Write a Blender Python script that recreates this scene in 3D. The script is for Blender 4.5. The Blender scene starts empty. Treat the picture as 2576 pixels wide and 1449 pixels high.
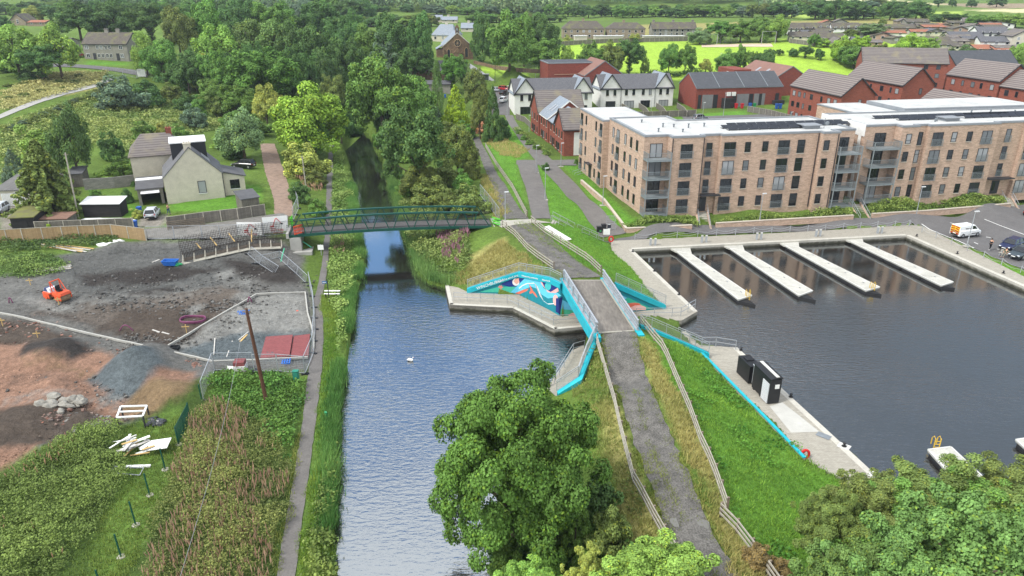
import bpy,math,random
import numpy as np
from mathutils import Vector,Matrix
random.seed(7);np.random.seed(7)
R=math.radians
sc=bpy.context.scene
COL=sc.collection
# ------------------------------------------------------------------ camera
CX,CY,FPX=1288.0,724.5,1786.0
PIT,CAMH=R(22.4),34.5
cam=bpy.data.cameras.new('camera');cam.sensor_width=36;cam.lens=36*FPX/2576
cam.clip_start=.5;cam.clip_end=9000
camo=bpy.data.objects.new('camera',cam);COL.objects.link(camo)
camo.location=(0,0,CAMH);camo.rotation_euler=(R(90)-PIT,0,0)
sc.camera=camo
# ------------------------------------------------------------------ world, sun, exposure
SUN_AZ,SUN_EL=R(-118),R(50)
world=bpy.data.worlds.new('World');sc.world=world;world.use_nodes=True
def build_world():
 nt=world.node_tree;N=nt.nodes;L=nt.links
 for n in list(N):N.remove(n)
 out=N.new('ShaderNodeOutputWorld');bg=N.new('ShaderNodeBackground');bg.inputs[1].default_value=.115
 sky=N.new('ShaderNodeTexSky');sky.sky_type='NISHITA';sky.sun_disc=False
 sky.sun_elevation=SUN_EL;sky.sun_rotation=SUN_AZ;sky.air_density=1.0;sky.dust_density=.6;sky.ozone_density=1.5
 tc=N.new('ShaderNodeTexCoord')
 sep=N.new('ShaderNodeSeparateXYZ');L.new(tc.outputs['Generated'],sep.inputs[0])
 def math_(op,a,b=None):
  m=N.new('ShaderNodeMath');m.operation=op
  for i,v in enumerate((a,b)):
   if v is None:continue
   if isinstance(v,(int,float)):m.inputs[i].default_value=v
   else:L.new(v,m.inputs[i])
  return m.outputs[0]
 zz=math_('ADD',math_('MAXIMUM',sep.outputs[2],0.0),.12)
 px=math_('DIVIDE',sep.outputs[0],zz);py=math_('DIVIDE',sep.outputs[1],zz)
 cmb=N.new('ShaderNodeCombineXYZ');L.new(px,cmb.inputs[0]);L.new(py,cmb.inputs[1])
 nz=N.new('ShaderNodeTexNoise');nz.inputs['Scale'].default_value=.9;nz.inputs['Detail'].default_value=7;nz.inputs['Roughness'].default_value=.55
 L.new(cmb.outputs[0],nz.inputs['Vector'])
 fac=nz.outputs[0]
 def blob(az,el,sharp,amt):
  nonlocal fac
  d=Vector((math.sin(R(az))*math.cos(R(el)),math.cos(R(az))*math.cos(R(el)),math.sin(R(el))))
  vm=N.new('ShaderNodeVectorMath');vm.operation='DOT_PRODUCT';L.new(tc.outputs['Generated'],vm.inputs[0]);vm.inputs[1].default_value=d
  mr=N.new('ShaderNodeMapRange');mr.interpolation_type='SMOOTHSTEP'
  mr.inputs[1].default_value=math.cos(R(sharp));mr.inputs[2].default_value=1.0;mr.inputs[3].default_value=0;mr.inputs[4].default_value=amt
  L.new(vm.outputs['Value'],mr.inputs[0]);fac=math_('ADD',fac,mr.outputs[0])
 for b in SKY_BLOBS:blob(*b)
 mr=N.new('ShaderNodeMapRange');mr.interpolation_type='SMOOTHSTEP';mr.inputs[1].default_value=.40;mr.inputs[2].default_value=.58
 L.new(fac,mr.inputs[0])
 nz2=N.new('ShaderNodeTexNoise');nz2.inputs['Scale'].default_value=1.7;nz2.inputs['Detail'].default_value=5
 L.new(cmb.outputs[0],nz2.inputs['Vector'])
 rmp=N.new('ShaderNodeValToRGB');L.new(nz2.outputs[0],rmp.inputs[0])
 rmp.color_ramp.elements[0].position=.35;rmp.color_ramp.elements[0].color=(5.6,5.9,6.4,1)
 rmp.color_ramp.elements[1].position=.62;rmp.color_ramp.elements[1].color=(11.5,11.8,12.2,1)
 fac=None
 def shade(az,el,w,amt,col):
  d=Vector((math.sin(R(az))*math.cos(R(el)),math.cos(R(az))*math.cos(R(el)),math.sin(R(el))))
  vm=N.new('ShaderNodeVectorMath');vm.operation='DOT_PRODUCT';L.new(tc.outputs['Generated'],vm.inputs[0]);vm.inputs[1].default_value=d
  m2=N.new('ShaderNodeMapRange');m2.interpolation_type='SMOOTHSTEP';m2.inputs[1].default_value=math.cos(R(w));m2.inputs[2].default_value=1;m2.inputs[3].default_value=0;m2.inputs[4].default_value=amt
  L.new(vm.outputs['Value'],m2.inputs[0]);mm=N.new('ShaderNodeMix');mm.data_type='RGBA';L.new(m2.outputs[0],mm.inputs['Factor']);L.new(col,mm.inputs['A']);return mm
 ccol=rmp.outputs[0]
 for az,el,w,amt,c in CLOUD_SHADES:mm=shade(az,el,w,amt,ccol);mm.inputs['B'].default_value=(*c,1);ccol=mm.outputs['Result']
 mix=N.new('ShaderNodeMix');mix.data_type='RGBA'
 tn=N.new('ShaderNodeMix');tn.data_type='RGBA';tn.blend_type='MULTIPLY';tn.inputs['Factor'].default_value=1;tn.inputs['B'].default_value=(1.15,1.75,2.15,1);L.new(sky.outputs[0],tn.inputs['A'])
 L.new(mr.outputs[0],mix.inputs['Factor']);L.new(tn.outputs['Result'],mix.inputs['A']);L.new(ccol,mix.inputs['B'])
 L.new(mix.outputs['Result'],bg.inputs[0]);L.new(bg.outputs[0],out.inputs[0])
CLOUD_SHADES=[(34,26,32,1.0,(1.4,1.75,2.15)),(-6,44,22,.9,(13,13.4,14))]
SKY_BLOBS=[(0,90,50,.06),(-6,47,19,.35),(-9,24,17,-.5),(-13,13.5,6,.7),(28,24,26,.2),(180,40,90,.15),(-60,35,40,.1)]
build_world()
sun=bpy.data.lights.new('sun','SUN');sun.energy=2.7;sun.angle=R(11);sun.color=(1,.97,.92)
suno=bpy.data.objects.new('sun',sun);COL.objects.link(suno)
sd=Vector((math.sin(SUN_AZ)*math.cos(SUN_EL),math.cos(SUN_AZ)*math.cos(SUN_EL),math.sin(SUN_EL)))
suno.rotation_euler=(-sd).to_track_quat('-Z','Y').to_euler();suno.location=(-90,-50,120)
sc.view_settings.view_transform='Standard';sc.view_settings.look='None';sc.view_settings.exposure=.4;sc.view_settings.gamma=1
sc.render.engine='CYCLES'
cy=sc.cycles
cy.max_bounces=5;cy.diffuse_bounces=1;cy.glossy_bounces=2;cy.transmission_bounces=2;cy.transparent_max_bounces=6;cy.volume_bounces=0
cy.use_denoising=True;cy.caustics_reflective=False;cy.caustics_refractive=False;cy.sample_clamp_indirect=6
try:cy.denoiser='OPENIMAGEDENOISE'
except Exception:pass
# ------------------------------------------------------------------ measuring: photograph pixel -> place
cp,sp=math.cos(PIT),math.sin(PIT)
def ray(px,py):
 a,b=(px-CX)/FPX,(py-CY)/FPX
 return Vector((a,cp - b*sp,-sp - b*cp))
def at(px,py,z=0.0):
 d=ray(px,py);t=(z-CAMH)/d.z
 return Vector((d.x*t,d.y*t,z))
def atD(px,py,D):
 d=ray(px,py);t=D/d.y
 return Vector((d.x*t,D,CAMH + d.z*t))
def mpp(p):
 return (p[1]*cp + (CAMH-p[2])*sp)/FPX
def height_at(p,py):
 b=(py-CY)/FPX
 return CAMH + p[1]*(-sp - b*cp)/(cp - b*sp)
# ------------------------------------------------------------------ colour, materials
def S(r,g,b,k=1.0):
 f=lambda c:(c/12.92 if c <= .04045 else ((c+.055)/1.055)**2.4)
 return tuple(min(1,f(v/255)*k) for v in (r,g,b))
MATS={}
def M(name,col,rough=.8,var=.18,scale=1.2,bump=0.0,bscale=None,metal=0.0,spec=.4,streak=None,col2=None,fine=0.0):
 if name in MATS:return MATS[name]
 m=bpy.data.materials.new(name);m.use_nodes=True;MATS[name]=m
 N,L=m.node_tree.nodes,m.node_tree.links
 b=N['Principled BSDF'];b.inputs['Roughness'].default_value=rough;b.inputs['Metallic'].default_value=metal
 b.inputs['Specular IOR Level'].default_value=spec
 g=N.new('ShaderNodeNewGeometry');vec=g.outputs['Position']
 if streak:
  mp=N.new('ShaderNodeMapping');mp.inputs['Scale'].default_value=streak;L.new(vec,mp.inputs[0]);vec=mp.outputs[0]
 nz=N.new('ShaderNodeTexNoise');nz.inputs['Scale'].default_value=scale;nz.inputs['Detail'].default_value=6;nz.inputs['Roughness'].default_value=.62
 L.new(vec,nz.inputs['Vector'])
 r=N.new('ShaderNodeValToRGB');r.color_ramp.elements[0].position=.3;r.color_ramp.elements[1].position=.7
 c2=col2 or tuple(min(1,c*(1+var)) for c in col)
 c1=tuple(c*(1-var) for c in col) if not col2 else col
 r.color_ramp.elements[0].color=(*c1,1);r.color_ramp.elements[1].color=(*c2,1)
 L.new(nz.outputs[0],r.inputs[0]);src=r.outputs[0]
 if fine:
  n2=N.new('ShaderNodeTexNoise');n2.inputs['Scale'].default_value=scale*9;n2.inputs['Detail'].default_value=3
  L.new(vec,n2.inputs['Vector'])
  mr=N.new('ShaderNodeMapRange');mr.inputs[1].default_value=.3;mr.inputs[2].default_value=.7;mr.inputs[3].default_value=1-fine;mr.inputs[4].default_value=1+fine
  L.new(n2.outputs[0],mr.inputs[0])
  mx=N.new('ShaderNodeMix');mx.data_type='RGBA';mx.blend_type='MULTIPLY';mx.inputs['Factor'].default_value=1
  L.new(src,mx.inputs['A']);L.new(mr.outputs[0],mx.inputs['B']);src=mx.outputs['Result']
 L.new(src,b.inputs['Base Color'])
 if bump:
  n3=N.new('ShaderNodeTexNoise');n3.inputs['Scale'].default_value=bscale or scale*8;n3.inputs['Detail'].default_value=4
  L.new(g.outputs['Position'],n3.inputs['Vector'])
  bp=N.new('ShaderNodeBump');bp.inputs['Strength'].default_value=bump;bp.inputs['Distance'].default_value=.05
  L.new(n3.outputs[0],bp.inputs['Height']);L.new(bp.outputs[0],b.inputs['Normal'])
 return m
def MB_(name,c1,c2,mortar,bw=.225,bh=.075,ms=.01,rough=.85,offset=.5,big=.22,bump=.2,stain=None):
 """bricks, tiles, boards: laid out on the surface's own metres (UV = metres along / up the face)"""
 if name in MATS:return MATS[name]
 m=bpy.data.materials.new(name);m.use_nodes=True;MATS[name]=m
 N,L=m.node_tree.nodes,m.node_tree.links
 b=N['Principled BSDF'];b.inputs['Roughness'].default_value=rough;b.inputs['Specular IOR Level'].default_value=.3
 uv=N.new('ShaderNodeUVMap')
 br=N.new('ShaderNodeTexBrick');br.offset=offset
 br.inputs['Scale'].default_value=1;br.inputs['Brick Width'].default_value=bw;br.inputs['Row Height'].default_value=bh
 br.inputs['Mortar Size'].default_value=ms;br.inputs['Mortar Smooth'].default_value=.3
 br.inputs['Color1'].default_value=(*c1,1);br.inputs['Color2'].default_value=(*c2,1);br.inputs['Mortar'].default_value=(*mortar,1)
 L.new(uv.outputs[0],br.inputs[0])
 mp=N.new('ShaderNodeMapping');mp.inputs['Scale'].default_value=(.9,3.2,1);L.new(uv.outputs[0],mp.inputs[0])
 nz=N.new('ShaderNodeTexNoise');nz.inputs['Scale'].default_value=1.1;nz.inputs['Detail'].default_value=5;nz.inputs['Roughness'].default_value=.7
 L.new(mp.outputs[0],nz.inputs['Vector'])
 mr=N.new('ShaderNodeMapRange');mr.inputs[1].default_value=.3;mr.inputs[2].default_value=.7;mr.inputs[3].default_value=1-big;mr.inputs[4].default_value=1+big
 L.new(nz.outputs[0],mr.inputs[0])
 mx=N.new('ShaderNodeMix');mx.data_type='RGBA';mx.blend_type='MULTIPLY';mx.inputs['Factor'].default_value=1
 L.new(br.outputs[0],mx.inputs['A']);L.new(mr.outputs[0],mx.inputs['B']);src=mx.outputs['Result']
 if stain:
  g=N.new('ShaderNodeNewGeometry');n2=N.new('ShaderNodeTexNoise');n2.inputs['Scale'].default_value=.45;n2.inputs['Detail'].default_value=6
  L.new(g.outputs['Position'],n2.inputs['Vector'])
  r2=N.new('ShaderNodeMapRange');r2.inputs[1].default_value=.5;r2.inputs[2].default_value=.72;L.new(n2.outputs[0],r2.inputs[0])
  m2=N.new('ShaderNodeMix');m2.data_type='RGBA';L.new(r2.outputs[0],m2.inputs['Factor']);L.new(src,m2.inputs['A']);m2.inputs['B'].default_value=(*stain,1);src=m2.outputs['Result']
 L.new(src,b.inputs['Base Color'])
 if bump:
  bp=N.new('ShaderNodeBump');bp.inputs['Strength'].default_value=bump;bp.inputs['Distance'].default_value=.02
  inv=N.new('ShaderNodeMath');inv.operation='SUBTRACT';inv.inputs[0].default_value=1;L.new(br.outputs['Fac'],inv.inputs[1])
  L.new(inv.outputs[0],bp.inputs['Height']);L.new(bp.outputs[0],b.inputs['Normal'])
 return m
# ------------------------------------------------------------------ mesh building
WLOC={}
def link(o,parent=None):
 COL.objects.link(o)
 if parent is not None:o.parent=parent
 return o
def tag(o,label=None,cat=None,group=None,kind=None):
 if label:o['label']=label
 if cat:o['category']=cat
 if group:o['group']=group
 if kind:o['kind']=kind
 return o
def thing(name,label,cat,loc=(0,0,0),group=None,rotz=0.0,kind=None,local=False):
 o=bpy.data.objects.new(name,None);o.empty_display_size=.3;link(o)
 o.location=loc;o.rotation_euler=(0,0,rotz)
 WLOC[o.name]=Vector((0,0,0)) if local else Vector(loc)
 return tag(o,label,cat,group,kind)
def auto_uv(me):
 n=len(me.polygons)
 if not n:return
 nl=len(me.loops)
 co=np.empty(len(me.vertices)*3,'f');me.vertices.foreach_get('co',co);co=co.reshape(-1,3)
 vi=np.empty(nl,'i');me.loops.foreach_get('vertex_index',vi)
 nr=np.empty(n*3,'f');me.polygons.foreach_get('normal',nr);nr=nr.reshape(-1,3)
 lt=np.empty(n,'i');me.polygons.foreach_get('loop_total',lt)
 t=np.stack([-nr[:,1],nr[:,0],np.zeros(n)],1);ln=np.linalg.norm(t,axis=1)
 flat=ln < .08;t[flat]=(1,0,0);ln[flat]=1;t /= ln[:,None]
 b=np.cross(nr,t)
 tt=np.repeat(t,lt,0);bb=np.repeat(b,lt,0);p=co[vi]
 uv=np.stack([(p*tt).sum(1),(p*bb).sum(1)],1).astype('f')
 l=me.uv_layers.new(name='UVMap');l.data.foreach_set('uv',uv.ravel())
class MB:
 def __init__(s):s.v=[];s.f=[];s.m=[];s.cur=0
 def add(s,vs,fs):
  o=len(s.v);s.v += [tuple(v) for v in vs];s.f += [tuple(i+o for i in f) for f in fs];s.m += [s.cur]*len(fs);return s
 def obox(s,o,u,v,w):
  o,u,v,w=map(Vector,(o,u,v,w))
  p=[o,o+u,o+u+v,o+v,o+w,o+u+w,o+u+v+w,o+v+w]
  return s.add(p,[(3,2,1,0),(4,5,6,7),(0,1,5,4),(1,2,6,5),(2,3,7,6),(3,0,4,7)])
 def box(s,c,size,rz=0.0):
  sx,sy,sz=size;ca,sa=math.cos(rz),math.sin(rz)
  u=Vector((ca,sa,0));v=Vector((-sa,ca,0));c=Vector(c)
  return s.obox(c - u*sx/2 - v*sy/2,u*sx,v*sy,(0,0,sz))
 def bar(s,p,q,w=.05,h=None,up=(0,0,1)):
  p,q=Vector(p),Vector(q);d=q-p
  if d.length < 1e-6:return s
  h=h or w;a=d.normalized().cross(Vector(up))
  if a.length < 1e-3:a=d.normalized().cross(Vector((1,0,0)))
  a.normalize();b=a.cross(d.normalized()).normalized()
  return s._bar(p,d,a*w,b*h)
 def _bar(s,p,d,a,b):
  o=p - a/2 - b/2
  q=[o,o+a,o+a+b,o+b];r=[x+d for x in q]
  return s.add(q+r,[(0,1,2,3),(7,6,5,4),(4,5,1,0),(5,6,2,1),(6,7,3,2),(7,4,0,3)])
 def tube(s,pts,r,n=8,cap=True):
  pts=[Vector(p) for p in pts];k=len(pts)
  rs=r if isinstance(r,(list,tuple)) else [r]*k
  rings=[];a=None
  for i,p in enumerate(pts):
   d=(pts[min(i+1,k-1)] - pts[max(i-1,0)]).normalized()
   if a is None:a=d.cross(Vector((0,0,1)) if abs(d.z) < .9 else Vector((1,0,0)))
   else:
    a=a - d*a.dot(d)
    if a.length < 1e-4:a=d.cross(Vector((.3,.7,.2)))
   a.normalize();b=d.cross(a).normalized()
   rings.append([p + (a*math.cos(2*math.pi*j/n) + b*math.sin(2*math.pi*j/n))*rs[i] for j in range(n)])
  o=len(s.v)
  vs=[v for rg in rings for v in rg];fs=[]
  for i in range(k-1):
   for j in range(n):
    j2=(j+1) % n;fs.append((i*n+j,i*n+j2,(i+1)*n+j2,(i+1)*n+j))
  if cap:fs.append(tuple(range(n-1,-1,-1)));fs.append(tuple((k-1)*n+j for j in range(n)))
  return s.add(vs,fs)
 def cyl(s,c,r,h,n=12,r2=None):
  c=Vector(c);return s.tube([c,c+Vector((0,0,h))],[r,r if r2 is None else r2],n)
 def prism(s,poly,z0,z1):
  n=len(poly);a=sum(poly[i][0]*poly[(i+1) % n][1]-poly[(i+1) % n][0]*poly[i][1] for i in range(n))
  Z0=list(z0) if hasattr(z0,'__len__') else [z0]*n;Z1=list(z1) if hasattr(z1,'__len__') else [z1]*n
  if a < 0:poly=poly[::-1];Z0=Z0[::-1];Z1=Z1[::-1]
  vs=[(p[0],p[1],z) for p,z in zip(poly,Z0)] + [(p[0],p[1],z) for p,z in zip(poly,Z1)]
  fs=[tuple(range(n-1,-1,-1)),tuple(range(n,2*n))] + [(i,(i+1) % n,n+(i+1) % n,n+i) for i in range(n)]
  return s.add(vs,fs)
 def ell(s,c,r,n=12,m=7,M3=None):
  c=Vector(c);r=Vector((r,r,r)) if isinstance(r,(int,float)) else Vector(r);vs=[];fs=[]
  for i in range(m+1):
   th=math.pi*i/m
   for j in range(n):
    ph=2*math.pi*j/n;p=Vector((math.sin(th)*math.cos(ph)*r.x,math.sin(th)*math.sin(ph)*r.y,math.cos(th)*r.z))
    vs.append(c + (M3 @ p if M3 else p))
  for i in range(m):
   for j in range(n):fs.append((i*n+j,(i+1)*n+j,(i+1)*n+(j+1) % n,i*n+(j+1) % n))
  return s.add(vs,fs)
 def poly(s,pts):return s.add(pts,[tuple(range(len(pts)))])
 def build(s,name,mat,parent=None,smooth=False,recalc=False):
  me=bpy.data.meshes.new(name)
  off=Vector((0,0,0));q=parent
  while q is not None:off += WLOC.get(q.name,Vector((0,0,0)));q=q.parent
  single=parent is None
  if single and s.v:
   a=np.array(s.v);off=Vector(((a[:,0].min()+a[:,0].max())/2,(a[:,1].min()+a[:,1].max())/2,a[:,2].min()))
  me.from_pydata([(v[0]-off.x,v[1]-off.y,v[2]-off.z) for v in s.v],[],s.f)
  mats=mat if isinstance(mat,(list,tuple)) else [mat]
  for m in mats:me.materials.append(m)
  if len(mats) > 1:me.polygons.foreach_set('material_index',s.m)
  if smooth:me.polygons.foreach_set('use_smooth',[True]*len(me.polygons))
  me.update();auto_uv(me)
  o=bpy.data.objects.new(name,me);link(o,parent)
  if single:o.location=off;WLOC[o.name]=off
  else:WLOC[o.name]=Vector((0,0,0))
  return o
def dup(o,loc=None,rotz=None,scale=None,parent=None,label=None,group=None,mats=None):
 c=o.copy();COL.objects.link(c)
 if parent is not None:c.parent=parent
 if loc is not None:c.location=loc
 if rotz is not None:c.rotation_euler=(0,0,rotz)
 if scale is not None:c.scale=scale if hasattr(scale,'__len__') else (scale,)*3
 if label:c['label']=label
 if group:c['group']=group
 if mats and c.type == 'MESH':
  nm=c.name.split('.')[0]
  if nm in mats:
   c.material_slots[0].link='OBJECT';c.material_slots[0].material=mats[nm]
 for ch in KIDS.get(o.name,o.children):dup(ch,parent=c,mats=mats)
 return c
KIDS={}
def freeze(o):
 """remember a prototype's children once, so copies need not search the scene"""
 KIDS[o.name]=list(o.children)
 for c in KIDS[o.name]:freeze(c)
 return o
def np_mesh(name,V,k,mat,cols=None,smooth=False,parent=None,idx=None):
 """big mesh of k-sided faces; V holds k vertices per face unless idx gives the indices"""
 me=bpy.data.meshes.new(name)
 V=np.asarray(V,'f').reshape(-1,3)
 idx=np.arange(len(V),dtype='i') if idx is None else np.asarray(idx,'i').ravel()
 nf=len(idx)//k
 me.vertices.add(len(V));me.vertices.foreach_set('co',V.ravel())
 me.loops.add(len(idx));me.loops.foreach_set('vertex_index',idx)
 me.polygons.add(nf);me.polygons.foreach_set('loop_start',np.arange(0,nf*k,k,dtype='i'))
 try:me.polygons.foreach_set('loop_total',np.full(nf,k,'i'))
 except Exception:pass
 if smooth:me.polygons.foreach_set('use_smooth',np.ones(nf,bool))
 if cols is not None:
  a=me.color_attributes.new('Col','FLOAT_COLOR','POINT')
  c4=np.ones((len(V),4),'f');c4[:,:3]=cols;a.data.foreach_set('color',c4.ravel())
 me.materials.append(mat);me.update(calc_edges=True)
 o=bpy.data.objects.new(name,me);link(o,parent);WLOC[o.name]=Vector((0,0,0))
 return o
# ------------------------------------------------------------------ 2D helpers (numpy)
def _hash(ix,iy,seed):
 h=(ix.astype(np.int64)*374761393 + iy.astype(np.int64)*668265263 + seed*1442695041) & 0x7fffffff
 h=((h ^ (h >> 13))*1274126177) & 0x7fffffff
 return ((h ^ (h >> 16)) & 0xffff)/65535.0
def vnoise(x,y,sc_,seed=0):
 x=np.asarray(x,float)/sc_;y=np.asarray(y,float)/sc_
 ix,iy=np.floor(x),np.floor(y);fx,fy=x-ix,y-iy
 fx=fx*fx*(3-2*fx);fy=fy*fy*(3-2*fy)
 a=_hash(ix,iy,seed);b=_hash(ix+1,iy,seed);c=_hash(ix,iy+1,seed);d=_hash(ix+1,iy+1,seed)
 return (a*(1-fx)+b*fx)*(1-fy) + (c*(1-fx)+d*fx)*fy
def fnoise(x,y,sc_,seed=0,o=4):
 s=0;a=.5;t=0
 for i in range(o):s=s + a*vnoise(x,y,sc_/2**i,seed+i*17);t += a;a *= .5
 return s/t
def inside(x,y,poly):
 r=np.zeros(np.shape(x),bool);n=len(poly)
 for i in range(n):
  x1,y1=poly[i][0],poly[i][1];x2,y2=poly[(i+1) % n][0],poly[(i+1) % n][1]
  if y1 == y2:continue
  c=((y1 > y) != (y2 > y)) & (x < (x2-x1)*(y-y1)/(y2-y1)+x1)
  r ^= c
 return r
def pdist(x,y,poly,closed=True):
 d=np.full(np.shape(x),1e9);n=len(poly)
 for i in range(n if closed else n-1):
  x1,y1=poly[i][0],poly[i][1];x2,y2=poly[(i+1) % n][0],poly[(i+1) % n][1]
  dx,dy=x2-x1,y2-y1;l2=dx*dx+dy*dy+1e-9
  t=np.clip(((x-x1)*dx+(y-y1)*dy)/l2,0,1)
  d=np.minimum(d,(x-x1-t*dx)**2+(y-y1-t*dy)**2)
 return np.sqrt(d)
def sdist(x,y,poly):
 d=pdist(x,y,poly);return np.where(inside(x,y,poly),-d,d)
# ------------------------------------------------------------------ terrain
QZ=.72
def wallpts(L):return [Vector((*at(a,b,z0)[:2],z1)) for a,b,z0,z1 in L]
NWt=wallpts([(1175,736,.65,1.15),(1304,741,.65,3.6),(1381,779,.65,4.62),(1408,795,.65,4.66)])
NEt=wallpts([(1545,789,.72,4.5),(1674,776,.72,1.15)])
SWt=[at(1502,838,4.5),at(1477,892,3.7),at(1456,950,2.6),at(1402,985,1.3)]
SEt=[at(1612,818,4.4),at(1640,827,3.9),at(1750,874,1.9),at(1784,889,1.25)]
RWt=[at(1750,872,1.34),at(1932,1057,1.34),at(2024,1152,1.34)]
def _behind(pts,side,off,dz):
 out=[]
 for p,q in zip(pts,pts[1:]):
  d=q-p;d.z=0;n=Vector((-d.y,d.x,0)).normalized()*side
  for t in (0,.33,.66,1.0):c=p+(q-p)*t+n*off;out.append((c.x,c.y,c.z+dz))
 return out
CP=[
 (0,1449,1.3),(400,1449,1.2),(690,1449,.9),(300,1150,1.4),(0,1150,1.7),(650,1150,1.0),(780,1150,.8),(780,1000,.8),(0,900,1.9),(400,900,1.6),(770,820,.9),
 (0,740,2.2),(400,740,1.9),(700,690,1.5),(0,650,2.8),(370,620,2.6),(560,590,3.0),(690,585,3.5),(735,575,3.7),(800,690,1.0),(810,600,1.0),(760,640,1.2),
 (848,1200,.5),(870,900,.5),(900,700,.5),(880,560,.6),(860,430,.7),(830,430,.9),(833,350,1.0),(780,560,2.2),(740,500,3.2),(690,440,3.5),(680,380,3.6),
 (560,520,3.4),(420,520,3.3),(500,440,3.8),(250,520,3.2),(100,560,3.0),(20,520,3.2),(0,420,4.5),(350,400,4.6),(600,340,4.2),(780,420,2.0),
 (960,500,.5),(1010,600,.5),(1060,700,.5),(1110,715,.6),(1150,640,2.0),(1200,690,1.6),(1120,600,1.6),(1180,560,3.0),(1080,520,1.5),(1050,430,1.5),
 (1245,560,3.9),(1260,600,3.8),(1300,650,4.0),(1360,670,4.2),(1290,545,4.0),(1330,600,4.1),(1400,650,4.3),(1440,700,4.5),(1510,690,4.5),(1470,700,4.5),
 (1240,470,3.5),(1215,390,3.2),(1190,340,3.0),(1150,480,2.2),(1180,420,2.6),
 (1505,850,4.5),(1550,840,4.5),(1600,840,4.5),(1520,900,4.45),(1600,1000,4.45),(1680,1200,4.4),(1780,1350,4.3),(1850,1449,4.2),(1720,1449,4.2),
 (1650,860,4.3),(1730,1050,4.2),(1800,1200,4.2),(1900,1420,4.0),
 (1460,980,3.1),(1560,1250,3.5),(1500,1300,2.2),(1400,1350,1.5),(1300,1440,1.0),(1245,1400,.4),(1440,1150,1.6),
 (1700,860,2.9),(1780,960,2.3),(1850,1060,2.0),(1940,1150,1.5),(2040,1215,.9),(1900,1300,3.0),(2000,1300,2.4),(2100,1300,1.2),(2050,1440,2.6),
 (1450,600,3.3),(1500,650,3.0),(1560,690,2.2),(1640,765,.9),(1545,640,1.0),(1480,580,2.6),(1420,560,3.6),(1590,720,1.4),
 (1335,540,4.0),(1320,470,3.7),(1310,410,3.3),(1360,400,3.1),(1290,330,2.9),(1285,290,2.8),(1400,440,2.7),(1450,500,1.9),(1500,560,1.2),(1540,592,1.0),(1390,500,3.3),
 (1400,560,3.6),(1510,600,1.05),
 (1520,480,2.3),(1560,530,2.3),(1617,550,2.5),(1700,552,2.4),(1470,430,2.6),(1620,578,1.6),(1900,535,2.5),(2100,525,2.5),(2250,515,2.8),(2450,500,3.2),(1900,556,1.6),(2200,540,1.7),(2450,516,2.3),
 (1600,592,.72),(2000,568,.72),(2400,540,.85),(2576,525,.95),(2400,600,.8),(2576,680,.8),(2300,570,.72),(1540,610,.72),(1600,608,.66),(1800,596,.66),(2000,586,.66),(2200,575,.66),
 (1780,300,3.0),(1560,275,2.8),(1900,280,3.3),(2100,300,4.0),(2400,260,5.5),(2576,215,7.5),(2300,200,6.0),(1300,230,3.0),(1250,240,3.0),
]
CPW=[
 (0,255,12.5),(28,262,10),(45,235,4.5),(60,262,7.2),(90,262,8),(120,300,14),(100,345,14),(40,345,13.5),(0,345,14.5),(160,300,16),(200,300,17.5),(260,300,18.5),(200,240,13),(150,220,8),
 (-140,232,15.6),(-115,238,15),(-140,205,13.2),(-200,230,16),(-100,205,9),(-70,200,4.5),(-40,210,3),(-60,250,9),(-30,260,10),(-120,160,8.5),(-90,150,5.5),(-60,150,3.6),(-160,160,10),(-140,130,7),(-90,125,5),
 (-25,160,1.2),(-15,200,1.5),(10,180,3),(0,220,4.5),
 (0,420,17),(120,420,19),(260,420,22),(-200,400,20),(-80,350,16),(400,420,24),
 (0,600,20),(250,600,24),(-300,600,24),(500,600,27),(0,900,50),(250,900,44),(500,900,32),(-500,900,54),(200,700,28),(-150,750,36),(1200,900,40),(-1200,900,40),
 (0,1250,62),(500,1250,60),(-500,1250,60),(1200,1250,70),(-1200,1250,70),(0,1700,150),(700,1700,130),(-700,1700,140),(1800,1700,140),(-1800,1700,140),(0,3000,300),(2500,3000,300),(-2500,3000,300),(0,4200,380),(3500,4200,380),(-3500,4200,380),
 (0,10,1.5),(60,10,4),(-60,10,1.5),(120,40,.5),(140,90,.8),(170,130,2),(30,25,4.2),(22,12,4.2),(-120,60,2.5),(-100,90,3),
]
CPW += _behind(NWt,1,.9,-.2)+_behind(NWt,1,2.5,.1)+_behind(NEt,1,.9,-.2)+_behind(SWt,1,.9,-.25)+_behind(SWt,1,2.4,0)+_behind(SEt,-1,.8,-.25)+_behind(SEt,-1,2.2,0)+_behind(RWt,-1,.6,-.1)
_c=np.array([list(at(*c)) for c in CP] + CPW)
_X,_Z=_c[:,:2],_c[:,2]
_s=lambda d:np.sqrt(d*d + 1.0)
_A=_s(np.linalg.norm(_X[:,None]-_X[None],axis=2)) + np.eye(len(_X))*-.15
_W=np.linalg.solve(_A,_Z-_Z.mean())
def tz0(x,y):
 x,y=np.asarray(x,float),np.asarray(y,float);sh=x.shape;x=x.ravel();y=y.ravel();out=np.empty(len(x))
 for i in range(0,len(x),20000):
  d=np.sqrt((x[i:i+20000,None]-_X[None,:,0])**2 + (y[i:i+20000,None]-_X[None,:,1])**2)
  out[i:i+20000]=_s(d) @ _W + _Z.mean()
 return out.reshape(sh)
P2=lambda pts,z=0.0:[tuple(at(a,b,z)[:2]) for a,b in pts]
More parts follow.
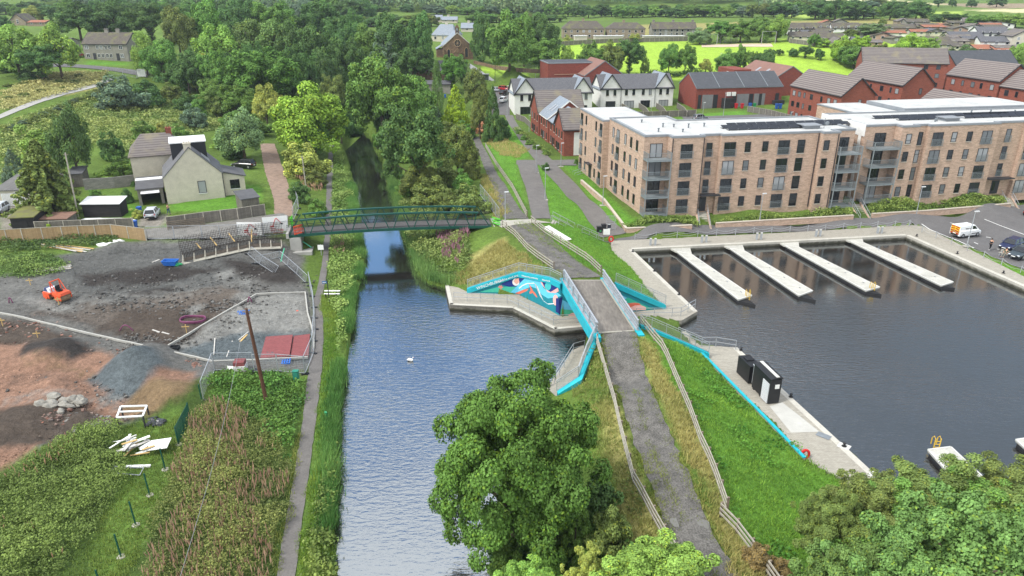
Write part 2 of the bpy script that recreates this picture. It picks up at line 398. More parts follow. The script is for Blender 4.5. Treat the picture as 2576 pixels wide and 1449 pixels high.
WATER=P2([(852,2100),(846,1449),(842,1300),(846,1180),(848,1090),(855,1010),(868,950),(880,890),(886,830),(888,780),(896,740),(912,700),(918,650),(910,610),(905,575),(900,530),(893,480),(882,430),(870,395),(862,365),(866,335),(872,320),
 (905,320),(928,335),(942,370),(962,410),(970,450),(985,490),(1000,530),(1010,570),(1022,610),(1036,650),(1050,690),(1080,715),(1120,724),
 (1150,755),(1300,765),(1400,815),(1450,815),(1500,806),(1620,795),(1700,795),(1740,780),(1600,640),(1605,632),(2280,596),(2700,790),(3600,1230),(2500,1400),(2330,1290),(2190,1200),
 (1855,890),(1760,875),(1700,835),(1640,845),(1560,880),(1492,905),(1470,890),(1400,960),(1385,975),(1330,1060),(1280,1180),(1240,1290),(1232,1350),(1240,1449),(1260,2100)])
def _B(pts,off):
 out=[]
 for i,p in enumerate(pts):
  d=pts[min(i+1,len(pts)-1)]-pts[max(i-1,0)];d.z=0;n=Vector((-d.y,d.x,0)).normalized();out.append(p+n*off)
 return out
LEDGE_NW=P2([(1120,718),(1131,767),(1290,775),(1396,829),(1470,822),(1520,812),(1520,780),(1440,786)],.65) + [tuple(p[:2]) for p in _B(NWt,.25)[::-1]] + P2([(1150,722)],.65)
LEDGE_SW=P2([(1468,868),(1438,882),(1370,985)],.65) + [tuple(p[:2]) for p in _B(SWt,.2)[::-1]]
QUAY_N=P2([(1590,627),(1755,783),(1715,806),(1560,806),(1560,790),(1540,780),(1672,772),(1540,632),(1533,606),(2000,584),(2285,566),(2320,568),(2700,757),(2700,775),(2281,592)],QZ)
QUAY_S=P2([(1760,868),(1855,874),(2206,1197),(2260,1250),(2180,1250),(2110,1200),(2025,1160),(1950,1065),(1745,872),(1700,838),(1725,832)],QZ)
def tz(x,y):
 x,y=np.asarray(x,float),np.asarray(y,float)
 z=tz0(x,y);near=(y < 330) & (y > 5)
 z=z + np.where(y < 400,(fnoise(x,y,7,3)-.5)*.22 + (fnoise(x,y,1.6,9,2)-.5)*.07,0)
 m=near & (x > -45) & (x < 160)
 if m.any():
  xm,ym=x[m],y[m];zm=z[m]
  for q,lv in ((LEDGE_NW,.3),(LEDGE_SW,.3),(QUAY_N,.35),(QUAY_S,.35)):
   i=inside(xm,ym,q);zm=np.where(i,np.minimum(zm,lv),zm)
  d=sdist(xm,ym,WATER)
  zm=np.where(d < 0,np.minimum(zm,np.maximum(-1.4,-.35+d*1.6)),np.maximum(zm,np.minimum(.32,.06+d*.5)))
  z=z.copy();z[m]=zm
 return z
def tz1(x,y):return float(tz(np.array([x]),np.array([y]))[0])
def gp(px,py,lift=0.0):
 """the place on the ground that shows at a pixel"""
 d=ray(px,py);lo=None
 ts=np.concatenate([np.arange(20,330,.8),np.arange(330,1800,8)])/d.y
 zz=tz(d.x*ts,d.y*ts);h=CAMH + d.z*ts - zz
 k=np.argmax(h < 0)
 if h[k] >= 0:k=len(ts)-1
 t0,t1=ts[max(k-1,0)],ts[k];h0,h1=h[max(k-1,0)],h[k]
 t=t0 + (t1-t0)*(h0/(h0-h1) if h0 != h1 else 0)
 x,y=d.x*t,d.y*t
 return Vector((x,y,tz1(x,y)+lift))
G2=lambda pts:[tuple(gp(a,b)[:2]) for a,b in pts]
# ------------------------------------------------------------------ land cover: what grows or lies where
C_={
 'meadow':S(98,122,52),'dry':S(150,145,88),'lush':S(92,118,52),'park':S(154,186,66),'lawn':S(94,138,48),'bank':S(92,132,48),'weed':S(72,92,42),'wood':S(44,62,32),  # park: mown grass, brightened so its colour carries part of the sunlit patch
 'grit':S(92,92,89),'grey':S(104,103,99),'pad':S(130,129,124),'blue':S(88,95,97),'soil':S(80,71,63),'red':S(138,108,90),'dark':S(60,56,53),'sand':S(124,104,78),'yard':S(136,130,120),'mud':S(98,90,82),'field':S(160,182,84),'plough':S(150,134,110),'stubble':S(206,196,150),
}
COVER=[
 ('dry',4,[(0,235),(110,185),(270,180),(250,215),(100,255),(0,285)]),
 ('meadow',3,[(0,300),(260,225),(420,230),(500,250),(500,330),(330,380),(0,470)]),
 ('lush',3,[(0,330),(90,330),(60,460),(0,480)]),
 ('grey',.7,[(-60,700),(60,655),(210,630),(370,606),(560,596),(720,603),(765,640),(768,690),(790,730),(786,900),(770,940),(700,930),(640,935),(520,965),(470,1015),(330,1060),(200,1075),(0,1185),(-150,1200)]),
 ('grit',1.2,[(140,640),(420,615),(640,640),(700,690),(520,720),(300,760),(120,740)]),
 ('mud',1.0,[(180,775),(420,740),(560,715),(650,745),(520,830),(420,880),(260,830),(60,790)]),
 ('soil',.9,[(300,790),(460,770),(560,765),(480,860),(400,875),(250,835)]),
 ('dark',.8,[(640,660),(760,680),(765,715),(680,715),(600,690),(560,650)]),
 ('dark',1.2,[(180,690),(420,665),(560,680),(420,705),(220,722)]),
 ('grey',.5,[(0,780),(120,806),(420,880),(520,905),(515,915),(400,893),(110,830),(0,806)]),
 ('red',1.1,[(-100,850),(200,880),(350,925),(500,935),(520,960),(480,1010),(330,1050),(180,1075),(0,1190),(-200,1250)]),
 ('soil',1.0,[(-80,800),(60,815),(180,850),(110,870),(-80,860)]),
 ('soil',1.0,[(-50,1040),(100,1020),(220,1030),(280,1070),(120,1120),(-50,1150)]),
 ('pad',.7,[(535,690),(585,672),(600,690),(560,705)]),('pad',.6,[(600,705),(640,700),(620,725)]),('pad',.6,[(470,775),(500,762),(512,776),(480,790)]),('pad',.8,[(590,752),(630,735),(640,745),(600,768)]),('pad',1,[(40,745),(130,762),(210,790),(120,785)]),('pad',1,[(220,1000),(330,985),(370,1000),(250,1016)]),('dark',.8,[(300,735),(420,722),(430,735),(330,748)]),('dark',.8,[(60,870),(170,868),(230,890),(160,915),(60,905)]),
 *[(c,.35,[(x+dx,y+dy) for x,y in q]+[(x+dx,y+dy+w) for x,y in q[::-1]]) for c,w,q in (('dark',3,[(20,950),(120,940),(220,985),(330,1040),(420,1046)]),('pad',3,[(0,1010),(110,985),(230,1000),(330,1030)]),('dark',2.5,[(230,740),(330,700),(450,690),(560,660),(640,650)]),('pad',2.5,[(180,770),(300,735),(420,740),(540,720),(640,690)]),('dark',3,[(40,770),(160,790),(300,830),(400,862)]),('sand',3,[(60,905),(200,925),(290,960),(320,1000)])) for dx,dy in ((0,0),(6,11))],
 ('sand',.7,[(330,1000),(390,965),(505,975),(500,1010),(470,1035),(390,1050),(300,1035)]),
 ('pad',.25,[(428,880),(638,744),(774,740),(781,840),(560,838),(510,905)]),
 ('blue',.35,[(446,884),(600,836),(782,832),(788,906),(535,912)]),
 ('blue',.8,[(210,960),(300,905),(400,895),(440,925),(380,965),(330,1005),(275,1000)]),
 ('weed',.6,[(-200,660),(60,645),(130,640),(175,670),(140,690),(0,702),(-200,720)]),
 ('weed',.9,[(-300,1230),(0,1195),(210,1075),(320,1063),(470,1020),(500,990),(540,935),(700,935),(768,965),(735,1200),(690,1449),(690,1700),(-600,1700)]),
 ('lush',1.1,[(300,1075),(480,1030),(470,1130),(400,1260),(330,1400),(250,1600),(150,1600),(330,1200),(280,1110)]),
 ('lush',.5,[(520,960),(560,940),(700,940),(765,970),(730,1150),(640,1060),(540,1010)]),
 ('lush',.4,[(765,1000),(800,930),(808,800),(816,720),(850,740),(860,900),(850,1100),(848,1449),(860,1700),(700,1700),(745,1449)]),
 ('meadow',.6,[(1040,560),(1240,600),(1380,690),(1200,690),(1110,730),(1050,690)]),
 ('dry',.8,[(1180,640),(1270,600),(1300,640),(1380,680),(1300,685),(1180,720)]),
 ('dry',.5,[(1205,340),(1260,345),(1330,380),(1290,395),(1230,375)]),
 ('lush',.5,[(1290,395),(1330,375),(1290,300),(1340,380),(1400,500),(1400,560),(1320,545),(1310,520),(1260,420)]),
 ('lawn',.2,[(1285,290),(1335,395),(1300,405),(1330,540),(1322,548),(1215,360),(1265,345)]),
 ('lawn',.2,[(1350,410),(1378,408),(1510,580),(1520,600),(1385,552)]),
 ('lawn',.2,[(1410,410),(1452,415),(1590,550),(1620,560),(1560,572),(1540,570)]),
 ('lawn',.3,[(1338,562),(1395,560),(1530,612),(1672,775),(1540,700),(1515,688),(1430,650)]),
 ('weed',.3,[(1556,572),(1617,549),(1748,553),(1760,580),(1575,585)]),
 ('weed',.3,[(1780,560),(2150,520),(2576,485),(2576,510),(2200,550),(1790,580)]),
 ('lawn',.15,[(2278,566),(2576,682),(2576,712),(2300,578)]),
 ('bank',.5,[(1615,850),(1740,870),(2030,1165),(2110,1205),(2300,1449),(1960,1449),(1790,1250),(1690,980)]),
 ('dry',.5,[(1610,850),(1650,870),(1740,1050),(1830,1280),(1810,1290),(1700,1080)]),
 ('dry',.6,[(1770,1290),(1830,1300),(1950,1449),(1900,1449)]),
 ('meadow',.6,[(1470,910),(1510,870),(1560,1050),(1740,1449),(1240,1449),(1250,1350),(1400,1000)]),
 ('dry',.7,[(1500,1000),(1540,1000),(1640,1270),(1690,1449),(1600,1449),(1540,1200)]),
 ('lawn',.2,[(1700,298),(1720,290),(1880,278),(1880,292),(1740,306)]),
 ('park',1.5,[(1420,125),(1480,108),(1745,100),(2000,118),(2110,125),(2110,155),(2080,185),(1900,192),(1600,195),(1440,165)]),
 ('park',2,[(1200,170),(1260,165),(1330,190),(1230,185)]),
 ('field',2,[(1985,24),(2045,24),(2045,45),(1985,46)]),('field',2,[(2325,30),(2425,28),(2410,50),(2305,52)]),
 ('lawn',.5,[(225,152),(325,158),(320,164),(215,163)]),
 ('lawn',.2,[(600,466),(655,468),(660,500),(600,530),(430,532),(420,515),(560,490)]),
 ('lawn',.3,[(305,500),(355,520),(350,545),(310,545)]),
 ('lush',.3,[(225,480),(330,468),(335,500),(240,515)]),
 ('yard',.3,[(0,500),(60,490),(120,540),(20,585),(0,588)]),
 ('yard',.2,[(350,545),(420,540),(420,560),(400,572),(345,572)]),
 ('yard',.3,[(2380,250),(2440,230),(2576,225),(2576,275),(2350,275)]),
]
COVER_W=[
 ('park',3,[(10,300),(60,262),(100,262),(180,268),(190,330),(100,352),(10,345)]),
 ('dry',6,[(60,385),(330,395),(330,450),(60,450)]),
 ('stubble',8,[(330,420),(700,420),(800,560),(330,560)]),
 ('plough',8,[(360,570),(800,570),(900,680),(370,680)]),
 ('stubble',8,[(240,650),(370,650),(380,800),(240,800)]),
]
def ground_mat():
 m=bpy.data.materials.new('ground_cover');m.use_nodes=True;N,L=m.node_tree.nodes,m.node_tree.links
 b=N['Principled BSDF'];b.inputs['Roughness'].default_value=.95;b.inputs['Specular IOR Level'].default_value=.15
 at_=N.new('ShaderNodeAttribute');at_.attribute_name='Col';g=N.new('ShaderNodeNewGeometry');src=at_.outputs['Color']
 for scl,lo,hi,det in ((.35,.82,1.18,4),(2.2,.7,1.3,5),(9,.72,1.28,3)):
  nz=N.new('ShaderNodeTexNoise');nz.inputs['Scale'].default_value=scl;nz.inputs['Detail'].default_value=det;nz.inputs['Roughness'].default_value=.65;L.new(g.outputs['Position'],nz.inputs['Vector'])
  mr=N.new('ShaderNodeMapRange');mr.inputs[1].default_value=.3;mr.inputs[2].default_value=.7;mr.inputs[3].default_value=lo;mr.inputs[4].default_value=hi;L.new(nz.outputs[0],mr.inputs[0])
  mx=N.new('ShaderNodeMix');mx.data_type='RGBA';mx.blend_type='MULTIPLY';mx.inputs['Factor'].default_value=1;L.new(src,mx.inputs['A']);L.new(mr.outputs[0],mx.inputs['B']);src=mx.outputs['Result']
 L.new(src,b.inputs['Base Color'])
 n3=N.new('ShaderNodeTexNoise');n3.inputs['Scale'].default_value=4;n3.inputs['Detail'].default_value=6;n3.inputs['Roughness'].default_value=.7;L.new(g.outputs['Position'],n3.inputs['Vector'])
 bp=N.new('ShaderNodeBump');bp.inputs['Strength'].default_value=.7;bp.inputs['Distance'].default_value=.2;L.new(n3.outputs[0],bp.inputs['Height']);L.new(bp.outputs[0],b.inputs['Normal'])
 return m
def cover_at(x,y):
 return sum(cover_one(x+a*(.25+y*.003),y+b*(.25+y*.006)) for a,b in ((0,0),(.8,.4),(-.6,.8),(-.5,-.7),(.5,-.6)))/5
def cover_one(x,y):
 col=np.empty(x.shape+(3,));col[:]=C_['wood']
 n=fnoise(x,y,22,5)[...,None]
 col=np.where((y > 300)[...,None],np.array(C_['meadow'])*(.7+.6*n),np.array(C_['meadow'])*(.6+.5*n))
 wx=(fnoise(x,y,2.4,31)-.5)*2;wy=(fnoise(x,y,2.4,57)-.5)*2;w2x=(fnoise(x,y,14,71)-.5)*2;w2y=(fnoise(x,y,14,77)-.5)*2
 for nm,wob,pts in COVER_G:
  xs=[p[0] for p in pts];ys=[p[1] for p in pts]
  xx=x + wx*wob + w2x*wob*(1 if wob > .6 else .2);yy=y + wy*wob + w2y*wob*(1 if wob > .6 else .2)
  bb=(xx > min(xs)) & (xx < max(xs)) & (yy > min(ys)) & (yy < max(ys))
  if not bb.any():continue
  ii=np.zeros(x.shape,bool);ii[bb]=inside(xx[bb],yy[bb],pts)
  col[ii]=C_[nm]
 return col
COVER_G=[(a,b,G2(p)) for a,b,p in COVER] + COVER_W
def build_ground():
 ys=[8.0]
 while ys[-1] < 4300:ys.append(ys[-1] + (max(.5,ys[-1]*.0048) if ys[-1] < 270 else ys[-1]*.02))
 ys=np.array(ys);s=np.linspace(-1,1,500)
 hw=.8*ys + 34
 X=s[None]*hw[:,None];Y=np.repeat(ys[:,None],len(s),1);Z=tz(X,Y)
 for px,py,r,h in ((85,885,3.4,.6),(150,890,3.2,1.4),(345,922,3.6,2.1),(395,940,3.2,.7),(440,1003,3.4,1.2),(400,985,2.5,.6),(60,1060,3.4,.5),(120,1000,3,.4),(205,1055,1.8,.6),(700,700,3,.6),(290,622,3,.5),(40,670,5,.7)):
  p=gp(px,py);d=np.hypot(X-p.x,(Y-p.y)*.8)*(1+.35*(fnoise(X,Y,3,11)-.5));Z += h*np.clip(1-d/r,0,1)**1.2
 site=inside(X,Y,G2(COVER[3][2]));Z += np.where(site,(fnoise(X,Y,3.0,21,4)-.5)*.65+(fnoise(X*.45+Y*.1,Y*1.5,1.1,23,3)-.5)*.36,0)
 n0,n1=X.shape;V=np.stack([X,Y,Z],-1).reshape(-1,3)
 i=np.arange(n0-1)[:,None]*n1 + np.arange(n1-1)[None]
 F=np.stack([i,i+1,i+n1+1,i+n1],-1).reshape(-1,4)
 o=np_mesh('ground',V,4,ground_mat(),cover_at(X,Y).reshape(-1,3),smooth=True,idx=F)
 tag(o,kind='structure')
build_ground()
# ------------------------------------------------------------------ water
def water_mat():
 m=bpy.data.materials.new('water');m.use_nodes=True;N,L=m.node_tree.nodes,m.node_tree.links
 for n in list(N):N.remove(n)
 out=N.new('ShaderNodeOutputMaterial');df=N.new('ShaderNodeBsdfDiffuse');gl=N.new('ShaderNodeBsdfGlossy');mx=N.new('ShaderNodeMixShader')
 df.inputs[0].default_value=(.022,.019,.017,1);gl.inputs['Roughness'].default_value=.07;gl.inputs[0].default_value=(.80,.85,.87,1)
 g=N.new('ShaderNodeNewGeometry')
 def wave(sx,sy,rot,scl,det):
  mp=N.new('ShaderNodeMapping');mp.inputs['Scale'].default_value=(sx,sy,1);mp.inputs['Rotation'].default_value=(0,0,R(rot));L.new(g.outputs['Position'],mp.inputs[0])
  nz=N.new('ShaderNodeTexNoise');nz.inputs['Scale'].default_value=scl;nz.inputs['Detail'].default_value=det;nz.inputs['Distortion'].default_value=.6;L.new(mp.outputs[0],nz.inputs['Vector']);return nz.outputs[0]
 a=wave(.55,1.5,24,2.0,4);b=wave(.6,1.2,-20,4.6,2)
 ad=N.new('ShaderNodeMath');ad.operation='MULTIPLY_ADD';L.new(b,ad.inputs[0]);ad.inputs[1].default_value=.4;L.new(a,ad.inputs[2])
 n4=N.new('ShaderNodeTexNoise');n4.inputs['Scale'].default_value=.05;n4.inputs['Detail'].default_value=3;L.new(g.outputs['Position'],n4.inputs['Vector'])
 sepx=N.new('ShaderNodeSeparateXYZ');L.new(g.outputs['Position'],sepx.inputs[0])
 mr=N.new('ShaderNodeMapRange');mr.inputs[1].default_value=74;mr.inputs[2].default_value=83;mr.inputs[3].default_value=1;mr.inputs[4].default_value=.08;L.new(sepx.outputs[1],mr.inputs[0])
 st=N.new('ShaderNodeMath');st.operation='MULTIPLY';m6=N.new('ShaderNodeMapRange');m6.inputs[1].default_value=34;m6.inputs[2].default_value=62;m6.inputs[3].default_value=.4;m6.inputs[4].default_value=1;L.new(sepx.outputs[1],m6.inputs[0]);m7=N.new('ShaderNodeMath');m7.operation='MULTIPLY';L.new(mr.outputs[0],m7.inputs[0]);L.new(m6.outputs[0],m7.inputs[1]);L.new(m7.outputs[0],st.inputs[0])
 m4=N.new('ShaderNodeMapRange');m4.inputs[1].default_value=.35;m4.inputs[2].default_value=.65;m4.inputs[3].default_value=.22;m4.inputs[4].default_value=.62;L.new(n4.outputs[0],m4.inputs[0]);L.new(m4.outputs[0],st.inputs[1])
 bp=N.new('ShaderNodeBump');bp.inputs['Distance'].default_value=.15;L.new(ad.outputs[0],bp.inputs['Height']);L.new(st.outputs[0],bp.inputs['Strength'])
 L.new(bp.outputs[0],gl.inputs['Normal'])
 fr=N.new('ShaderNodeFresnel');fr.inputs[0].default_value=1.5;L.new(bp.outputs[0],fr.inputs['Normal'])
 fm=N.new('ShaderNodeMapRange');fm.inputs[1].default_value=.02;fm.inputs[2].default_value=.5;fm.inputs[3].default_value=.34;fm.inputs[4].default_value=.85;L.new(fr.outputs[0],fm.inputs[0])
 L.new(fm.outputs[0],mx.inputs[0]);L.new(df.outputs[0],mx.inputs[1]);L.new(gl.outputs[0],mx.inputs[2]);L.new(mx.outputs[0],out.inputs[0])
 return m
wb=MB();wb.poly([(-40,6,0),(165,6,0),(165,240,0),(-40,240,0)])
tag(wb.build('canal_water',water_mat()),kind='structure')
# ------------------------------------------------------------------ draped sheets: paths, tracks, roads
def resample(pts,step):
 out=[Vector(pts[0])]
 for a,b in zip(pts,pts[1:]):
  a,b=Vector(a),Vector(b);n=max(1,int((b-a).length/step))
  out += [a + (b-a)*i/n for i in range(1,n+1)]
 return out
def smooth_line(pts,it=2):
 for _ in range(it):
  q=[pts[0]]
  for a,b in zip(pts,pts[1:]):q += [a*.75+b*.25,a*.25+b*.75]
  pts=q+[pts[-1]]
 return pts
def ribbon(name,edges,mat,lift=.05,step=1.0,across=4,ragged=0.0):
 """sheet between two edge lines given in pixels, laid on the ground"""
 n=max(len(edges[0]),len(edges[1]))
 def line(e):
  p=[gp(a,b) if len(e[0]) == 2 else None for a,b in e]
  return smooth_line(p,2)
 l,r=line(edges[0]),line(edges[1]);k=int(max(sum((b-a).length for a,b in zip(l,l[1:])),sum((b-a).length for a,b in zip(r,r[1:])))/step)+2
 def param(p):
  d=[0]
  for a,b in zip(p,p[1:]):d.append(d[-1]+(b-a).length)
  d=np.array(d)/d[-1];t=np.linspace(0,1,k);a=np.array([list(v) for v in p]);return np.stack([np.interp(t,d,a[:,i]) for i in range(2)],1)
 a,b=param(l),param(r)
 if ragged:
  na=(fnoise(a[:,0]*3,a[:,1]*3,2.2,3)-.5)*2*ragged;nb=(fnoise(b[:,0]*3,b[:,1]*3,2.2,8)-.5)*2*ragged
  d=(b-a);d /= np.linalg.norm(d,axis=1)[:,None];a=a - d*na[:,None];b=b + d*nb[:,None]
 t=np.linspace(0,1,across+1)
 XY=a[:,None]*(1-t[None,:,None]) + b[:,None]*t[None,:,None]
 Z=tz(XY[...,0],XY[...,1]) + lift
 V=np.concatenate([XY,Z[...,None]],-1).reshape(-1,3);n1=across+1
 i=np.arange(k-1)[:,None]*n1 + np.arange(across)[None];F=np.stack([i,i+1,i+n1+1,i+n1],-1).reshape(-1,4)
 o=np_mesh(name,V,4,mat,smooth=True,idx=F);auto_uv(o.data);return tag(o,kind='structure')
tarmac=M('tarmac_path',S(112,108,104),.9,.14,.8,.3,30,fine=.15)
asph=M('asphalt',S(104,102,101),.9,.12,.5,.3,30,fine=.14)
gravel=M('gravel_track',S(104,101,96),.95,.34,1.1,.9,22,fine=.45)
concrete=M('concrete',S(172,168,155),.85,.14,.9,.2,12,fine=.1)
path_e=([(690,1500),(695,1449),(730,1250),(758,1087),(776,934),(784,880),(788,820),(786,762),(801,722),(812,650),(817,590),(821,522),(823,430),(829,370),(834,330)],
 [(735,1500),(741,1449),(770,1250),(792,1087),(809,940),(813,875),(814,800),(806,762),(817,724),(827,650),(831,590),(836,522),(838,430),(838,370),(842,330)])
ribbon('towpath',path_e,tarmac,.06,.8,3,.1)
ribbon('gravel_track',([(1800,1520),(1725,1449),(1650,1250),(1580,1060),(1530,920),(1502,842)],[(1900,1520),(1850,1449),(1760,1270),(1680,1080),(1620,930),(1597,838)]),gravel,.07,.8,6,.35)
ribbon('gravel_track',([(1424,704),(1370,655),(1290,580),(1268,556)],[(1512,704),(1450,655),(1375,590),(1330,560)]),gravel,.07,.8,6,.25)
ribbon('gravel_track',([(1268,552),(1250,500),(1222,430),(1200,380),(1190,345)],[(1330,552),(1290,500),(1247,430),(1222,380),(1205,345)]),gravel,.07,.8,4,.25)
ribbon('footpath',([(1340,551),(1325,480),(1304,420),(1299,404)],[(1386,551),(1372,480),(1352,420),(1350,405)]),tarmac,.08,.8,3)
ribbon('footpath',([(1299,404),(1450,402)],[(1299,415),(1450,417)]),tarmac,.085,.8,3)
ribbon('footpath',([(1270,290),(1300,345),(1345,405),(1430,500),(1480,555),(1510,598)],[(1290,290),(1320,340),(1390,405),(1480,500),(1545,565),(1580,585)]),tarmac,.075,.8,4)
ribbon('road',([(1495,602),(1580,586),(1900,565),(2200,549),(2480,523),(2600,509)],[(1520,608),(1600,605),(1900,589),(2200,573),(2290,566),(2600,543)]),asph,.07,.8,6)
ribbon('car_park',([(2288,560),(2600,543)],[(2330,575),(2600,690)]),asph,.08,1,12)
ribbon('lane',([(345,578),(450,570),(600,555),(725,535)],[(375,604),(450,602),(600,598),(722,588)]),M('rough_lane',S(122,119,113),.95,.25,1.2,.6,16,fine=.25),.06,.8,6,.2)
ribbon('driveway',([(655,362),(665,430),(690,500),(690,545)],[(690,362),(715,430),(735,500),(738,545)]),M('red_drive',S(146,124,108),.95,.25,1.2,.6,16,fine=.25),.06,.8,4,.2)
ribbon('country_lane',([(-30,300),(60,262),(150,232),(240,212),(270,196)],[(-30,312),(60,274),(150,242),(245,220),(285,200)]),M('pale_lane',S(168,166,160),.9,.12,.6,.3,20),.1,2,3,.15)
ribbon('road',([(-20,158),(100,160),(200,163),(300,172),(375,182)],[(-20,166),(100,168),(200,171),(290,180),(370,196)]),asph,.15,2,4)
ribbon('road',([(1180,160),(1290,178),(1400,186),(1440,192)],[(1180,172),(1280,192),(1400,202),(1445,208)]),M('pale_road',S(150,150,150),.9,.1,.4,.2,20),.2,3,4)
ribbon('car_park',([(1715,294),(1960,286)],[(1725,308),(1960,308)]),asph,.1,2,4)
ribbon('car_park',([(1240,225),(1285,222)],[(1235,290),(1282,290)]),asph,.1,2,6)
ribbon('car_park',([(2350,246),(2576,232)],[(2350,262),(2576,262)]),asph,.1,2,6)
# ------------------------------------------------------------------ quays, ledges, walls
galv=M('galvanised_steel',S(176,180,184),.45,.12,6,metal=.35,spec=.5)
paver=MB_('quay_paving',S(178,172,158),S(160,155,143),S(140,134,122),.2,.1,.012,big=.16,bump=.25)
coping=M('quay_coping',S(190,186,174),.85,.12,.8,.2,10,fine=.1)
wet=M('wet_concrete',S(150,146,134),.8,.3,.9,.3,5,streak=(1,1,.25),fine=.15)
def tide(m):
 N,L=m.node_tree.nodes,m.node_tree.links;b=N['Principled BSDF'];src=b.inputs['Base Color'].links[0].from_socket;g=N.new('ShaderNodeNewGeometry');sp_=N.new('ShaderNodeSeparateXYZ');L.new(g.outputs['Position'],sp_.inputs[0])
 nz=N.new('ShaderNodeTexNoise');nz.inputs['Scale'].default_value=1.4;L.new(g.outputs['Position'],nz.inputs['Vector']);ad=N.new('ShaderNodeMath');ad.operation='MULTIPLY_ADD';L.new(nz.outputs[0],ad.inputs[0]);ad.inputs[1].default_value=-.5;L.new(sp_.outputs[2],ad.inputs[2])
 mr=N.new('ShaderNodeMapRange');mr.inputs[1].default_value=-.12;mr.inputs[2].default_value=.14;mr.inputs[3].default_value=1;mr.inputs[4].default_value=0;L.new(ad.outputs[0],mr.inputs[0])
 mx=N.new('ShaderNodeMix');mx.data_type='RGBA';L.new(mr.outputs[0],mx.inputs['Factor']);L.new(src,mx.inputs['A']);mx.inputs['B'].default_value=(*S(62,62,48),1);L.new(mx.outputs['Result'],b.inputs['Base Color'])
tide(wet);tide(coping)
def slab(name,poly,z1,edge=None):
 m=MB();m.prism(poly,-1.3,z1);o=m.build(name,[wet,paver]);me=o.data
 me.polygons.foreach_set('material_index',[1 if p.normal.z > .9 else 0 for p in me.polygons]);tag(o,kind='structure')
 if edge:
  c=MB()
  for a,b in zip(edge,edge[1:]):
   a,b=Vector((*a,0)),Vector((*b,0));d=(b-a).normalized();n=Vector((-d.y,d.x,0))
   c.obox(a-d*.0+Vector((0,0,z1-.25)),(b-a),n*.55,(0,0,.262))
  tag(c.build('quay_edge',coping),kind='structure')
slab('quay',QUAY_N,QZ,P2([(1590,627),(1755,783)],QZ)[::-1]);slab('quay',QUAY_S,QZ,P2([(1855,874),(2206,1197)],QZ)[::-1])
c=MB()
for a,b in zip(P2([(1590,627),(2281,592),(2700,775)],QZ),P2([(2281,592),(2700,775)],QZ)):
 a,b=Vector((*a,0)),Vector((*b,0));d=(b-a).normalized();n=Vector((-d.y,d.x,0));c.obox(a+Vector((0,0,QZ-.3))-n*.05,b-a,n*.6,(0,0,.33))
tag(c.build('quay_edge',coping),kind='structure')
slab('landing_ledge',LEDGE_NW,.65);slab('landing_ledge',LEDGE_SW,.65)
c=MB()
for e in (P2([(1396,829),(1290,775),(1131,767),(1120,718)],.65),P2([(1474,822),(1396,829)],.65)):
 for a,b in zip(e,e[1:]):
  a,b=Vector((*a,0)),Vector((*b,0));d=(b-a).normalized();n=Vector((d.y,-d.x,0));c.obox(a+Vector((0,0,.35)),n*.45,b-a,(0,0,.34))
tag(c.build('ledge_edge',coping),kind='structure')
def along(pts,step):
 """even stations along a 3-D polyline, corners kept"""
 out=[]
 for a,b in zip(pts,pts[1:]):
  n=max(1,round((b-a).length/step));out += [a+(b-a)*i/n for i in range(n)]
 return out+[pts[-1]]
def fence(name,label,cat,pts,h,rails,step,post,rail,mat,bars=None,group=None,infill=None,pmat=None,post_h=None,lean=0.0):
 pts=[Vector(p) for p in pts];st=along(pts,step)
 t=thing(name,label,cat,pts[0],group)
 for i,p in enumerate(st):
  m=MB();m.box(p-Vector((0,0,.15)),(post,post,(post_h or h)+.15),random.uniform(0,.3));m.build('post',pmat or mat,t)
 up=Vector((0,0,1))
 for hh in rails:
  m=MB()
  for a,b in zip(st,st[1:]):
   d=(b-a).normalized();n=Vector((d.y,-d.x,0)).normalized()*(post/2+rail[0]/2)*(1 if rail[0] < post and bars is None else 0)
   m.bar(a+up*hh+n-d*.03,b+up*hh+n+d*.03,rail[0],rail[1])
  m.build('rail',mat,t)
 if bars:
  m=MB();lo,hi=rails[0],rails[-1]
  for a,b in zip(st,st[1:]):
   n=max(1,int((b-a).length/bars))
   for i in range(1,n):q=a+(b-a)*i/n;m.bar(q+up*lo,q+up*hi,.022)
  m.build('bars',mat,t)
 if infill:
  m=MB()
  for a,b in zip(st,st[1:]):m.obox(a+up*.02,b-a,Vector(((b-a).y,-(b-a).x,0)).normalized()*.03,up*infill[0])
  m.build('panel',infill[1],t)
 return t
timber=M('weathered_timber',S(172,166,152),.9,.2,3,fine=.2);timber_d=M('timber_post',S(128,116,100),.9,.2,3,fine=.2)
GP=lambda L:[gp(a,b) for a,b in L]
fg='timber post and rail fences along the gravel track'
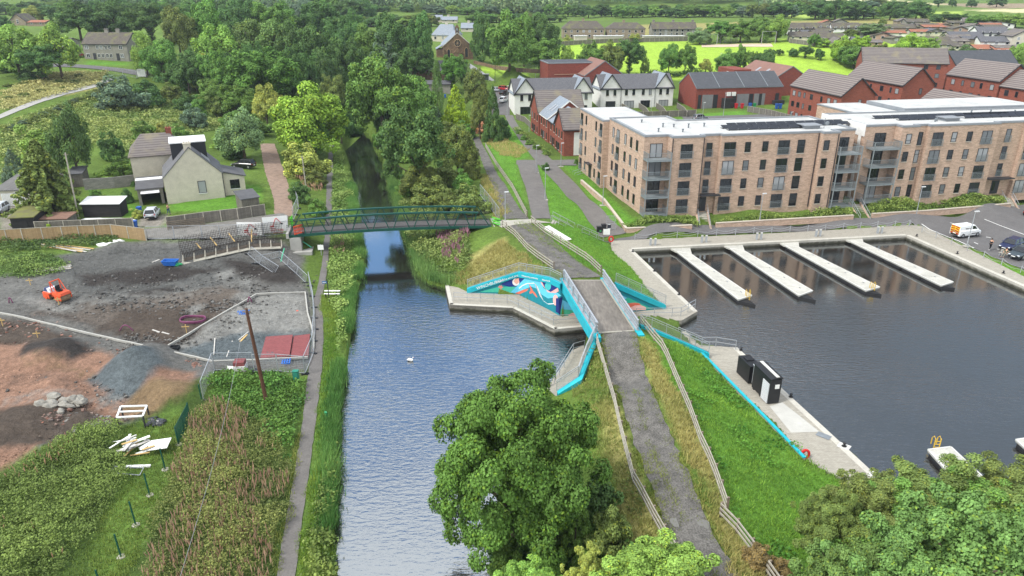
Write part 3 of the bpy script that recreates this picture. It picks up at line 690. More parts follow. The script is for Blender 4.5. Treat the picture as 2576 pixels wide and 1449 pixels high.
for lab,L in (('post and rail fence from the green footbridge down to the mural wall',[(1264,572),(1295,596),(1328,633),(1352,652),(1393,681)]),
 ('post and rail fence above the bright green lawn with concrete slabs',[(1337,561),(1368,587),(1410,615),(1473,655),(1488,667),(1512,691)]),
 ('post and rail fence beside the big leafy tree in front',[(1502,867),(1524,942),(1547,1022),(1562,1090),(1583,1174),(1594,1217),(1618,1259),(1643,1308),(1670,1357),(1700,1405),(1740,1460)]),
 ('bent post and rail fence above the steep lawn by the south quay',[(1612,815),(1645,857),(1665,880),(1678,905),(1708,977),(1735,1040),(1763,1119),(1782,1159),(1799,1202),(1828,1287)]),
 ('leaning post and rail fence with a loose end next to the brown bracken',[(1812,1300),(1853,1342),(1890,1392),(1932,1449),(1960,1490)]),
 ('post and rail fence between the upper track and the mown grass',[(1222,372),(1250,420),(1290,478),(1326,548)])):
 fence('timber_fence',lab,'fence',GP(L),1.15,[.35,.7,1.05],1.9,.13,(.05,.13),timber,group=fg,pmat=timber_d)
# ------------------------------------------------------------------ painted road bridge over the basin entrance
teal=M('teal_paint',S(30,176,190),.55,.1,1.0,.1,14);teal_d=M('deep_teal_paint',S(16,128,142),.6,.1,1.0);tealw=M('mural_ground_paint',S(22,138,152),.7,.12,.8)
DZ=4.55
FL,FR,NL,NR=at(1424,706,DZ),at(1513,706,DZ),at(1505,838,DZ),at(1596,833,DZ)
ax=((NL+NR)/2-(FL+FR)/2).normalized();sd_=Vector((ax.y,-ax.x,0));sd_=sd_ if sd_.x > 0 else -sd_
br=thing('road_bridge','short flat road bridge with teal beams and silver parapets over the basin entrance','bridge',(FL+NR)/2-Vector((0,0,DZ)))
m=MB();a,b,c_,d=[p-ax*.0 for p in (FL,FR,NR,NL)]
m.prism([(p.x,p.y) for p in (a,b,c_,d)],DZ-.55,DZ+.06);m.build('deck',M('deck_concrete',S(122,116,108),.9,.3,.5,.3,20,streak=(1,.25,1),fine=.2),br)
for A_,B_ in ((FL,FR),(NL,NR)):
 m=MB();m.bar(A_+Vector((0,0,.03)),B_+Vector((0,0,.03)),.16,.1);m.build('expansion_joint',concrete,br)
for s,(A_,B_) in ((-1,(FL,NL)),(1,(FR,NR))):
 o=sd_*s*.32;m=MB();m.bar(A_+o-ax*.6+Vector((0,0,-.45)),B_+o+ax*1.2+Vector((0,0,-.45)),.62,1.15);m.build('beam',teal,br)
 pr=MB();o2=sd_*s*.3
 P_=[A_+(B_-A_)*i/6+o2+Vector((0,0,.12)) for i in range(7)]
 m=MB();m.bar(P_[0]-Vector((0,0,.02)),P_[-1]-Vector((0,0,.02)),.34,.06);pp=m.build('parapet',galv,br)
 for p in P_:m=MB();m.box(p,(.16,.16,1.12));m.box(p,(.3,.3,.05));m.build('post',galv,pp)
 for hh,w,h_ in ((.38,.1,.16),(.72,.1,.16),(1.1,.16,.14)):
  r=MB();r.bar(P_[0]+Vector((0,0,hh))-ax*.3-sd_*s*.1,P_[-1]+Vector((0,0,hh))+ax*.3-sd_*s*.1,w,h_);r.build('rail',galv,pp)
 m=MB();m.bar(A_+sd_*s*-.05+Vector((0,0,.12)),B_+sd_*s*-.05+Vector((0,0,.12)),.12,.16);m.build('kerb',concrete,br)
def wing(name,label,pts,zb,thick,band,side=1,group=None):
 """wall along pts (top heights in z) with a thicker painted band along its top"""
 t=thing(name,label,'wall',Vector((pts[0].x,pts[0].y,zb)),group)
 m=MB();c=MB()
 offs=[]
 for i,p in enumerate(pts):
  d=(pts[min(i+1,len(pts)-1)]-pts[max(i-1,0)]);d.z=0;d.normalize();offs.append(Vector((-d.y,d.x,0))*side)
 for (p,q,n0,n1) in zip(pts,pts[1:],offs,offs[1:]):
  a,b=Vector((p.x,p.y,zb)),Vector((q.x,q.y,zb));A2,B2=a+n0*thick,b+n1*thick
  m.add([a,b,B2,A2,Vector((*p[:2],p.z-.1)),Vector((*q[:2],q.z-.1)),Vector((B2.x,B2.y,q.z-.1)),Vector((A2.x,A2.y,p.z-.1))],[(3,2,1,0),(4,5,6,7),(0,1,5,4),(1,2,6,5),(2,3,7,6),(3,0,4,7)] if side > 0 else [(0,1,2,3),(7,6,5,4),(4,5,1,0),(5,6,2,1),(6,7,3,2),(7,4,0,3)])
  f=.12;a2,b2=p-n0*f,q-n1*f;c2,d2=q+n1*(thick+.05),p+n0*(thick+.05)
  dz=Vector((0,0,-band))
  c.add([a2+dz,b2+dz,c2+dz,d2+dz,a2,b2,c2,d2],[(3,2,1,0),(4,5,6,7),(0,1,5,4),(1,2,6,5),(2,3,7,6),(3,0,4,7)] if side > 0 else [(0,1,2,3),(7,6,5,4),(4,5,1,0),(5,6,2,1),(6,7,3,2),(7,4,0,3)])
 m.build('wall',tealw,t);c.build('coping',teal,t)
 return t
def rail_on(t,pts,h=1.1,step=1.6,bars=.12):
 m=MB();up=Vector((0,0,1));st=along(pts,step)
 for p in st:m.bar(p,p+up*h,.06)
 for a,b in zip(st,st[1:]):
  m.bar(a+up*h,b+up*h,.06);m.bar(a+up*(h-.22),b+up*(h-.22),.045);m.bar(a+up*.08,b+up*.08,.045)
  n=max(1,int((b-a).length/bars))
  for i in range(1,n):q=a+(b-a)*i/n;m.bar(q+up*.08,q+up*(h-.22),.018)
 m.build('railing',galv,t)
mw=wing('mural_wall','teal wing wall painted with waves, moon and bird above the canal landing',NWt,.4,.4,.62,1)
rail_on(mw,[p+Vector((.05,.25,0)) for p in NWt])
m=MB();E0=at(1408,795,.65);E1=at(1452,793,.65)
m.obox(Vector((E0.x,E0.y,.4)),E1-E0,(.1,.5,0),(0,0,3.3));m.build('return_wall',tealw,mw)
def wall_plane(p,q):
 n=Vector(((q-p).y,-(q-p).x,0)).normalized()
 if n.y > 0:n=-n
 def f(px,py,off):
  d=ray(px,py);o=Vector((0,0,CAMH));b=p + n*off
  return o + d*((b-o).dot(n)/d.dot(n))
 return f
Zm=lambda x,y:((1780+.3709*x)/1.5901,(1040+.3709*y)/1.5901)
def clipx(poly,x0,keep):
 out=[];n=len(poly)
 for i in range(n):
  a,b=poly[i],poly[(i+1) % n];ia,ib=(a[0] <= x0) == keep,(b[0] <= x0) == keep
  if ia:out.append(a)
  if ia != ib:t=(x0-a[0])/(b[0]-a[0]);out.append((x0,a[1]+t*(b[1]-a[1])))
 return out
pl=[wall_plane(NWt[i].copy(),NWt[i+1].copy()) for i in range(3)];bx=[1304,1381]
def paint(name,zpts,col,layer,conv=Zm,planes=None,parent=None):
 P_=[conv(*p) for p in zpts];planes=planes or pl;m=MB()
 cuts=[clipx(P_,bx[0],True),clipx(clipx(P_,bx[0],False),bx[1],True),clipx(P_,bx[1],False)] if planes is pl else [P_]
 for poly_,f in zip(cuts,planes):
  if len(poly_) > 2:m.poly([f(a,b,.012+.006*layer) for a,b in poly_])
 if m.v:m.build(name,M('mural_%d_%d_%d' % col,S(*col),.75,.1,2),parent or mw)
ell_=lambda x,y,rx,ry,n=18:[(x+rx*math.cos(2*math.pi*i/n),y+ry*math.sin(2*math.pi*i/n)) for i in range(n)]
paint('painted_hill',[(370,345),(560,295),(700,285),(790,285),(720,352)],(70,190,160),1)
paint('painted_night_sky',[(600,262),(720,205),(862,196),(805,285),(690,290)],(26,52,130),1.4)
paint('painted_wave',[(705,352),(862,196),(1020,215),(1062,300),(1110,345),(1210,352),(1255,385),(1205,402),(1110,415),(1040,372),(1000,312),(930,288),(850,318),(765,355)],(104,206,236),2)
paint('painted_moon',ell_(764,238,38,40),(244,240,232),3)
paint('painted_moon_shade',[(740,230),(765,200),(795,195),(800,240),(770,262)],(240,180,160),3.5)
paint('painted_hill',[(755,358),(850,318),(905,308),(880,335),(800,370)],(226,118,94),3)
paint('painted_valley',[(800,372),(905,310),(1000,315),(1040,375),(1110,418),(1195,405),(1195,560),(1100,515),(950,450)],(24,136,150),2.5)
paint('painted_bird',[(905,252),(928,290),(948,330),(975,360),(998,402),(985,402),(945,355),(915,366),(910,345),(924,333)],(226,118,94),4)
paint('painted_night_sky',[(1035,222),(1100,232),(1225,288),(1205,332),(1130,342),(1078,308)],(26,48,124),3)
paint('painted_ribbon',[(1018,214),(1040,222),(1082,312),(1140,345),(1218,298),(1226,336),(1190,358),(1110,348),(1048,270)],(246,186,178),3.5)
paint('painted_globe',ell_(1110,283,34,44),(70,196,196),4)
paint('painted_sun',ell_(1192,432,28,58),(246,190,180),4)
paint('painted_panel',[(1196,412),(1228,410),(1228,575),(1196,560)],(24,44,116),4.5)
wl=[(800,305),(835,275),(880,255),(960,248),(995,280),(1012,335),(1028,395),(1060,440),(1110,474),(1175,470)]
paint('painted_line',[(x-3,y-4) for x,y in wl]+[(x+4,y+5) for x,y in wl[::-1]],(238,250,252),5)
tr=[];
for i in range(9):tr += [(600+34*math.cos(math.pi*i/8+math.pi)*(1 if i % 2 else .6),300+34*math.sin(math.pi*i/8+math.pi)*(1 if i % 2 else .6))]
paint('painted_tree',tr+[(608,305),(606,348),(598,348),(598,305)],(220,140,124),3)
rp=[wall_plane(E0.copy(),E1.copy())]
for nm,q,c3,ly in (('painted_sky',[(1232,412),(1345,470),(1400,560),(1400,600),(1250,598)],(96,190,224),1),('painted_hill',[(1238,520),(1300,535),(1370,540),(1400,560),(1400,600),(1240,598)],(64,176,140),2),('painted_cloud',[(1330,590),(1370,572),(1405,570),(1405,602),(1335,600)],(244,178,164),3),('painted_panel',[(1230,410),(1268,400),(1240,598),(1225,580)],(24,44,116),4)):
 paint(nm,q,c3,ly,planes=rp)
LETTERS=[]
def lettering(txt,p,q,size,mat,parent,mirror=False,depth=.01,name='lettering',align='LEFT'):
 """text standing upright along the direction p -> q; p is the lower left corner of the line"""
 c=bpy.data.curves.new('lettering','FONT');c.body=txt;c.size=size;c.extrude=depth;c.align_x=align;c.resolution_u=2;c.materials.append(mat)
 o=bpy.data.objects.new(name,c);link(o,parent)
 u=(q-p).normalized();n0=u.cross(Vector((0,0,1))).normalized();w=n0.cross(u).normalized()
 if mirror:u=-u;n0=n0
 off=Vector((0,0,0));k=parent
 while k is not None:off += WLOC.get(k.name,Vector((0,0,0)));k=k.parent
 LETTERS.append(o);o.matrix_local=Matrix(((u.x,w.x,n0.x,p.x-off.x),(u.y,w.y,n0.y,p.y-off.y),(u.z,w.z,n0.z,p.z-off.z),(0,0,0,1)))
 return o
wht=M('white_paint',S(244,244,240),.6,.05,3)
def on_band(i,t0,t1,txt,size,dz):
 p,q=NWt[i],NWt[i+1];n=Vector(((q-p).y,-(q-p).x,0)).normalized();n=n if n.y < 0 else -n
 a=p+(q-p)*t0 + n*.135 + Vector((0,0,dz));b=p+(q-p)*t1 + n*.135 + Vector((0,0,dz));lettering(txt,a,b,size,wht,mw)
on_band(0,.2,.5,'WINCHBURGH',.52,-.5);on_band(0,.57,.95,'where the wind sings.',.36,-.46);on_band(1,.14,.7,'A blossoming community',.3,-.42);on_band(1,.8,1.0,'below the Bings.',.27,-.42)
ne=wing('mural_wall','triangular teal wing wall painted with a coral hill beside the north quay',NEt,.4,.4,.6,1)
rail_on(ne,[p+Vector((.02,.3,0)) for p in NEt])
np_=[wall_plane(NEt[0],NEt[1])];Zb=lambda x,y:((1760+.6838*x)/1.5901,(1000+.6838*y)/1.5901)
paint('painted_sky',[(985,225),(1010,236),(1100,283),(1160,318),(1120,352),(1060,352),(1000,345)],(120,200,232),1,Zb,np_,ne)
paint('painted_hill',[(1060,300),(1100,278),(1200,325),(1245,345),(1160,350),(1080,352)],(52,180,150),2,Zb,np_,ne)
paint('painted_hill',[(1075,330),(1095,312),(1140,308),(1165,312),(1180,325),(1160,340),(1080,345)],(226,112,88),3,Zb,np_,ne)
paint('painted_cloud',[(1100,342),(1140,325),(1175,322),(1205,335),(1205,350),(1110,354)],(248,190,180),4,Zb,np_,ne)
sw=wing('wing_wall','angled teal wing wall stepping down to the small landing south of the road bridge',SWt,.2,.35,.5,1)
rail_on(sw,[p+Vector((-.05,.1,0)) for p in SWt])
se=wing('wing_wall','long teal wing wall sloping down to the south quay',SEt,.2,.35,.45,1)
rail_on(se,[p+Vector((0,.2,0)) for p in SEt])
rt=RWt
t=thing('retaining_wall','low concrete wall with bright teal top at the foot of the steep lawn','wall',rt[0]-Vector((0,0,.62)))
m=MB();c=MB()
for a,b in zip(rt,rt[1:]):
 m.bar(a-Vector((0,0,.4)),b-Vector((0,0,.4)),.2,.8);c.bar(a+Vector((0,0,.03)),b+Vector((0,0,.03)),.26,.1)
m.build('wall',concrete,t);c.build('coping',teal,t)
hr='two-rail silver handrails at the water'
for lab,L in (('two-rail silver handrail around the landing under the mural',[(1142,757),(1276,763),(1392,816),(1450,812)]),('two-rail silver handrail on the small landing south of the bridge',[(1395,965),(1442,888),(1470,880)])):
 fence('handrail',lab,'handrail',[at(a,b,.65) for a,b in L],1.1,[.55,1.08],1.8,.05,(.05,.05),galv,group=hr)
for lab,L in (('two-rail silver handrail across the end of the north quay',[(1600,797),(1690,797),(1712,796),(1748,775)]),('two-rail silver handrail at the tip of the south quay',[(1705,846),(1765,872),(1800,872),(1850,880)])):
 fence('handrail',lab,'handrail',[at(a,b,QZ) for a,b in L],1.1,[.55,1.08],1.9,.05,(.05,.05),galv,group=hr)
# ------------------------------------------------------------------ green lattice footbridge
gp_=M('dark_green_paint',S(22,78,66),.45,.1,2);dk=M('dark_metal_bars',S(58,58,60),.6,.1,3);deckm=M('bridge_deck',S(96,94,93),.9,.12,2,.2,20)
B0,B1=at(723,597,3.5),at(1237,573,3.5);bl=B1-B0;L_=bl.length;bu=bl/L_;bv=Vector((-bu.y,bu.x,0));W_=3.1
fb=thing('footbridge','long dark green lattice truss footbridge across the canal','bridge',B0)
def bp(s,w,z):return B0 + bu*s + bv*w + Vector((0,0,z-3.5+.0))
cam_=lambda s:.55*(1-(2*s/L_-1)**2)
m=MB();N_=14
for w in (0.0,W_):
 m=MB();
 for i in range(N_):m.bar(bp(L_*i/N_,w,3.5+.12+cam_(L_*i/N_)*.6),bp(L_*(i+1)/N_,w,3.62+cam_(L_*(i+1)/N_)*.6),.28,.34)
 m.build('bottom_chord',gp_,fb)
 m=MB();s0,s1=1.9,L_-1.9
 th=lambda s:5.7+cam_(s)
 for i in range(N_):
  a,b=s0+(s1-s0)*i/N_,s0+(s1-s0)*(i+1)/N_;m.bar(bp(a,w,th(a)),bp(b,w,th(b)),.3,.2)
 m.build('top_chord',gp_,fb)
 m=MB();nb=10
 for i in range(nb):
  a=(i)*L_/nb+.3;b=(i+1)*L_/nb-.3;c0=(a+b)/2;tp=min(max(c0,s0),s1)
  m.bar(bp(a,w,3.75+cam_(a)*.6),bp(tp-.25,w,th(tp)),.12);m.bar(bp(tp+.25,w,th(tp)),bp(b,w,3.75+cam_(b)*.6),.12)
 m.build('lattice',gp_,fb)
 wi=w+.22 if w == 0 else w-.22;m=MB();up=Vector((0,0,1));n=int(L_/.13)
 for i in range(n+1):
  s=L_*i/n;p=bp(s,wi,3.9+cam_(s)*.6);m.bar(p,p+up*1.0,.022)
 for hh in (.06,1.02,1.25):
  for i in range(N_):a,b=L_*i/N_,L_*(i+1)/N_;m.bar(bp(a,wi,3.9+hh+cam_(a)*.6),bp(b,wi,3.9+hh+cam_(b)*.6),.06)
 m.build('railing',dk,fb)
m=MB()
for i in range(N_):
 a,b=L_*i/N_,L_*(i+1)/N_;za,zb=3.82+cam_(a)*.6,3.82+cam_(b)*.6
 q=[bp(a,.15,za),bp(b,.15,zb),bp(b,W_-.15,zb),bp(a,W_-.15,za)];d=Vector((0,0,-.15))
 m.add([x+d for x in q]+q,[(3,2,1,0),(4,5,6,7),(0,1,5,4),(1,2,6,5),(2,3,7,6),(3,0,4,7)])
m.build('deck',deckm,fb)
pier=M('pier_concrete',S(168,166,160),.85,.15,.7,.2,8)
g0=gp(742,640)
t=thing('bridge_pier','pale concrete abutment block under the left end of the green footbridge','bridge pier',Vector((B0.x+.6,B0.y,g0.z-.3)))
m=MB();m.obox(B0+bu*.3-bv*.4+Vector((0,0,g0.z-3.8)),bu*1.5,bv*(W_+.8),(0,0,3.44-g0.z+.3));m.build('wall',pier,t)
m=MB();m.obox(B0-bu*.2-bv*1.0+Vector((0,0,g0.z-3.9)),bu*3.4,bv*(W_+1.4),(0,0,.5));m.obox(B0-bu*.1-bv*.4+Vector((0,0,-.1)),bu*.35,bv*(W_+.8),(0,0,.75));m.build('footing',pier,t)
t=thing('bridge_abutment','concrete bearing block under the right end of the green footbridge','bridge pier',B1-Vector((0,0,1)))
m=MB();m.obox(B1-bu*.6-bv*.5+Vector((0,0,-1.6)),bu*1.8,bv*(W_+1),(0,0,1.55));m.build('wall',pier,t)
m=MB();m.obox(B1+bu*.25-bv*.5+Vector((0,0,-.05)),bu*1.4,bv*(W_+1),(0,0,.38));m.build('slab',pier,t)
m=MB();a_,b_=at(1258,552,4.0),at(1335,550,4.05)
ribbon('bridge_apron',([(1240,562),(1335,553)],[(1262,574),(1392,562)]),concrete,.1,.6,4)
# ------------------------------------------------------------------ buildings
A0=at(1617,543,2.7);A1=at(2100,517,2.7)
U=(A1-A0);U.z=0;U.normalize();V=Vector((-U.y,U.x,0));UP=Vector((0,0,1))
class Fr:
 def __init__(s,o,u=None):s.o=Vector(o);s.u=(u or U).normalized();s.v=Vector((-s.u.y,s.u.x,0))
 def P(s,u,v,h=0):return s.o + s.u*u + s.v*v + UP*h
 def hit(s,px,py,v=0.0):
  d=ray(px,py);o=Vector((0,0,CAMH));t=(s.P(0,v)-o).dot(s.v)/d.dot(s.v);p=o+d*t-s.o;return p.dot(s.u),p.z
 def hitl(s,px,py,u=0.0):
  d=ray(px,py);o=Vector((0,0,CAMH));t=(s.P(u,0)-o).dot(s.u)/d.dot(s.u);p=o+d*t-s.o;return p.dot(s.v),p.z
def glassm(name,col,rough=.1,spec=.6):
 m=bpy.data.materials.new(name);m.use_nodes=True;b=m.node_tree.nodes['Principled BSDF'];b.inputs['Base Color'].default_value=(*col,1);b.inputs['Roughness'].default_value=rough;b.inputs['Specular IOR Level'].default_value=spec;return m
GL=[glassm('window_glass',(.012,.015,.018)),glassm('window_glass_dim',(.03,.035,.04)),glassm('window_glass_curtain',(.16,.17,.18),.2),glassm('window_glass_blind',(.34,.35,.36),.3)]
black=M('black_trim',S(44,46,50),.5,.1,3);wfr=M('white_frame',S(232,232,228),.6,.05,3);sillm=M('sill_stone',S(196,186,170),.85,.1,2)
steel=M('balcony_steel',S(142,150,152),.5,.1,4,metal=.25);lead=M('lead_grey',S(120,126,130),.6,.1,2)
def rglass(w=(5,2,2,1)):return random.choices(GL,w)[0]
def window(par,c,t,n,w,h,fm,sill=None,mull=0,trans=None,gl=None,name='window'):
 """c = middle of the sill line on the wall, t along the wall, n outward"""
 a=c - t*w/2;m=MB();m.obox(a+n*.012,t*w,UP*h,n*.02) if t.cross(UP).dot(n) > 0 else m.obox(a+n*.012+t*w,-t*w,UP*h,n*.02)
 o=m.build(name,gl or rglass(),par);f=MB();b=.07 if w < 3 else .1
 def bar(p,q,ww,hh):f._bar(p+n*.04,q-p,n*.07,(q-p).normalized().cross(n).normalized()*ww)
 bar(a+UP*b/2,a+t*w+UP*b/2,b,b);bar(a+UP*(h-b/2),a+t*w+UP*(h-b/2),b,b);bar(a+t*b/2,a+t*b/2+UP*h,b,b);bar(a+t*(w-b/2),a+t*(w-b/2)+UP*h,b,b)
 for i in range(mull):x=w*(i+1)/(mull+1);bar(a+t*x,a+t*x+UP*h,.06,.06)
 if trans:bar(a+UP*h*trans,a+t*w+UP*h*trans,.06,.06)
 f.build('frame',fm,o)
 if sill:s=MB();s._bar(a-t*.06-UP*.06+n*.06,t*(w+.12),n*.16,UP*.1);s.build('sill',sill,o)
 return o
def juliet(par,c,t,n,w,h=1.05):
 m=MB();a=c-t*(w/2+.08)+n*.22;w2=w+.16
 for hh in (.0,h-.2,h):m.bar(a+UP*hh,a+t*w2+UP*hh,.05)
 k=max(4,int(w2/.11))
 for i in range(k+1):m.bar(a+t*w2*i/k,a+t*w2*i/k+UP*(h-.2 if 0 < i < k else h),.02 if 0 < i < k else .05)
 for s in (0,w2):m.bar(a+t*s+UP*h,a+t*s+UP*h-n*.22,.04);m.bar(a+t*s,a+t*s-n*.22,.04)
 m.build('balcony_railing',steel,par)
buff=MB_('buff_brick',S(202,171,148),S(178,146,124),S(188,171,154),big=.28,bump=.2)
redb=MB_('red_brick',S(156,84,66),S(132,68,54),S(138,96,82),big=.22)
redb2=MB_('deep_red_brick',S(150,74,60),S(126,62,52),S(120,76,66),big=.2)
membrane=M('roof_membrane',S(190,190,186),.8,.18,.35,.1,6,fine=.08);para=M('parapet_trim',S(140,144,148),.6,.1,1)
render_w=M('white_render',S(236,234,228),.85,.06,.8,fine=.04);panel_d=M('solar_panel',S(36,38,44),.35,.2,3,spec=.6)
def flat_block(name,label,fr,foot,z0,ztop,cat='apartment block'):
 t=thing(name,label,cat,fr.P(foot[0][0],foot[0][1],z0-fr.o.z))
 P_=[fr.P(u,v) for u,v in foot]
 m=MB();m.prism([(p.x,p.y) for p in P_],z0-1.2,ztop-.28);m.build('wall',buff,t)
 m=MB();n=len(P_);ar=sum(P_[i].x*P_[(i+1) % n].y-P_[(i+1) % n].x*P_[i].y for i in range(n));s_=1 if ar > 0 else -1
 inn=[]
 for i in range(n):
  d0=(P_[i]-P_[i-1]).normalized();d1=(P_[(i+1) % n]-P_[i]).normalized();n0=Vector((-d0.y,d0.x,0))*s_;n1=Vector((-d1.y,d1.x,0))*s_
  k=(n0+n1);k=k/max(.35,k.dot(n0));inn.append((P_[i],k))
 ou=[p-k*.06 for p,k in inn];ii=[p+k*.4 for p,k in inn]
 Z=lambda q,z:[(x.x,x.y,z) for x in q]
 vs=Z(ou,ztop-.3)+Z(ou,ztop)+Z(ii,ztop)+Z(ii,ztop-.3);fs=[]
 for i in range(n):
  j=(i+1) % n
  for k in range(3):f=(k*n+i,k*n+j,(k+1)*n+j,(k+1)*n+i);fs.append(f if s_ > 0 else f[::-1])
 m.add(vs,fs);m.build('parapet',para,t)
 m=MB();m.prism([(x.x,x.y) for x in ii],ztop-.29,ztop-.2);m.build('roof',membrane,t)
 return t
def solar(par,fr,u0,v0,n,dv=0,z=0):
 m=MB()
 for i in range(n):
  a=fr.P(u0+i*1.75,v0,z);m.obox(a+UP*.12,fr.u*1.65,fr.v*.95+UP*.32,UP*.05-fr.v*.015);m.bar(a+fr.u*.1+UP*.05,a+fr.u*.1+fr.v*1+UP*.05,.06,.1);m.bar(a+fr.u*1.5+fr.v*.9,a+fr.u*1.5+fr.v*.9+UP*.42,.06)
 m.build('solar_array',panel_d,par)
Z4=lambda x,y:((2300+.783*x)/1.5901,(420+.783*y)/1.5901)
def balcony_stack(t,fr,u0,u1,v0,v1,floors,h0,fh,sidewall=False):
 """four steel balconies standing on corner posts"""
 for k in range(floors):
  h=h0+k*fh;m=MB();m.obox(fr.P(u0,v0,h-.22),fr.u*(u1-u0),fr.v*(v1-v0),UP*.2);b=m.build('balcony',steel,t)
  m=MB();pts=[fr.P(u0,v1,h),fr.P(u0,v0,h),fr.P(u1,v0,h),fr.P(u1,v1,h)]
  for a,q in zip(pts,pts[1:]):
   for hh in (.1,1.1):m.bar(a+UP*hh,q+UP*hh,.05)
   kk=max(3,int((q-a).length/.12))
   for i in range(kk):p=a+(q-a)*i/kk;m.bar(p+UP*.1,p+UP*1.1,.02)
  m.build('railing',steel,b)
 for u in (u0,u1):m=MB();m.bar(fr.P(u,v0,h0-.6),fr.P(u,v0,h0+(floors-1)*fh+1.1),.12);m.build('post',steel,t)
def steps(name,label,a,b,w,rise_n,group=None,mat=None,walls=None):
 """flight of steps from a (top) to b (bottom)"""
 d=b-a;hd=Vector((d.x,d.y,0));L=hd.length;hd.normalize();n=Vector((hd.y,-hd.x,0));t=thing(name,label,'steps',b,group)
 m=MB();zb=min(a.z,b.z)-.5
 for i in range(rise_n):
  s0,s1=L*i/rise_n,L*(i+1)/rise_n;z=a.z-(a.z-b.z)*(i+.5)/rise_n;p=a+hd*s0;m.obox(Vector((p.x,p.y,zb))-n*w/2,hd*(s1-s0),n*-1*-w if False else n*w,UP*(z-zb))
 m.build('flight',concrete,t)
 for s in (-1,1):
  if walls:m=MB();m.add([*[(a+n*s*(w/2+o)+UP*z) for o,z in ((.01,-.9),(.3,-.9),(.3,.22),(.01,.22))],*[(b+n*s*(w/2+o)+UP*z) for o,z in ((.01,-.9),(.3,-.9),(.3,.22),(.01,.22))]],[(0,1,2,3),(7,6,5,4),(4,5,1,0),(5,6,2,1),(6,7,3,2),(7,4,0,3)]);m.build('side_wall',walls,t)
  m=MB();o=n*s*(w/2+.05);q0,q1=a+o,b+o;m.bar(q0+UP*1.15,q1+UP*1.0,.06);m.bar(q0+UP*.6,q1+UP*.5,.045)
  for f in (0,.33,.66,1):p=q0+(q1-q0)*f;m.bar(p,p+UP*1.02,.05)
  m.build('handrail',galv,t)
 return t
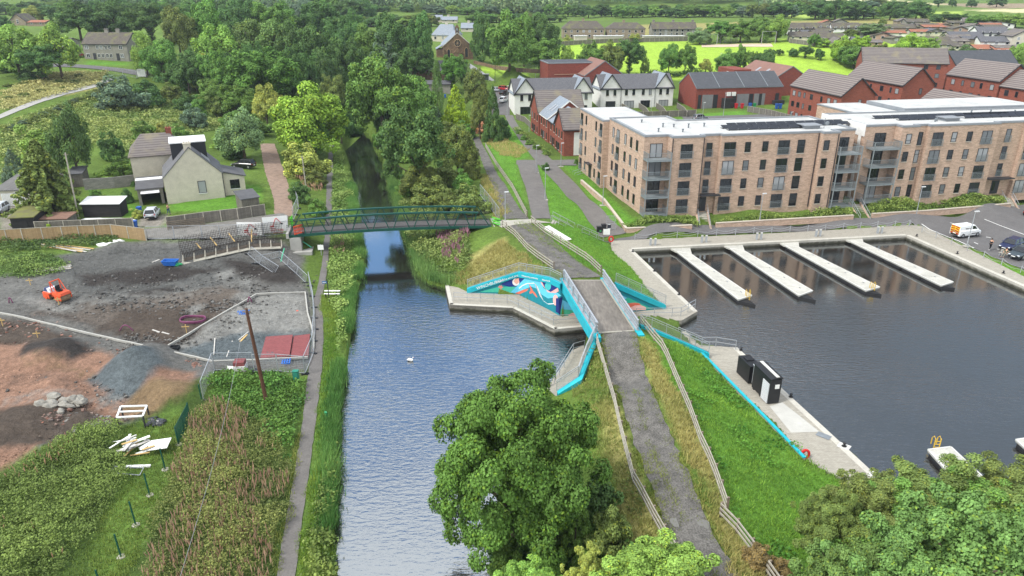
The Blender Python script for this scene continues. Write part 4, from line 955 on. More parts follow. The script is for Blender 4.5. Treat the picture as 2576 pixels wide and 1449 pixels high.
def apartments():
 fr=Fr(A0);z0=2.7;zt=height_at(A0,345);FH=(zt-.75-z0)/4
 nF=-fr.v;nL=-fr.u
 u_=lambda x,y,v=0:fr.hit(*Z4(x,y),v)[0]
 uA=u_(468,520);uB=u_(632,500);uC=u_(705,500,.9);uD=u_(1188,520,.5);uE=u_(1405,480,-.5)
 v1=19.0;v2=34.0
 foot=[(0,1.6),(uA,1.6),(uA,0),(uB,0),(uB,.9),(uC,.9),(uC,.3),(uD,.3),(uD,-.6),(uE-3.8,-.6),(uE-3.8,1.2),(uE,1.2),(uE,14.5),(10.5,14.5),(10.5,v1),(0,v1)]
 t=flat_block('apartment_block','four-storey buff brick apartment block with corner balconies nearest the canal',fr,foot,z0,zt)
 w2=[(-1.1,v1+.02),(8,v1+.02),(8,v2),(-1.1,v2)];P_=[fr.P(*q) for q in w2]
 m=MB();m.prism([(p.x,p.y) for p in P_],z0-1,zt-.75);m.build('rear_wing_wall',buff,t);m=MB();m.prism([(p.x,p.y) for p in [fr.P(-1.2,v1+.03),fr.P(8.1,v1+.03),fr.P(8.1,v2+.1),fr.P(-1.2,v2+.1)]],zt-.74,zt-.5);m.build('rear_wing_parapet',para,t)
 m=MB();m.prism([(p.x,p.y) for p in [fr.P(-.8,v1+.4),fr.P(7.7,v1+.4),fr.P(7.7,v2-.3),fr.P(-.8,v2-.3)]],zt-.499,zt-.46);m.build('rear_wing_roof',membrane,t)
 for k in range(4):
  h=z0-fr.o.z+k*FH+.15
  for x,y,vp,w,kind in ((543,520,0,1.9,'j'),(658,480,.9,.95,'n' if k else None),(758,500,.3,1.9,'j'),(848,485,.3,.95,'w'),(935,480,.3,.95,'w'),(1027,480,.3,1.9,'j'),(1113,475,.3,1.25,'s'),(1238,480,-.6,.95,'w')):
   if not kind:continue
   u=u_(x,y,vp)
   if kind == 'j':c=fr.P(u,vp,h+.05);window(t,c,fr.u,nF,w,2.15,black,None,1);juliet(t,c+nF*.02,fr.u,nF,w)
   elif kind == 'n':c=fr.P(u,vp,h+.0);window(t,c,fr.u,nF,w,2.1,black,None);juliet(t,c,fr.u,nF,w)
   elif kind == 's':window(t,fr.P(u,vp,h+.1),fr.u,nF,w,2.1,black,sillm,0,.66)
   else:window(t,fr.P(u,vp,h+.55),fr.u,nF,w,1.6,black,sillm,0,.35)
  window(t,fr.P(uA*.52,1.6,h),fr.u,nF,2.0,2.15,black,None,1);window(t,fr.P(uE-1.9,1.2,h),fr.u,nF,2.0,2.15,black,None,1)
  for x,y,w,kind in ((199,125,.7,'w'),(222,150,1.5,'j'),(260,165,.7,'w'),(289,178,.7,'w'),(319,195,.7,'w')):
   v=fr.hitl(*Z4(x,y),0)[0]
   if kind == 'j':c=fr.P(0,v,h+.05);window(t,c,-fr.v,nL,w,2.15,black,None,1);juliet(t,c,-fr.v,nL,w)
   else:window(t,fr.P(0,v,h+.5),-fr.v,nL,w+.2,1.65,black,sillm)
  for x,y,w,kind in ((35,125,1.4,'j'),(57,135,.8,'w'),(107,163,.8,'w'),(131,190,1.4,'j')):
   v=fr.hitl(*Z4(x,y),-1.1)[0]
   if kind == 'j':c=fr.P(-1.1,v,h+.05);window(t,c,-fr.v,nL,w,2.15,black,None,1);juliet(t,c,-fr.v,nL,w)
   else:window(t,fr.P(-1.1,v,h+.5),-fr.v,nL,w,1.65,black,sillm)
 u=u_(645,498,.9);h=z0-fr.o.z
 def door(fr_,u,v,h,nm='door'):
  m=MB();m.obox(fr_.P(u-.75,v-.01,h),fr_.u*1.5,-fr_.v*-.01+UP*0,UP*2.3) if False else m._bar(fr_.P(u-.75,v-.03,h+1.15),fr_.u*1.5,fr_.v*.05,UP*2.3);d=m.build(nm,black,t)
  m=MB();m._bar(fr_.P(u-.55,v-.065,h+1.3),fr_.u*.5,fr_.v*.02,UP*1.5);m.build('pane',GL[0],d)
 door(fr,u,.9,h)
 m=MB();m.obox(fr.P(uB+.05,-.55,h+2.75),fr.u*(uC-uB+.4),fr.v*1.4,UP*.16);m.bar(fr.P(uC+.35,-.5,h),fr.P(uC+.35,-.5,h+2.8),.1);m.build('porch',black,t)
 balcony_stack(t,fr,.0,uA-.06,-.5,1.55,4,h+.12,FH);balcony_stack(t,fr,uE-3.75,uE+.1,-1.2,1.15,4,h+.12,FH)
 vd=fr.hitl(*Z4(76,310),-1.1)[0];m=MB();m._bar(fr.P(-1.13,vd-.9,h+1.15),fr.v*1.6,fr.u*.05,UP*2.3);m.build('door',black,t);m=MB();m.obox(fr.P(-1.9,vd-1.4,h+2.6),fr.u*.8,fr.v*2.4,UP*.14);m.build('porch',black,t)
 zr=zt-fr.o.z-.2
 for u,v,s in ((3.5,5,.5),(7.2,4.2,.4),(5.8,9,.55),(7.5,8.6,.45),(9.6,7.6,.6),(12.6,8.3,.5),(4,14,.4)):m=MB();m.cyl(fr.P(u,v,zr-.1),.13,s+.1);m.cyl(fr.P(u,v,zr+s),.2,.1);m.build('vent',lead,t)
 solar(t,fr,14.6,5.6,13,z=zr);solar(t,fr,16.4,7.4,13,z=zr);solar(t,fr,14.8,3.9,8,z=zr)
 m=MB();m.obox(fr.P(27.5,3.2,zr),fr.u*2.6,fr.v*1.8,UP*.5);m.obox(fr.P(27.2,2.9,zr+.5),fr.u*3.2,fr.v*2.4,UP*.12);m.build('roof_hatch',para,t)
 m=MB();m.bar(fr.P(31,3.5,zr-.1),fr.P(31,3.5,zr+1.6),.07);m.bar(fr.P(30.6,3.5,zr+1.3),fr.P(31.5,3.5,zr+1.3),.05);m.ell(fr.P(31.3,3.2,zr+.8),(.35,.12,.35),10,6);m.build('aerial',lead,t)
 for u,v in ((uA+.15,0),(uB-.15,0),(uD-.2,.3),(uE-4.1,-.6)):m=MB();m.bar(fr.P(u,v-.06,0),fr.P(u,v-.06,zt-z0-.4),.1);m.build('drainpipe',black,t)
 o2=fr.P(uE+2.4,0,.35);f2=Fr(o2);Z8=lambda x,y:(1932+.25*x,362.25+.25*y);q=lambda x,y,v=0:f2.hit(*Z8(x,y),v)[0]
 z2=o2.z;zt2=height_at(f2.P(1,0),318);FH2=(zt2-.75-z2)/4
 b0,b1=q(950,575),q(1205,575);c1=q(1372,560);c2=q(1458,545,.5);c3=q(2160,500,.2);c4=q(2400,480,.9)
 foot2=[(-.3,1.6),(b1,1.6),(b1,0),(c1,0),(c1,.8),(c2,.8),(c2,.1),(c3,.1),(c3,.9),(c4,.9),(c4,.2),(48,.2),(48,14),(-.3,14)]
 t2=flat_block('apartment_block','longer buff brick apartment block with balconies and rooftop solar panels behind the car park',f2,foot2,z2,zt2)
 t=t2
 m=MB();m._bar(f2.P(-.36,1.65,zt2-z2-.9),f2.v*12.3,f2.u*.08,UP*1.9);m._bar(f2.P(-.36,2.4,(zt2-z2)/2-.4),f2.v*.7,f2.u*.08,UP*(zt2-z2-1.1));m.build('rendered_side_wall',render_w,t2)
 m=MB();m.prism([tuple(f2.P(*c)[:2]) for c in ((7,14.02),(25,14.02),(25,27),(7,27))],z2-1,zt2-.5);m.build('rear_wing_wall',buff,t2)
 for c in (((6.9,14.1),(16,14.1),(16,27.1),(6.9,27.1),zt2-.3),((16.05,14.1),(44,14.1),(44,25),(16.05,25),zt2+.35)):
  zz=c[4];m=MB();m.prism([tuple(f2.P(*k)[:2]) for k in c[:4]],zt2-.5,zz);m.build('rear_wing_parapet',para,t2)
  m=MB();(a,b),(_,_),(d,e)=c[0],c[1],c[2];m.prism([tuple(f2.P(*k)[:2]) for k in ((a+.3,b+.3),(d-.3,b+.3),(d-.3,e-.3),(a+.3,e-.3))],zz+.001,zz+.04);m.build('rear_wing_roof',membrane,t2)
 for k in range(4):
  h=k*FH2+.15
  window(t,f2.P((b0+b1)/2-.2,1.6,h),f2.u,nF,2.0,2.15,black,None,1)
  for x,y,vp,w,kind in ((1298,490,0,.95,'w'),(1412,475,.8,.8,'s'),(1585,470,.1,1.9,'j'),(1748,450,.1,.95,'w'),(1900,440,.1,.95,'w'),(2065,450,.1,1.9,'j'),(2285,400,.9,.95,'n' if k else None),(2510,460,.2,1.9,'j')):
   if not kind:continue
   u=q(x,y,vp)
   if kind in 'jn':c=f2.P(u,vp,h+.05);window(t,c,f2.u,nF,w,2.15,black,None,1 if kind == 'j' else 0);juliet(t,c,f2.u,nF,w)
   elif kind == 's':window(t,f2.P(u,vp,h+.1),f2.u,nF,w,2.1,black,sillm,0,.66)
   else:window(t,f2.P(u,vp,h+.55),f2.u,nF,w,1.6,black,sillm,0,.35)
  for u in (q(2560,440,.2)+3,q(2560,440,.2)+6.5):window(t,f2.P(u,.2,h+.55),f2.u,nF,1,1.6,black,sillm)
 door(f2,q(2275,440,.9),.9,.0);m=MB();m.obox(f2.P(c3+.05,-.5,2.75),f2.u*(c4-c3-.5),f2.v*1.35,UP*.16);m.build('porch',black,t2)
 balcony_stack(t2,f2,b0-.1,b1-.06,-.6,1.55,4,.12,FH2)
 zr=zt2-z2-.2
 solar(t2,f2,5.5,7.6,15,z=zr);solar(t2,f2,8.5,5.4,6,z=zr);solar(t2,f2,21,5.4,14,z=zr);solar(t2,f2,23,7.6,12,z=zr)
 m=MB();m.obox(f2.P(15.5,3.4,zr),f2.u*2.6,f2.v*1.8,UP*.5);m.obox(f2.P(15.2,3.1,zr+.5),f2.u*3.2,f2.v*2.4,UP*.12);m.build('roof_hatch',para,t2)
 for u,v in ((13.6,3.5),(14.3,4),(30,10),(34,9),(27,11)):m=MB();m.cyl(f2.P(u,v,zr-.1),.14,.7);m.build('vent',lead,t2)
 lw=thing('garden_wall','low buff brick wall with pale coping along the road below the flats','wall',gp(1575,585))
 wl_=[(1462,462),(1520,512),(1575,585),(1740,577)];wl2=[(1800,572),(2145,552)];wl3=[(2192,548),(2330,540),(2540,522)]
 for L in (wl_,wl2,wl3):
  m=MB();c=MB();pts=[gp(a,b) for a,b in L]
  for a,b in zip(pts,pts[1:]):m.bar(a+UP*.2,b+UP*.2,.3,.95);c.bar(a+UP*.72,b+UP*.72,.4,.1)
  w=m.build('wall',buff,lw);c.build('coping',sillm,w)
 for lab,a,b in (('steep entrance steps with handrails in the middle of the nearer flats',(1764,527),(1773,574)),('entrance steps with handrails between the two apartment blocks',(2150,512),(2176,552)),('entrance steps with handrails before the dark door of the far flats',(2524,487),(2548,522))):
  pa=at(a[0],a[1],2.75);pb=gp(*b);pb.z=1.12;steps('entrance_steps',lab,pa,pb,1.5,10,'steps up to the flats',walls=buff)
 pa=at(1483,434,2.75);pb=at(1443,446,1.95);steps('entrance_steps','short pale steps from the path to the side door of the flats',pa,pb,1.4,5,'steps up to the flats')
 m=MB();m.obox(pa+Vector((-.3,-1,-.6)),(2.6,.6,0),(-.4,1.8,0),(0,0,.62));tag(m.build('door_landing',concrete),kind='structure')
apartments()
tile_b=MB_('brown_roof_tile',S(126,119,114),S(116,109,105),S(96,89,86),90,.6,.12,.8,big=.14,bump=.4,stain=S(132,124,104))
tile_g=MB_('grey_roof_tile',S(112,112,114),S(100,100,104),S(74,74,78),.3,.34,.03,.75,big=.1,bump=.4)
tile_s=MB_('slate_blue_tile',S(150,158,166),S(138,146,155),S(112,120,128),.5,.36,.03,.55,big=.08,bump=.3)
tile_p=MB_('pink_brown_tile',S(138,128,122),S(128,119,114),S(100,91,88),90,.62,.16,.8,big=.12,bump=.4)
tile_d=MB_('dark_roof_felt',S(84,86,90),S(78,80,84),S(66,68,72),1.2,.9,.02,.8,big=.14,bump=.1)
tile_o=MB_('orange_roof_tile',S(176,116,88),S(160,102,78),S(118,82,66),.3,.34,.03,.8,big=.15)
tile_m=MB_('mossy_roof_tile',S(116,108,98),S(98,92,84),S(70,66,60),.3,.3,.04,.85,big=.25,stain=S(112,112,72))
fasc=M('dark_fascia',S(52,52,56),.6,.1,2)
def house(name,label,cat,fr,L,D,he,hr,wall,roof,ridge='u',z0=None,over=.3,wins=(),fm=black,sill=None,chim=(),doors=(),group=None,sky=(),thick=.16,chm=None,hip=0.0,verge=fasc,ww=None):
 """gabled house on a frame: front from u=0 to L, depth D; ridge along u or v"""
 t=thing(name,label,cat,fr.o,group);b=-1.0
 m=MB();W=lambda u,v,h:fr.P(u,v,h)
 lo=[W(0,0,b),W(L,0,b),W(L,D,b),W(0,D,b)];hi=[W(0,0,he),W(L,0,he),W(L,D,he),W(0,D,he)]
 if ridge == 'u':r=[W(hip,D/2,hr),W(L-hip,D/2,hr)]
 else:r=[W(L/2,hip,hr),W(L/2,D-hip,hr)]
 vs=lo+hi+r;fs=[(0,1,5,4),(1,2,6,5),(2,3,7,6),(3,0,4,7)]
 if not hip:fs += [(4,8,7),(5,6,9)] if ridge == 'u' else [(4,5,8),(6,7,9)]
 m.add(vs,fs);m.build('wall',wall,t)
 m=MB();o=over
 def slab_(p,q,s,w,th=thick):
  d=UP*th;m.add([p,q,s,w,p+d,q+d,s+d,w+d],[(3,2,1,0),(4,5,6,7),(0,1,5,4),(1,2,6,5),(2,3,7,6),(3,0,4,7)])
 k=(hr-he)/((D if ridge == 'u' else L)/2)
 if hip:
  E=[W(-o,-o,he-k*o),W(L+o,-o,he-k*o),W(L+o,D+o,he-k*o),W(-o,D+o,he-k*o)];dd=UP*thick
  m.add([e for e in E]+[e+dd for e in E]+[x+dd for x in r],[(0,3,2,1),(0,1,5,4),(1,2,6,5),(2,3,7,6),(3,0,4,7)] + ([(4,5,9,8),(6,7,8,9),(7,4,8),(5,6,9)] if ridge == 'u' else [(4,5,8),(5,6,9,8),(6,7,9),(7,4,8,9)]))
 elif ridge == 'u':
  slab_(W(-o,-o,he-k*o),W(L+o,-o,he-k*o),W(L+o,D/2,hr),W(-o,D/2,hr));slab_(W(L+o,D+o,he-k*o),W(-o,D+o,he-k*o),W(-o,D/2,hr),W(L+o,D/2,hr))
 else:
  slab_(W(-o,D+o,he-k*o),W(-o,-o,he-k*o),W(L/2,-o,hr),W(L/2,D+o,hr));slab_(W(L+o,-o,he-k*o),W(L+o,D+o,he-k*o),W(L/2,D+o,hr),W(L/2,-o,hr))
 ro=m.build('roof',roof,t)
 if verge and not hip:
  m=MB();e=.02
  ends=([(W(-o-e,-o,he-k*o),W(-o-e,D/2,hr)),(W(-o-e,D/2,hr),W(-o-e,D+o,he-k*o)),(W(L+o+e,-o,he-k*o),W(L+o+e,D/2,hr))] if ridge == 'u' else
    [(W(-o,-o-e,he-k*o),W(L/2,-o-e,hr)),(W(L/2,-o-e,hr),W(L+o,-o-e,he-k*o))])
  for p,q in ends:m.bar(p+UP*.06,q+UP*.06,.07,.26)
  m.bar(W(-o,-o-e,he-k*o+.02),W(L+o,-o-e,he-k*o+.02),.1,.16) if ridge == 'u' else m.bar(W(-o-e,-o,he-k*o+.02),W(-o-e,D+o,he-k*o+.02),.1,.16)
  m.build('trim',verge,ro)
 for u,v,top,w in chim:
  m=MB();m.obox(W(u-w/2,v-.3,he),fr.u*w,fr.v*.6,UP*(top-he));m.obox(W(u-w/2-.08,v-.38,top),fr.u*(w+.16),fr.v*.76,UP*.12)
  n=max(1,int(w/.35))
  for i in range(n):m.cyl(W(u-w/2+w*(i+.5)/n,v,top+.1),.1,.3,8)
  m.build('chimney',chm or wall,ro)
 for u,v,w,l in sky:
  m=MB()
  if ridge == 'v':z=he+k*u;d=(fr.u+UP*k).normalized();nn=(UP-fr.u*k).normalized();c=W(u,v,z)+nn*(thick+.02);m._bar(c,d*l,fr.v*w,nn*.06)
  else:z=he+k*v;d=(fr.v+UP*k).normalized();nn=(UP-fr.v*k).normalized();c=W(u,v,z)+nn*(thick+.02);m._bar(c,d*l,fr.u*w,nn*.06)
  m.build('roof_window',GL[3],ro)
 for w_ in wins:
  face,pos,h,w,hh=w_[:5];ml=w_[5] if len(w_) > 5 else 0
  c,tt,nn={'f':(W(pos,0,h),fr.u,-fr.v),'b':(W(pos,D,h),-fr.u,fr.v),'l':(W(0,pos,h),-fr.v,-fr.u),'r':(W(L,pos,h),fr.v,fr.u)}[face]
  window(t,c,tt,nn,w,hh,fm,sill,ml,None,rglass(ww) if ww else None)
 for face,pos,w,hh,mt in doors:
  c,tt,nn={'f':(W(pos,0,0),fr.u,-fr.v),'l':(W(0,pos,0),-fr.v,-fr.u),'r':(W(L,pos,0),fr.v,fr.u)}[face]
  m=MB();m._bar(c-tt*w/2+UP*hh/2+nn*.03,tt*w,nn*.06,UP*hh);m.build('door',mt,t)
 return t
def at2(px,py,z):return Fr(at(px,py,z))
# --- white gabled terraces
def white_terrace(label,px,py,z,sky_left):
 f=at2(px,py,z);g='white rendered terraces with pointed gables'
 wins=[]
 for u in (2.0,4.3):wins.append(('f',u,3.9,.85,1.7))
 for u in (7.9,10.2,13.2,15.4):wins.append(('f',u,3.9,.85,1.7))
 for u in (18.7,20.9):wins.append(('f',u,3.9,.85,1.7))
 for u,w in ((3.1,3.0),(8.9,3.0),(14.0,3.0),(19.8,3.0)):wins.append(('f',u,.1,w,2.2,2))
 t=house('terraced_house',label,'terraced houses',f,22.7,9.4,5.9,9.5,render_w,tile_g,'u',wins=wins,fm=black,sill=sillm,group=g)
 ro=[c for c in t.children if c.name.startswith('roof')][0]
 for u0,w in ((-.05,6.25),(16.9,5.85)):
  m=MB();P=lambda a,b,h:f.P(u0+a,b,h);h1=9.9;he=5.9;k=(h1-he)/(w/2)
  m.add([P(0,-.008,-1),P(w,-.008,-1),P(w,-.008,he),P(w/2,-.008,h1),P(0,-.008,he),P(0,9.3,-1),P(w,9.3,-1),P(w,9.3,he),P(w/2,9.3,h1),P(0,9.3,he)],[(0,1,2,3,4),(9,8,7,6,5),(1,6,7,2),(5,0,4,9)])
  m.build('gable_wall',render_w,t)
  m=MB();o=.3;d=UP*.16
  for (a,b),(c,e) in (((-o,he-k*o),(w/2,h1)),((w/2,h1),(w+o,he-k*o))):
   q=[P(a,-.06-o,b),P(c,-.06-o,e),P(c,9.6,e),P(a,9.6,b)];m.add(q+[x+d for x in q],[(3,2,1,0),(4,5,6,7),(0,1,5,4),(1,2,6,5),(2,3,7,6),(3,0,4,7)])
  gr=m.build('gable_roof',tile_s,t)
  m=MB()
  for (a,b),(c,e) in (((-o,he-k*o),(w/2,h1)),((w/2,h1),(w+o,he-k*o))):m.bar(P(a,-.4,b+.07),P(c,-.4,e+.07),.1,.3)
  m.build('trim',fasc,gr)
  if sky_left and u0 < 1:
   nn=(UP-f.u*k).normalized();m=MB();m._bar(P(.9,4.0,he+k*.9)+nn*.2,(f.u+UP*k).normalized()*2.2,f.v*1.1,nn*.06);m.build('roof_window',GL[3],gr)
 for u in (6.2,16.95):m=MB();m.bar(f.P(u,-.1,0),f.P(u,-.1,5.8),.09);m.build('drainpipe',fasc,t)
 m=MB();m._bar(f.P(-.02,-.03,-.3),f.u*22.7,f.v*.04,UP*.7);m.build('brick_base',redb,t)
 return t
white_terrace('white rendered terrace with pointed gables and roof window, farther from the church',1510,275,2.9,True)
white_terrace('white rendered terrace with pointed gables, partly behind the red brick row',1295,290,2.8,True)
# --- red brick row beside the path
g='red brick row houses beside the sloping path';o=at(1417,394,3.0)
f1=Fr(o);W2_=lambda vs,L=9:[('l',v,h,.8,1.5) for v in vs for h in (.7,3.5)]
house('row_house','red brick row house with brown roof and white end panel nearest the flats','row house',f1,10.2,8,5.7,9.3,redb,tile_b,'u',wins=W2_((1.6,4.0,6.4)),sill=sillm,group=g,doors=[('l',5.2,1,2.1,black)])
e=[x for x in bpy.data.objects if x.name.startswith('row_house')][0];m=MB();m._bar(f1.P(2.2,-.03,2.6),f1.u*7.9,f1.v*.05,UP*4.8);m.build('render_panel',render_w,e)
house('row_house','lower red brick row house with small blue grey roof','row house',Fr(f1.P(.25,8.03)),8.4,6.4,5.4,8.2,redb,tile_s,'v',wins=W2_((1.5,4.6)),sill=sillm,group=g,sky=[(1.6,3,1.0,1.8)],doors=[('l',3,1,2.1,black)])
house('row_house','middle red brick row house with blue grey roof and two roof windows','row house',Fr(f1.P(0,14.5)),9.6,8.6,5.7,9.4,redb,tile_s,'v',wins=W2_((1.6,4.2,6.8)),sill=sillm,group=g,sky=[(1.4,2.6,1.0,2.0),(1.4,4.6,1.0,2.0)],doors=[('l',5.5,1,2.1,black)],verge=render_w)
house('row_house','tall brown roofed row house at the far end against the white terrace','row house',Fr(f1.P(-.3,23.2)),11,9.2,5.9,10.2,redb,tile_b,'u',wins=W2_((1.6,4.4,7.2)),sill=sillm,group=g,doors=[('l',5.8,1,2.1,black)])
# --- red brick shops and hall
fs=at2(1748,274,3.3)
t=house('shop_row','long red brick shop building with dark felt roof and rear doors','shop building',fs,27.5,13,5.9,9.7,redb2,tile_d,'u',over=.1,verge=lead,doors=[('f',1.2,1.0,4.0,black),('f',6.2,1.4,4.0,black),('f',12.2,1.2,4.0,black),('f',17.6,1.3,4.0,black),('f',20.6,1.0,4.0,black),('f',26,1.2,4.0,black)])
for u,w in ((2,3.4),(13,3.8),(18.5,3.6)):m=MB();m._bar(fs.P(u,-.03,2),fs.u*w,fs.v*.05,UP*4);m.build('cladding_panel',M('grey_cladding',S(128,128,130),.8,.12,1),t)
for u in (7.2,15,22.6):
 k=(9.7-5.9)/6.5;m=MB();m.bar(fs.P(u,-.1,5.9+.18),fs.P(u,6.5,9.7+.18),.22,.1);m.build('roof_seam',lead,t)
for u in (9.6,11.2):m=MB();m._bar(fs.P(u,-.25,4.1),fs.u*1.2,fs.v*.4,UP*1.1);m.build('air_unit',wfr,t)
house('hall','red brick hall with rust brown pitched roof next to the playing field','hall',Fr(fs.P(-28,22,1.5)),13,16,6.2,10.6,redb2,M('rust_roof',S(136,102,90),.85,.12,.6,streak=(1,1,1)),'v',over=.05,verge=lead)
f_=Fr(fs.P(-38,30,1.5));t=thing('parapet_building','red brick building with flat parapet roof behind the white terraces','building',f_.o)
m=MB();m.obox(f_.P(0,0,-1),f_.u*19,f_.v*12,UP*10.4);m.build('wall',redb2,t);m=MB();m.obox(f_.P(-.1,-.1,9.41),f_.u*19.2,f_.v*12.2,UP*.3);r_=m.build('parapet',para,t);m=MB();m.obox(f_.P(.3,.3,9.72),f_.u*18.4,f_.v*11.4,UP*.05);m.build('roof',tile_d,t)
m=MB();m.add([f_.P(2,-.15,6.0),f_.P(18.5,-.15,6.0),f_.P(17,4,9.5),f_.P(5,4,9.5)],[(0,1,2,3)]);m.build('sloped_roof',M('tan_roof',S(150,122,100),.85,.15,.6),t)
fh=Fr(fs.P(29.5,10,1.0));t=house('hall','red brick hall with rust brown roof and white framed window end beyond the shops','hall',fh,13,24,5.6,9.6,redb2,M('rust_roof',S(136,102,90)),'v',over=.05,verge=lead,sky=[(2.2,9,1.2,2),(2.2,15,1.2,2)])
m=MB();m.obox(fh.P(-6,14,-1),fh.u*5.95,fh.v*12,UP*8.6);m.build('flat_wing',redb2,t);m=MB();m._bar(fh.P(-6.05,16.2,3.6),fh.v*3,fh.u*.1,UP*6.2);m.build('window_surround',wfr,t);m=MB();m._bar(fh.P(-6.12,16.6,3.6),fh.v*2.2,fh.u*.06,UP*5);m.build('window',GL[1],t)
# --- red brick flats on the right
g='three-storey red brick flats with striped tile roofs'
def flats(label,x,y,z,L,D,he,hr,cols,fcols,storeys=3,roof=tile_p):
 wins=[('l',v,.9+2.75*k,w,1.35) for v,w in cols for k in range(storeys)] + [('f',u,.9+2.75*k,.8,1.5) for u in fcols for k in range(storeys)]
 return house('brick_flats',label,'block of flats',Fr((x,y,z)),L,D,he,hr,redb,roof,'v',wins=wins,fm=fasc,group=g,ww=(2,3,3,2))
def at_eave(px,py,z):return at(px,py,z)
p=at(2118,241,12.3);flats('red brick flats nearest the shops with open white top windows',p.x,p.y,3.4,9,22.5,8.9,12.8,[(2.2,1.3),(4.8,1.3),(8,.8),(12.4,1.2),(15.6,.8),(18,1.3),(20.6,1.3)],[5.0])
p=at(2273,214,13.4);flats('red brick flats with plain brick gable behind the far apartment roof',p.x,p.y,4.6,9,23,8.8,12.8,[(2,1.3),(4.4,.7),(8,1.3),(12.5,.7),(15,1.3),(19,1.3)],[5.2])
p=at(2172,156,15.4);house('brick_flats','red brick flats with wide roof across the back, behind two other blocks','block of flats',Fr(p-UP*8,Vector((1,-.22,0))),24,9,8,12,redb,tile_b,'u',wins=[('f',u,h,1.2,1.3) for u in (18,21.5) for h in (1,3.7,6.2)],fm=fasc,group=g,ww=(2,3,3,2))
p=at(2516,204,15.0);flats('red brick flats by the parking court with a green garden table',p.x,p.y,6.2,9,17.5,8.8,12.6,[(2,1.2),(5.4,.8),(8.2,1.2),(11.6,.8),(15,1.2)],[4.5]);flats('lower stepped red brick flats at the right edge of the court',p.x+3.4,p.y-17.6,5.4,9,17.5,8.6,12.2,[(2,1.2),(6,.8),(9,1.2),(12.4,.8),(15.4,1.2)],[4.5])
p=at(2440,205,12);house('brick_flats','distant red brick flats showing only a dark roof ridge','block of flats',Fr((139,232,8)),22,9,6.5,10.2,redb,tile_d,'u',group=g)
flats('red brick flats showing only a brown striped roof behind the second apartment block',101,149,4.2,10,26,5.6,9.6,[(4,1.2)],[4.5],2)
# --- far houses: measured by picture rows (base, eaves, ridge)
drab=M('drab_harling',S(150,136,116),.95,.14,1.0,fine=.08);greyh=M('grey_harling',S(140,136,126),.95,.16,1.0,fine=.1);beige=M('beige_harling',S(202,194,176),.95,.1,1.0,fine=.08);cream=M('cream_wall',S(206,190,152),.9,.08,1.0)
pinkw=M('pink_brick_wall',S(176,146,128),.9,.12,1.0);stone=MB_('rubble_stone',S(150,124,96),S(122,100,80),S(110,92,76),.5,.28,.03,.95,big=.35,stain=S(96,82,70))
def far_house(name,label,cat,x0,x1,yb,ye,yr,wall,roof,ridge='u',depth=8,rows=2,cols=0,fm=wfr,rot=0.0,chim=(),group=None,**kw):
 b=gp((x0+x1)/2,yb);D=b.y;k=mpp(b);L=(x1-x0)*k;l=at(x0,yb,b.z);r=at(x1,yb,b.z)
 o=Vector((b.x-L/2,D,b.z));he=height_at(o,ye)-o.z
 dr=D+(depth/2 if ridge == 'u' else 0);hr=height_at(Vector((o.x,dr,0)),yr)-o.z
 he=max(1.8,he);hr=max(he+.8,hr)
 f=Fr(o,Vector((math.cos(R(rot)),math.sin(R(rot)),0)))
 wins=[]
 if cols:
  for i in range(cols):
   for j in range(rows):wins.append(('f',L*(i+.5)/cols,.9+(he-.6)/rows*j if rows > 1 else .9,1.1,1.15))
 return house(name,label,cat,f,L,depth,he,hr,wall,roof,ridge,wins=wins,fm=fm,chim=[(c*L,depth/2,hr+1.0,1.2) for c in chim],group=group,over=.25,ww=(3,2,2,2),**kw)
g='far council houses by the playing field'
far_house('semi_detached_house','drab hipped house with skylights, left of the three behind the park','house',1415,1520,98,72,53,drab,tile_m,'u',9,2,7,hip=3.5,chim=(.5,),group=g)
far_house('semi_detached_house','drab hipped house with a dark roof dormer, middle of the three behind the park','house',1527,1622,98,72,57,drab,tile_m,'u',9,2,6,hip=3.5,chim=(.45,),group=g)
far_house('terraced_house','grey terrace with plain brown roof and chimneys behind the park fence','house',1640,1750,93,73,56,greyh,tile_m,'u',9,2,8,chim=(.05,.5,.95),group=g)
far_house('semi_detached_house','drab house half hidden by the tall park trees','house',1300,1345,92,70,54,drab,tile_g,'u',9,2,3,group=g)
g='village houses on the rise to the right'
